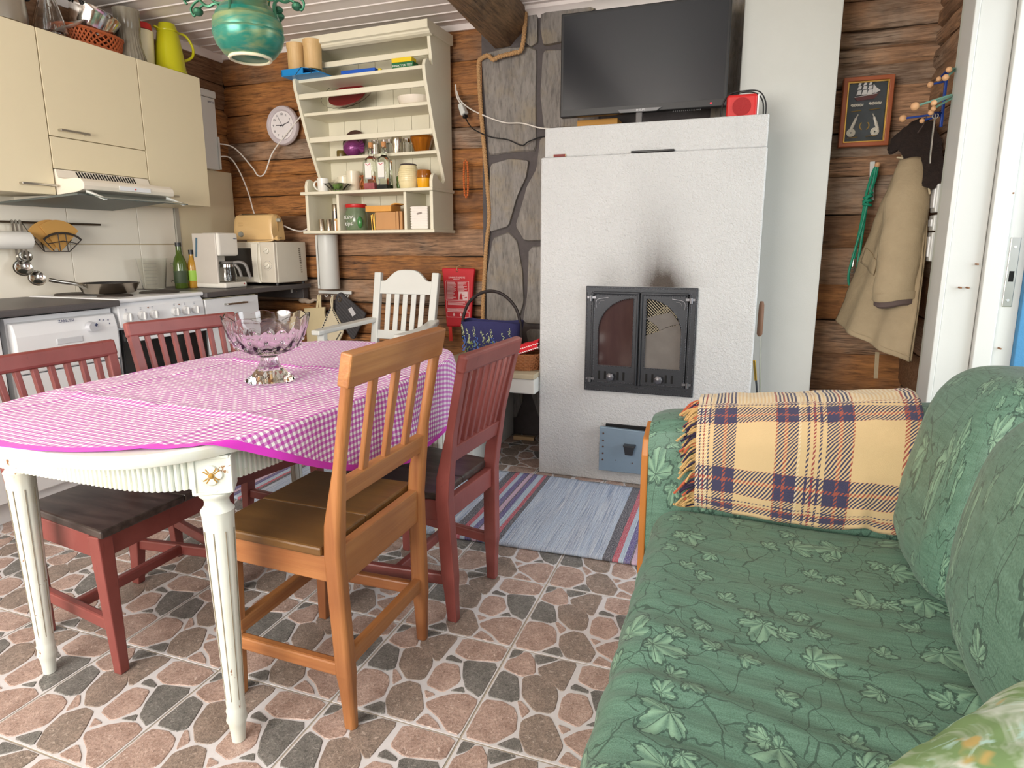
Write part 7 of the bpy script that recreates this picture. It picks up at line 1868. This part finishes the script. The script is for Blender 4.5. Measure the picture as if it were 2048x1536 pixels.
for sx_, sz_ in ((-.040, 1.706), (.036, 1.710), (-.045, 1.588), (.032, 1.592)): MB().bar((cxk+sx_-.022, yk-.003, sz_), (cxk+sx_+.022, yk-.003, sz_+.003), .009, .003).build('brass_plate', BRASS, bk, bevel=.002)
for sg in (-1, 1):
    cxx = cxk+.048*sg*.95-.004
    m = MB(); m.tube(smooth_path([(cxk+.030*sg, yk-.004, 1.692), (cxk+.040*sg, yk-.006, 1.668), (cxk+.050*sg, yk-.006, 1.640), (cxk+.058*sg, yk-.004, 1.622)], 5), [.0025]*4+[.006]*4+[.007]*4+[.006]*3+[.004], 8)
    for r_ in (.006, .011, .016): m.torus((cxx+.004*sg, yk-.004, 1.612), r_, .0028, Matrix.Rotation(R(90), 3, 'X'), 22, 6)
    m.build('coiled_knot', RPW, bk, smooth=True)
for a0, a1 in ((R(130), R(240)), (R(-60), R(50))): MB().torus((cxk, yk-.003, 1.640), .019, .0025, Matrix.Rotation(R(90), 3, 'X'), 12, 6, a0, a1).build('ring_piece', BRASS, bk, smooth=True)

# ================================================================ HOOK WITH THE GREEN LEASH
hk = thing('strip_hook', 'white strip hook with a wooden knob on the log wall', 'hook', (1.105, 2.0, 1.30))
MB().bar((1.100, 2.004, 1.480), (1.112, 2.004, 1.30), .022, .008, up=(0, 1, 0)).build('strip', WHITEP, hk, bevel=.003)
KNB = plain('pale_wood_knob', C8(222, 172, 126), .5, var=.08)
m = MB(); m.cyl((1.112, 2.0, 1.455), (1.114, 1.975, 1.458), .004, n=8); m.ball((1.116, 1.968, 1.460), .0125, 14); m.build('knob', KNB, hk, smooth=True)
LSH = NT('green_rope'); LSH.base(LSH.mix(LSH.noise(LSH.co('Object'), 200, 2), C8(20, 120, 92), C8(36, 158, 124))); LSH.par(Roughness=.5)
ls = thing('dog_leash', 'green rope leash with steel snap hooks hanging from the wall hook', 'leash', (1.08, 1.97, .90))
m = MB()
m.tube(smooth_path([(1.112, 1.975, 1.455), (1.098, 1.968, 1.42), (1.082, 1.962, 1.34), (1.078, 1.962, 1.29), (1.072, 1.962, 1.20), (1.062, 1.962, 1.10), (1.056, 1.965, 1.03)], 6), .0062, 8)
m.tube(smooth_path([(1.118, 1.972, 1.452), (1.112, 1.966, 1.40), (1.096, 1.960, 1.33), (1.086, 1.958, 1.28), (1.082, 1.960, 1.18), (1.078, 1.962, 1.08), (1.074, 1.965, 1.02)], 6), .0062, 8)
m.tube(smooth_path([(1.110, 1.968, 1.45), (1.104, 1.962, 1.38), (1.090, 1.955, 1.30), (1.075, 1.956, 1.18), (1.052, 1.960, 1.05), (1.040, 1.965, .96), (1.045, 1.965, .91), (1.06, 1.965, .90), (1.072, 1.965, .95), (1.075, 1.965, 1.02)], 6), .0058, 8)
m.build('rope', LSH.mat, ls, smooth=True)
m = MB()
for k in range(3):
    z = 1.315-.018*k; m.torus((1.088, 1.958, z), .016, .0065, Matrix.Rotation(R(-15+12*k), 3, 'Y'), 18, 8)
m.tube(smooth_path([(1.104, 1.955, 1.335), (1.085, 1.942, 1.315), (1.070, 1.95, 1.285)], 4), .0065, 8)
m.build('knot', LSH.mat, ls, smooth=True)
for x in (1.056, 1.075):
    m = MB(); m.tube([(x, 1.965, 1.035), (x-.002, 1.965, .99)], .0045, 8); m.torus((x-.003, 1.965, .970), .011, .0026, Matrix.Rotation(R(90), 3, 'X'), 14, 6); m.build('snap_hook', STEEL, ls, smooth=True)

# ================================================================ COAT RACK
ck2 = thing('coat_rack', 'blue metal coat rack with round wooden knobs beside the door', 'coat rack', (1.28, 1.66, 1.58))
BLM = plain('blue_enamel', C8(28, 66, 150), .35); TEA = plain('teal_enamel', C8(126, 176, 162), .35)
MB().bar((1.276, 1.655, 1.565), (1.276, 1.660, 1.790), .013, .010, up=(1, 0, 0)).build('upright', BLM, ck2, bevel=.002)
for a, b, r_, mt in (((1.274, 1.657, 1.618), (1.150, 1.718, 1.618), .015, BLM), ((1.274, 1.657, 1.612), (1.205, 1.645, 1.592), .010, BLM), ((1.274, 1.657, 1.620), (1.218, 1.58, 1.612), .011, BLM),
                     ((1.280, 1.575, 1.672), (1.150, 1.532, 1.630), .016, TEA), ((1.282, 1.58, 1.668), (1.200, 1.475, 1.628), .011, TEA), ((1.284, 1.585, 1.660), (1.215, 1.535, 1.618), .010, TEA),
                     ((1.274, 1.658, 1.742), (1.225, 1.668, 1.735), .012, BLM), ((1.284, 1.59, 1.765), (1.235, 1.50, 1.722), .012, TEA), ((1.284, 1.59, 1.772), (1.245, 1.51, 1.752), .011, TEA), ((1.276, 1.66, 1.782), (1.236, 1.60, 1.740), .0095, BLM)):
    am = MB().tube([a, ((a[0]+b[0])/2, (a[1]+b[1])/2, (a[2]+b[2])/2), b], .0042, 8).build('arm', mt, ck2, smooth=True)
    MB().ball(b, r_, 14).build('knob', KNB, am, smooth=True)

# ================================================================ COAT
CT = NT('khaki_cotton'); co = CT.co('Object'); nw = CT.noise(co, 14, 4, .6)
CT.base(CT.mix(nw, C8(154, 136, 108), C8(178, 159, 128))); CT.par(Roughness=.85); CT.bump(CT.m('ADD', CT.noise(co, 30, 4, .6, .8), CT.m('MULTIPLY', CT.noise(co, 500, 2), .2)), .35, .01)
FUR = NT('brown_fur'); co = FUR.co('Object'); FUR.base(FUR.mix(FUR.noise(co, 60, 4, .7), C8(24, 17, 15), C8(62, 46, 40))); FUR.par(Roughness=.9); FUR.bump(FUR.noise(co, 160, 4, .7), .9, .012)
LINE = plain('coat_lining', C8(92, 76, 72), .8)
coat = thing('coat', 'khaki cotton coat with a brown fur collar hanging on the rack', 'coat', (1.18, 1.80, .62))
def ipol(pts, t):
    k = t*(len(pts)-1); i = min(int(k), len(pts)-2); q = k-i; a = pts[i]; b = pts[i+1]
    p0 = pts[max(i-1, 0)]; p3 = pts[min(i+2, len(pts)-1)]
    return Vector([.5*((2*a[j])+(b[j]-p0[j])*q+(2*p0[j]-5*a[j]+4*b[j]-p3[j])*q*q+(3*a[j]-p0[j]-3*b[j]+p3[j])*q**3) for j in range(3)])
Lf = [(1.200, 1.86, 1.50), (1.155, 1.88, 1.34), (1.110, 1.895, 1.18), (1.066, 1.90, 1.00), (1.030, 1.90, .86), (.995, 1.90, .738)]
Rt = [(1.248, 1.70, 1.40), (1.258, 1.665, 1.26), (1.260, 1.63, 1.10), (1.255, 1.60, .92), (1.248, 1.58, .75), (1.242, 1.57, .605)]
def coatp(a, b):
    l = ipol(Lf, b); r_ = ipol(Rt, b); p = l.lerp(r_, a)
    d = (r_-l); n = Vector((d.y, -d.x, 0)).normalized()
    if n.y > 0: n = -n
    bul = .055*math.sin(a*PI)**.8*(.55+.45*b)
    fold = .017*math.sin(a*15+b*2.5)*(.3+.7*b)*math.sin(a*PI)+.007*fbm(a*4, b*5)
    return p+n*(bul+fold)
m = MB().grid(coatp, 40, 50); m.build('body', CT.mat, coat, smooth=True, solid=.008, fixn=False)
m = MB().grid(lambda a, b: ipol(Lf, b).lerp(ipol(Rt, b), a)+Vector((.01, .012, 0)), 10, 20); m.build('back_panel', CT.mat, coat, smooth=True, solid=.006, fixn=False)
# seams: hem and pocket
m = MB(); m.tube([coatp(a/24, .955)+Vector((0, -.005, 0)) for a in range(25)], .0022, 5); m.build('hem_seam', CT.mat, coat, smooth=True)
pk = MB().grid(lambda a, b: coatp(.10+.36*a, .50+.075*b+.03*a)+Vector((-.004, -.010, 0)), 12, 4); pk.build('belt_tab', CT.mat, coat, smooth=True, solid=.006, fixn=False)
m = MB(); m.tube([coatp(.22+.12*(1-t), .66+.20*t)+Vector((0, -.006, 0)) for t in [i/10 for i in range(11)]], .0025, 5); m.build('pocket_seam', CT.mat, coat, smooth=True)
# sleeve
sl = [(1.212, 1.745, 1.455), (1.198, 1.70, 1.36), (1.188, 1.67, 1.24), (1.180, 1.65, 1.10), (1.172, 1.635, .96), (1.170, 1.63, .865)]
m = MB(); rings = []; N = 24
for i in range(26):
    t = i/25; p = ipol(sl, t); rr = .046+.036*min(1, t*3)-.004*t
    rings.append([(p.x+rr*.98*math.cos(2*PI*j/N)*(1+.05*math.sin(t*24+j)), p.y+rr*.75*math.sin(2*PI*j/N), p.z+.010*math.cos(2*PI*j/N)*t+.003*math.sin(t*30+j*.8)) for j in range(N)])
m.loft(rings, caps=False); slv = m.build('sleeve', CT.mat, coat, smooth=True, solid=.005)
e = rings[-1]; cxs = sum(p[0] for p in e)/N; cys = sum(p[1] for p in e)/N; czs = sum(p[2] for p in e)/N
m = MB(); m.loft([[(cxs+(p[0]-cxs)*k, cys+(p[1]-cys)*k, p[2]+dz) for p in e] for k, dz in ((1.07, .030), (1.09, .0), (1.05, -.004), (.90, .0), (.7, .05))], caps=False); m.build('cuff', CT.mat, slv, smooth=True)
m = MB(); m.loft([[(cxs+(p[0]-cxs)*k, cys+(p[1]-cys)*k, p[2]+dz) for p in e] for k, dz in ((.99, -.001), (.97, -.024), (.80, -.032), (.3, -.020))]); m.build('cuff_lining', LINE, slv, smooth=True)
# fur collar
m = MB()
cl_ = [(1.158, 1.845, 1.530), (1.185, 1.80, 1.535), (1.215, 1.77, 1.52), (1.240, 1.73, 1.46), (1.258, 1.68, 1.40), (1.272, 1.635, 1.355)]
def furp(a, b):
    p = ipol(cl_, b); an = 2*PI*a
    rr = (.034+.034*math.sin(b*PI)**.7)*(1+.28*fbm(math.cos(an)*2+b*6, math.sin(an)*2, b*3))
    return (p.x+rr*.8*math.cos(an), p.y+rr*.55*math.sin(an)*.8, p.z+rr*1.05*math.sin(an+.6)+.03*math.sin(b*PI))
m.grid(furp, 28, 26); m.add([furp(i/28, 0) for i in range(28)], [tuple(range(28))]); m.add([furp(i/28, 1) for i in range(28)], [tuple(range(28))])
m.build('fur_collar', FUR.mat, coat, smooth=True, fixn=False)
MB().tube(smooth_path([(1.160, 1.80, 1.470), (1.190, 1.765, 1.455), (1.222, 1.72, 1.405), (1.252, 1.66, 1.345), (1.262, 1.64, 1.30)], 5), .004, 6).build('collar_edge', plain('pale_edge', C8(206, 190, 158), .8), coat, smooth=True)
MB().bar((1.145, 1.70, .62), (1.150, 1.70, .50), .016, .004, up=(0, 1, 0)).build('strap_end', CT.mat, coat)
MB().tube(smooth_path([(1.222, 1.66, 1.612), (1.220, 1.68, 1.585), (1.215, 1.74, 1.56)], 4), .0025, 6).build('hanging_loop', LINE, coat, smooth=True)
bt = MB()
shb = thing('shoe_horn', 'thin steel shoehorn wire hanging from the coat rack', 'hook', (1.25, 1.63, 1.40))
MB().tube(smooth_path([(1.245, 1.625, 1.615), (1.243, 1.622, 1.56), (1.243, 1.62, 1.46), (1.245, 1.62, 1.42)], 5), .0035, 6).build('rod', STEEL, shb, smooth=True)
MB().torus((1.245, 1.625, 1.605), .010, .0028, Matrix.Rotation(R(90), 3, 'X'), 14, 6).build('loop', STEEL, shb, smooth=True)
# light switches on the casing
for za, zb_, k in ((1.225, 1.340, 0), (1.150, 1.215, 1), (1.025, 1.145, 2)):
    t = thing('light_switch', ('upper white light switch on the wall by the door', 'middle white socket plate between the two switches', 'lower white light switch on the wall by the door')[k], 'switch', (1.285, 1.65, za), group='white switches by the door')
    pl_ = MB().box(1.280, 1.615, za, 1.300, 1.690, zb_).build('plate', WHITEP, t, bevel=.005)
    MB().box(1.274, 1.626, za+.018, 1.282, 1.680, zb_-.018).build('rocker', WHITE, t, bevel=.003)
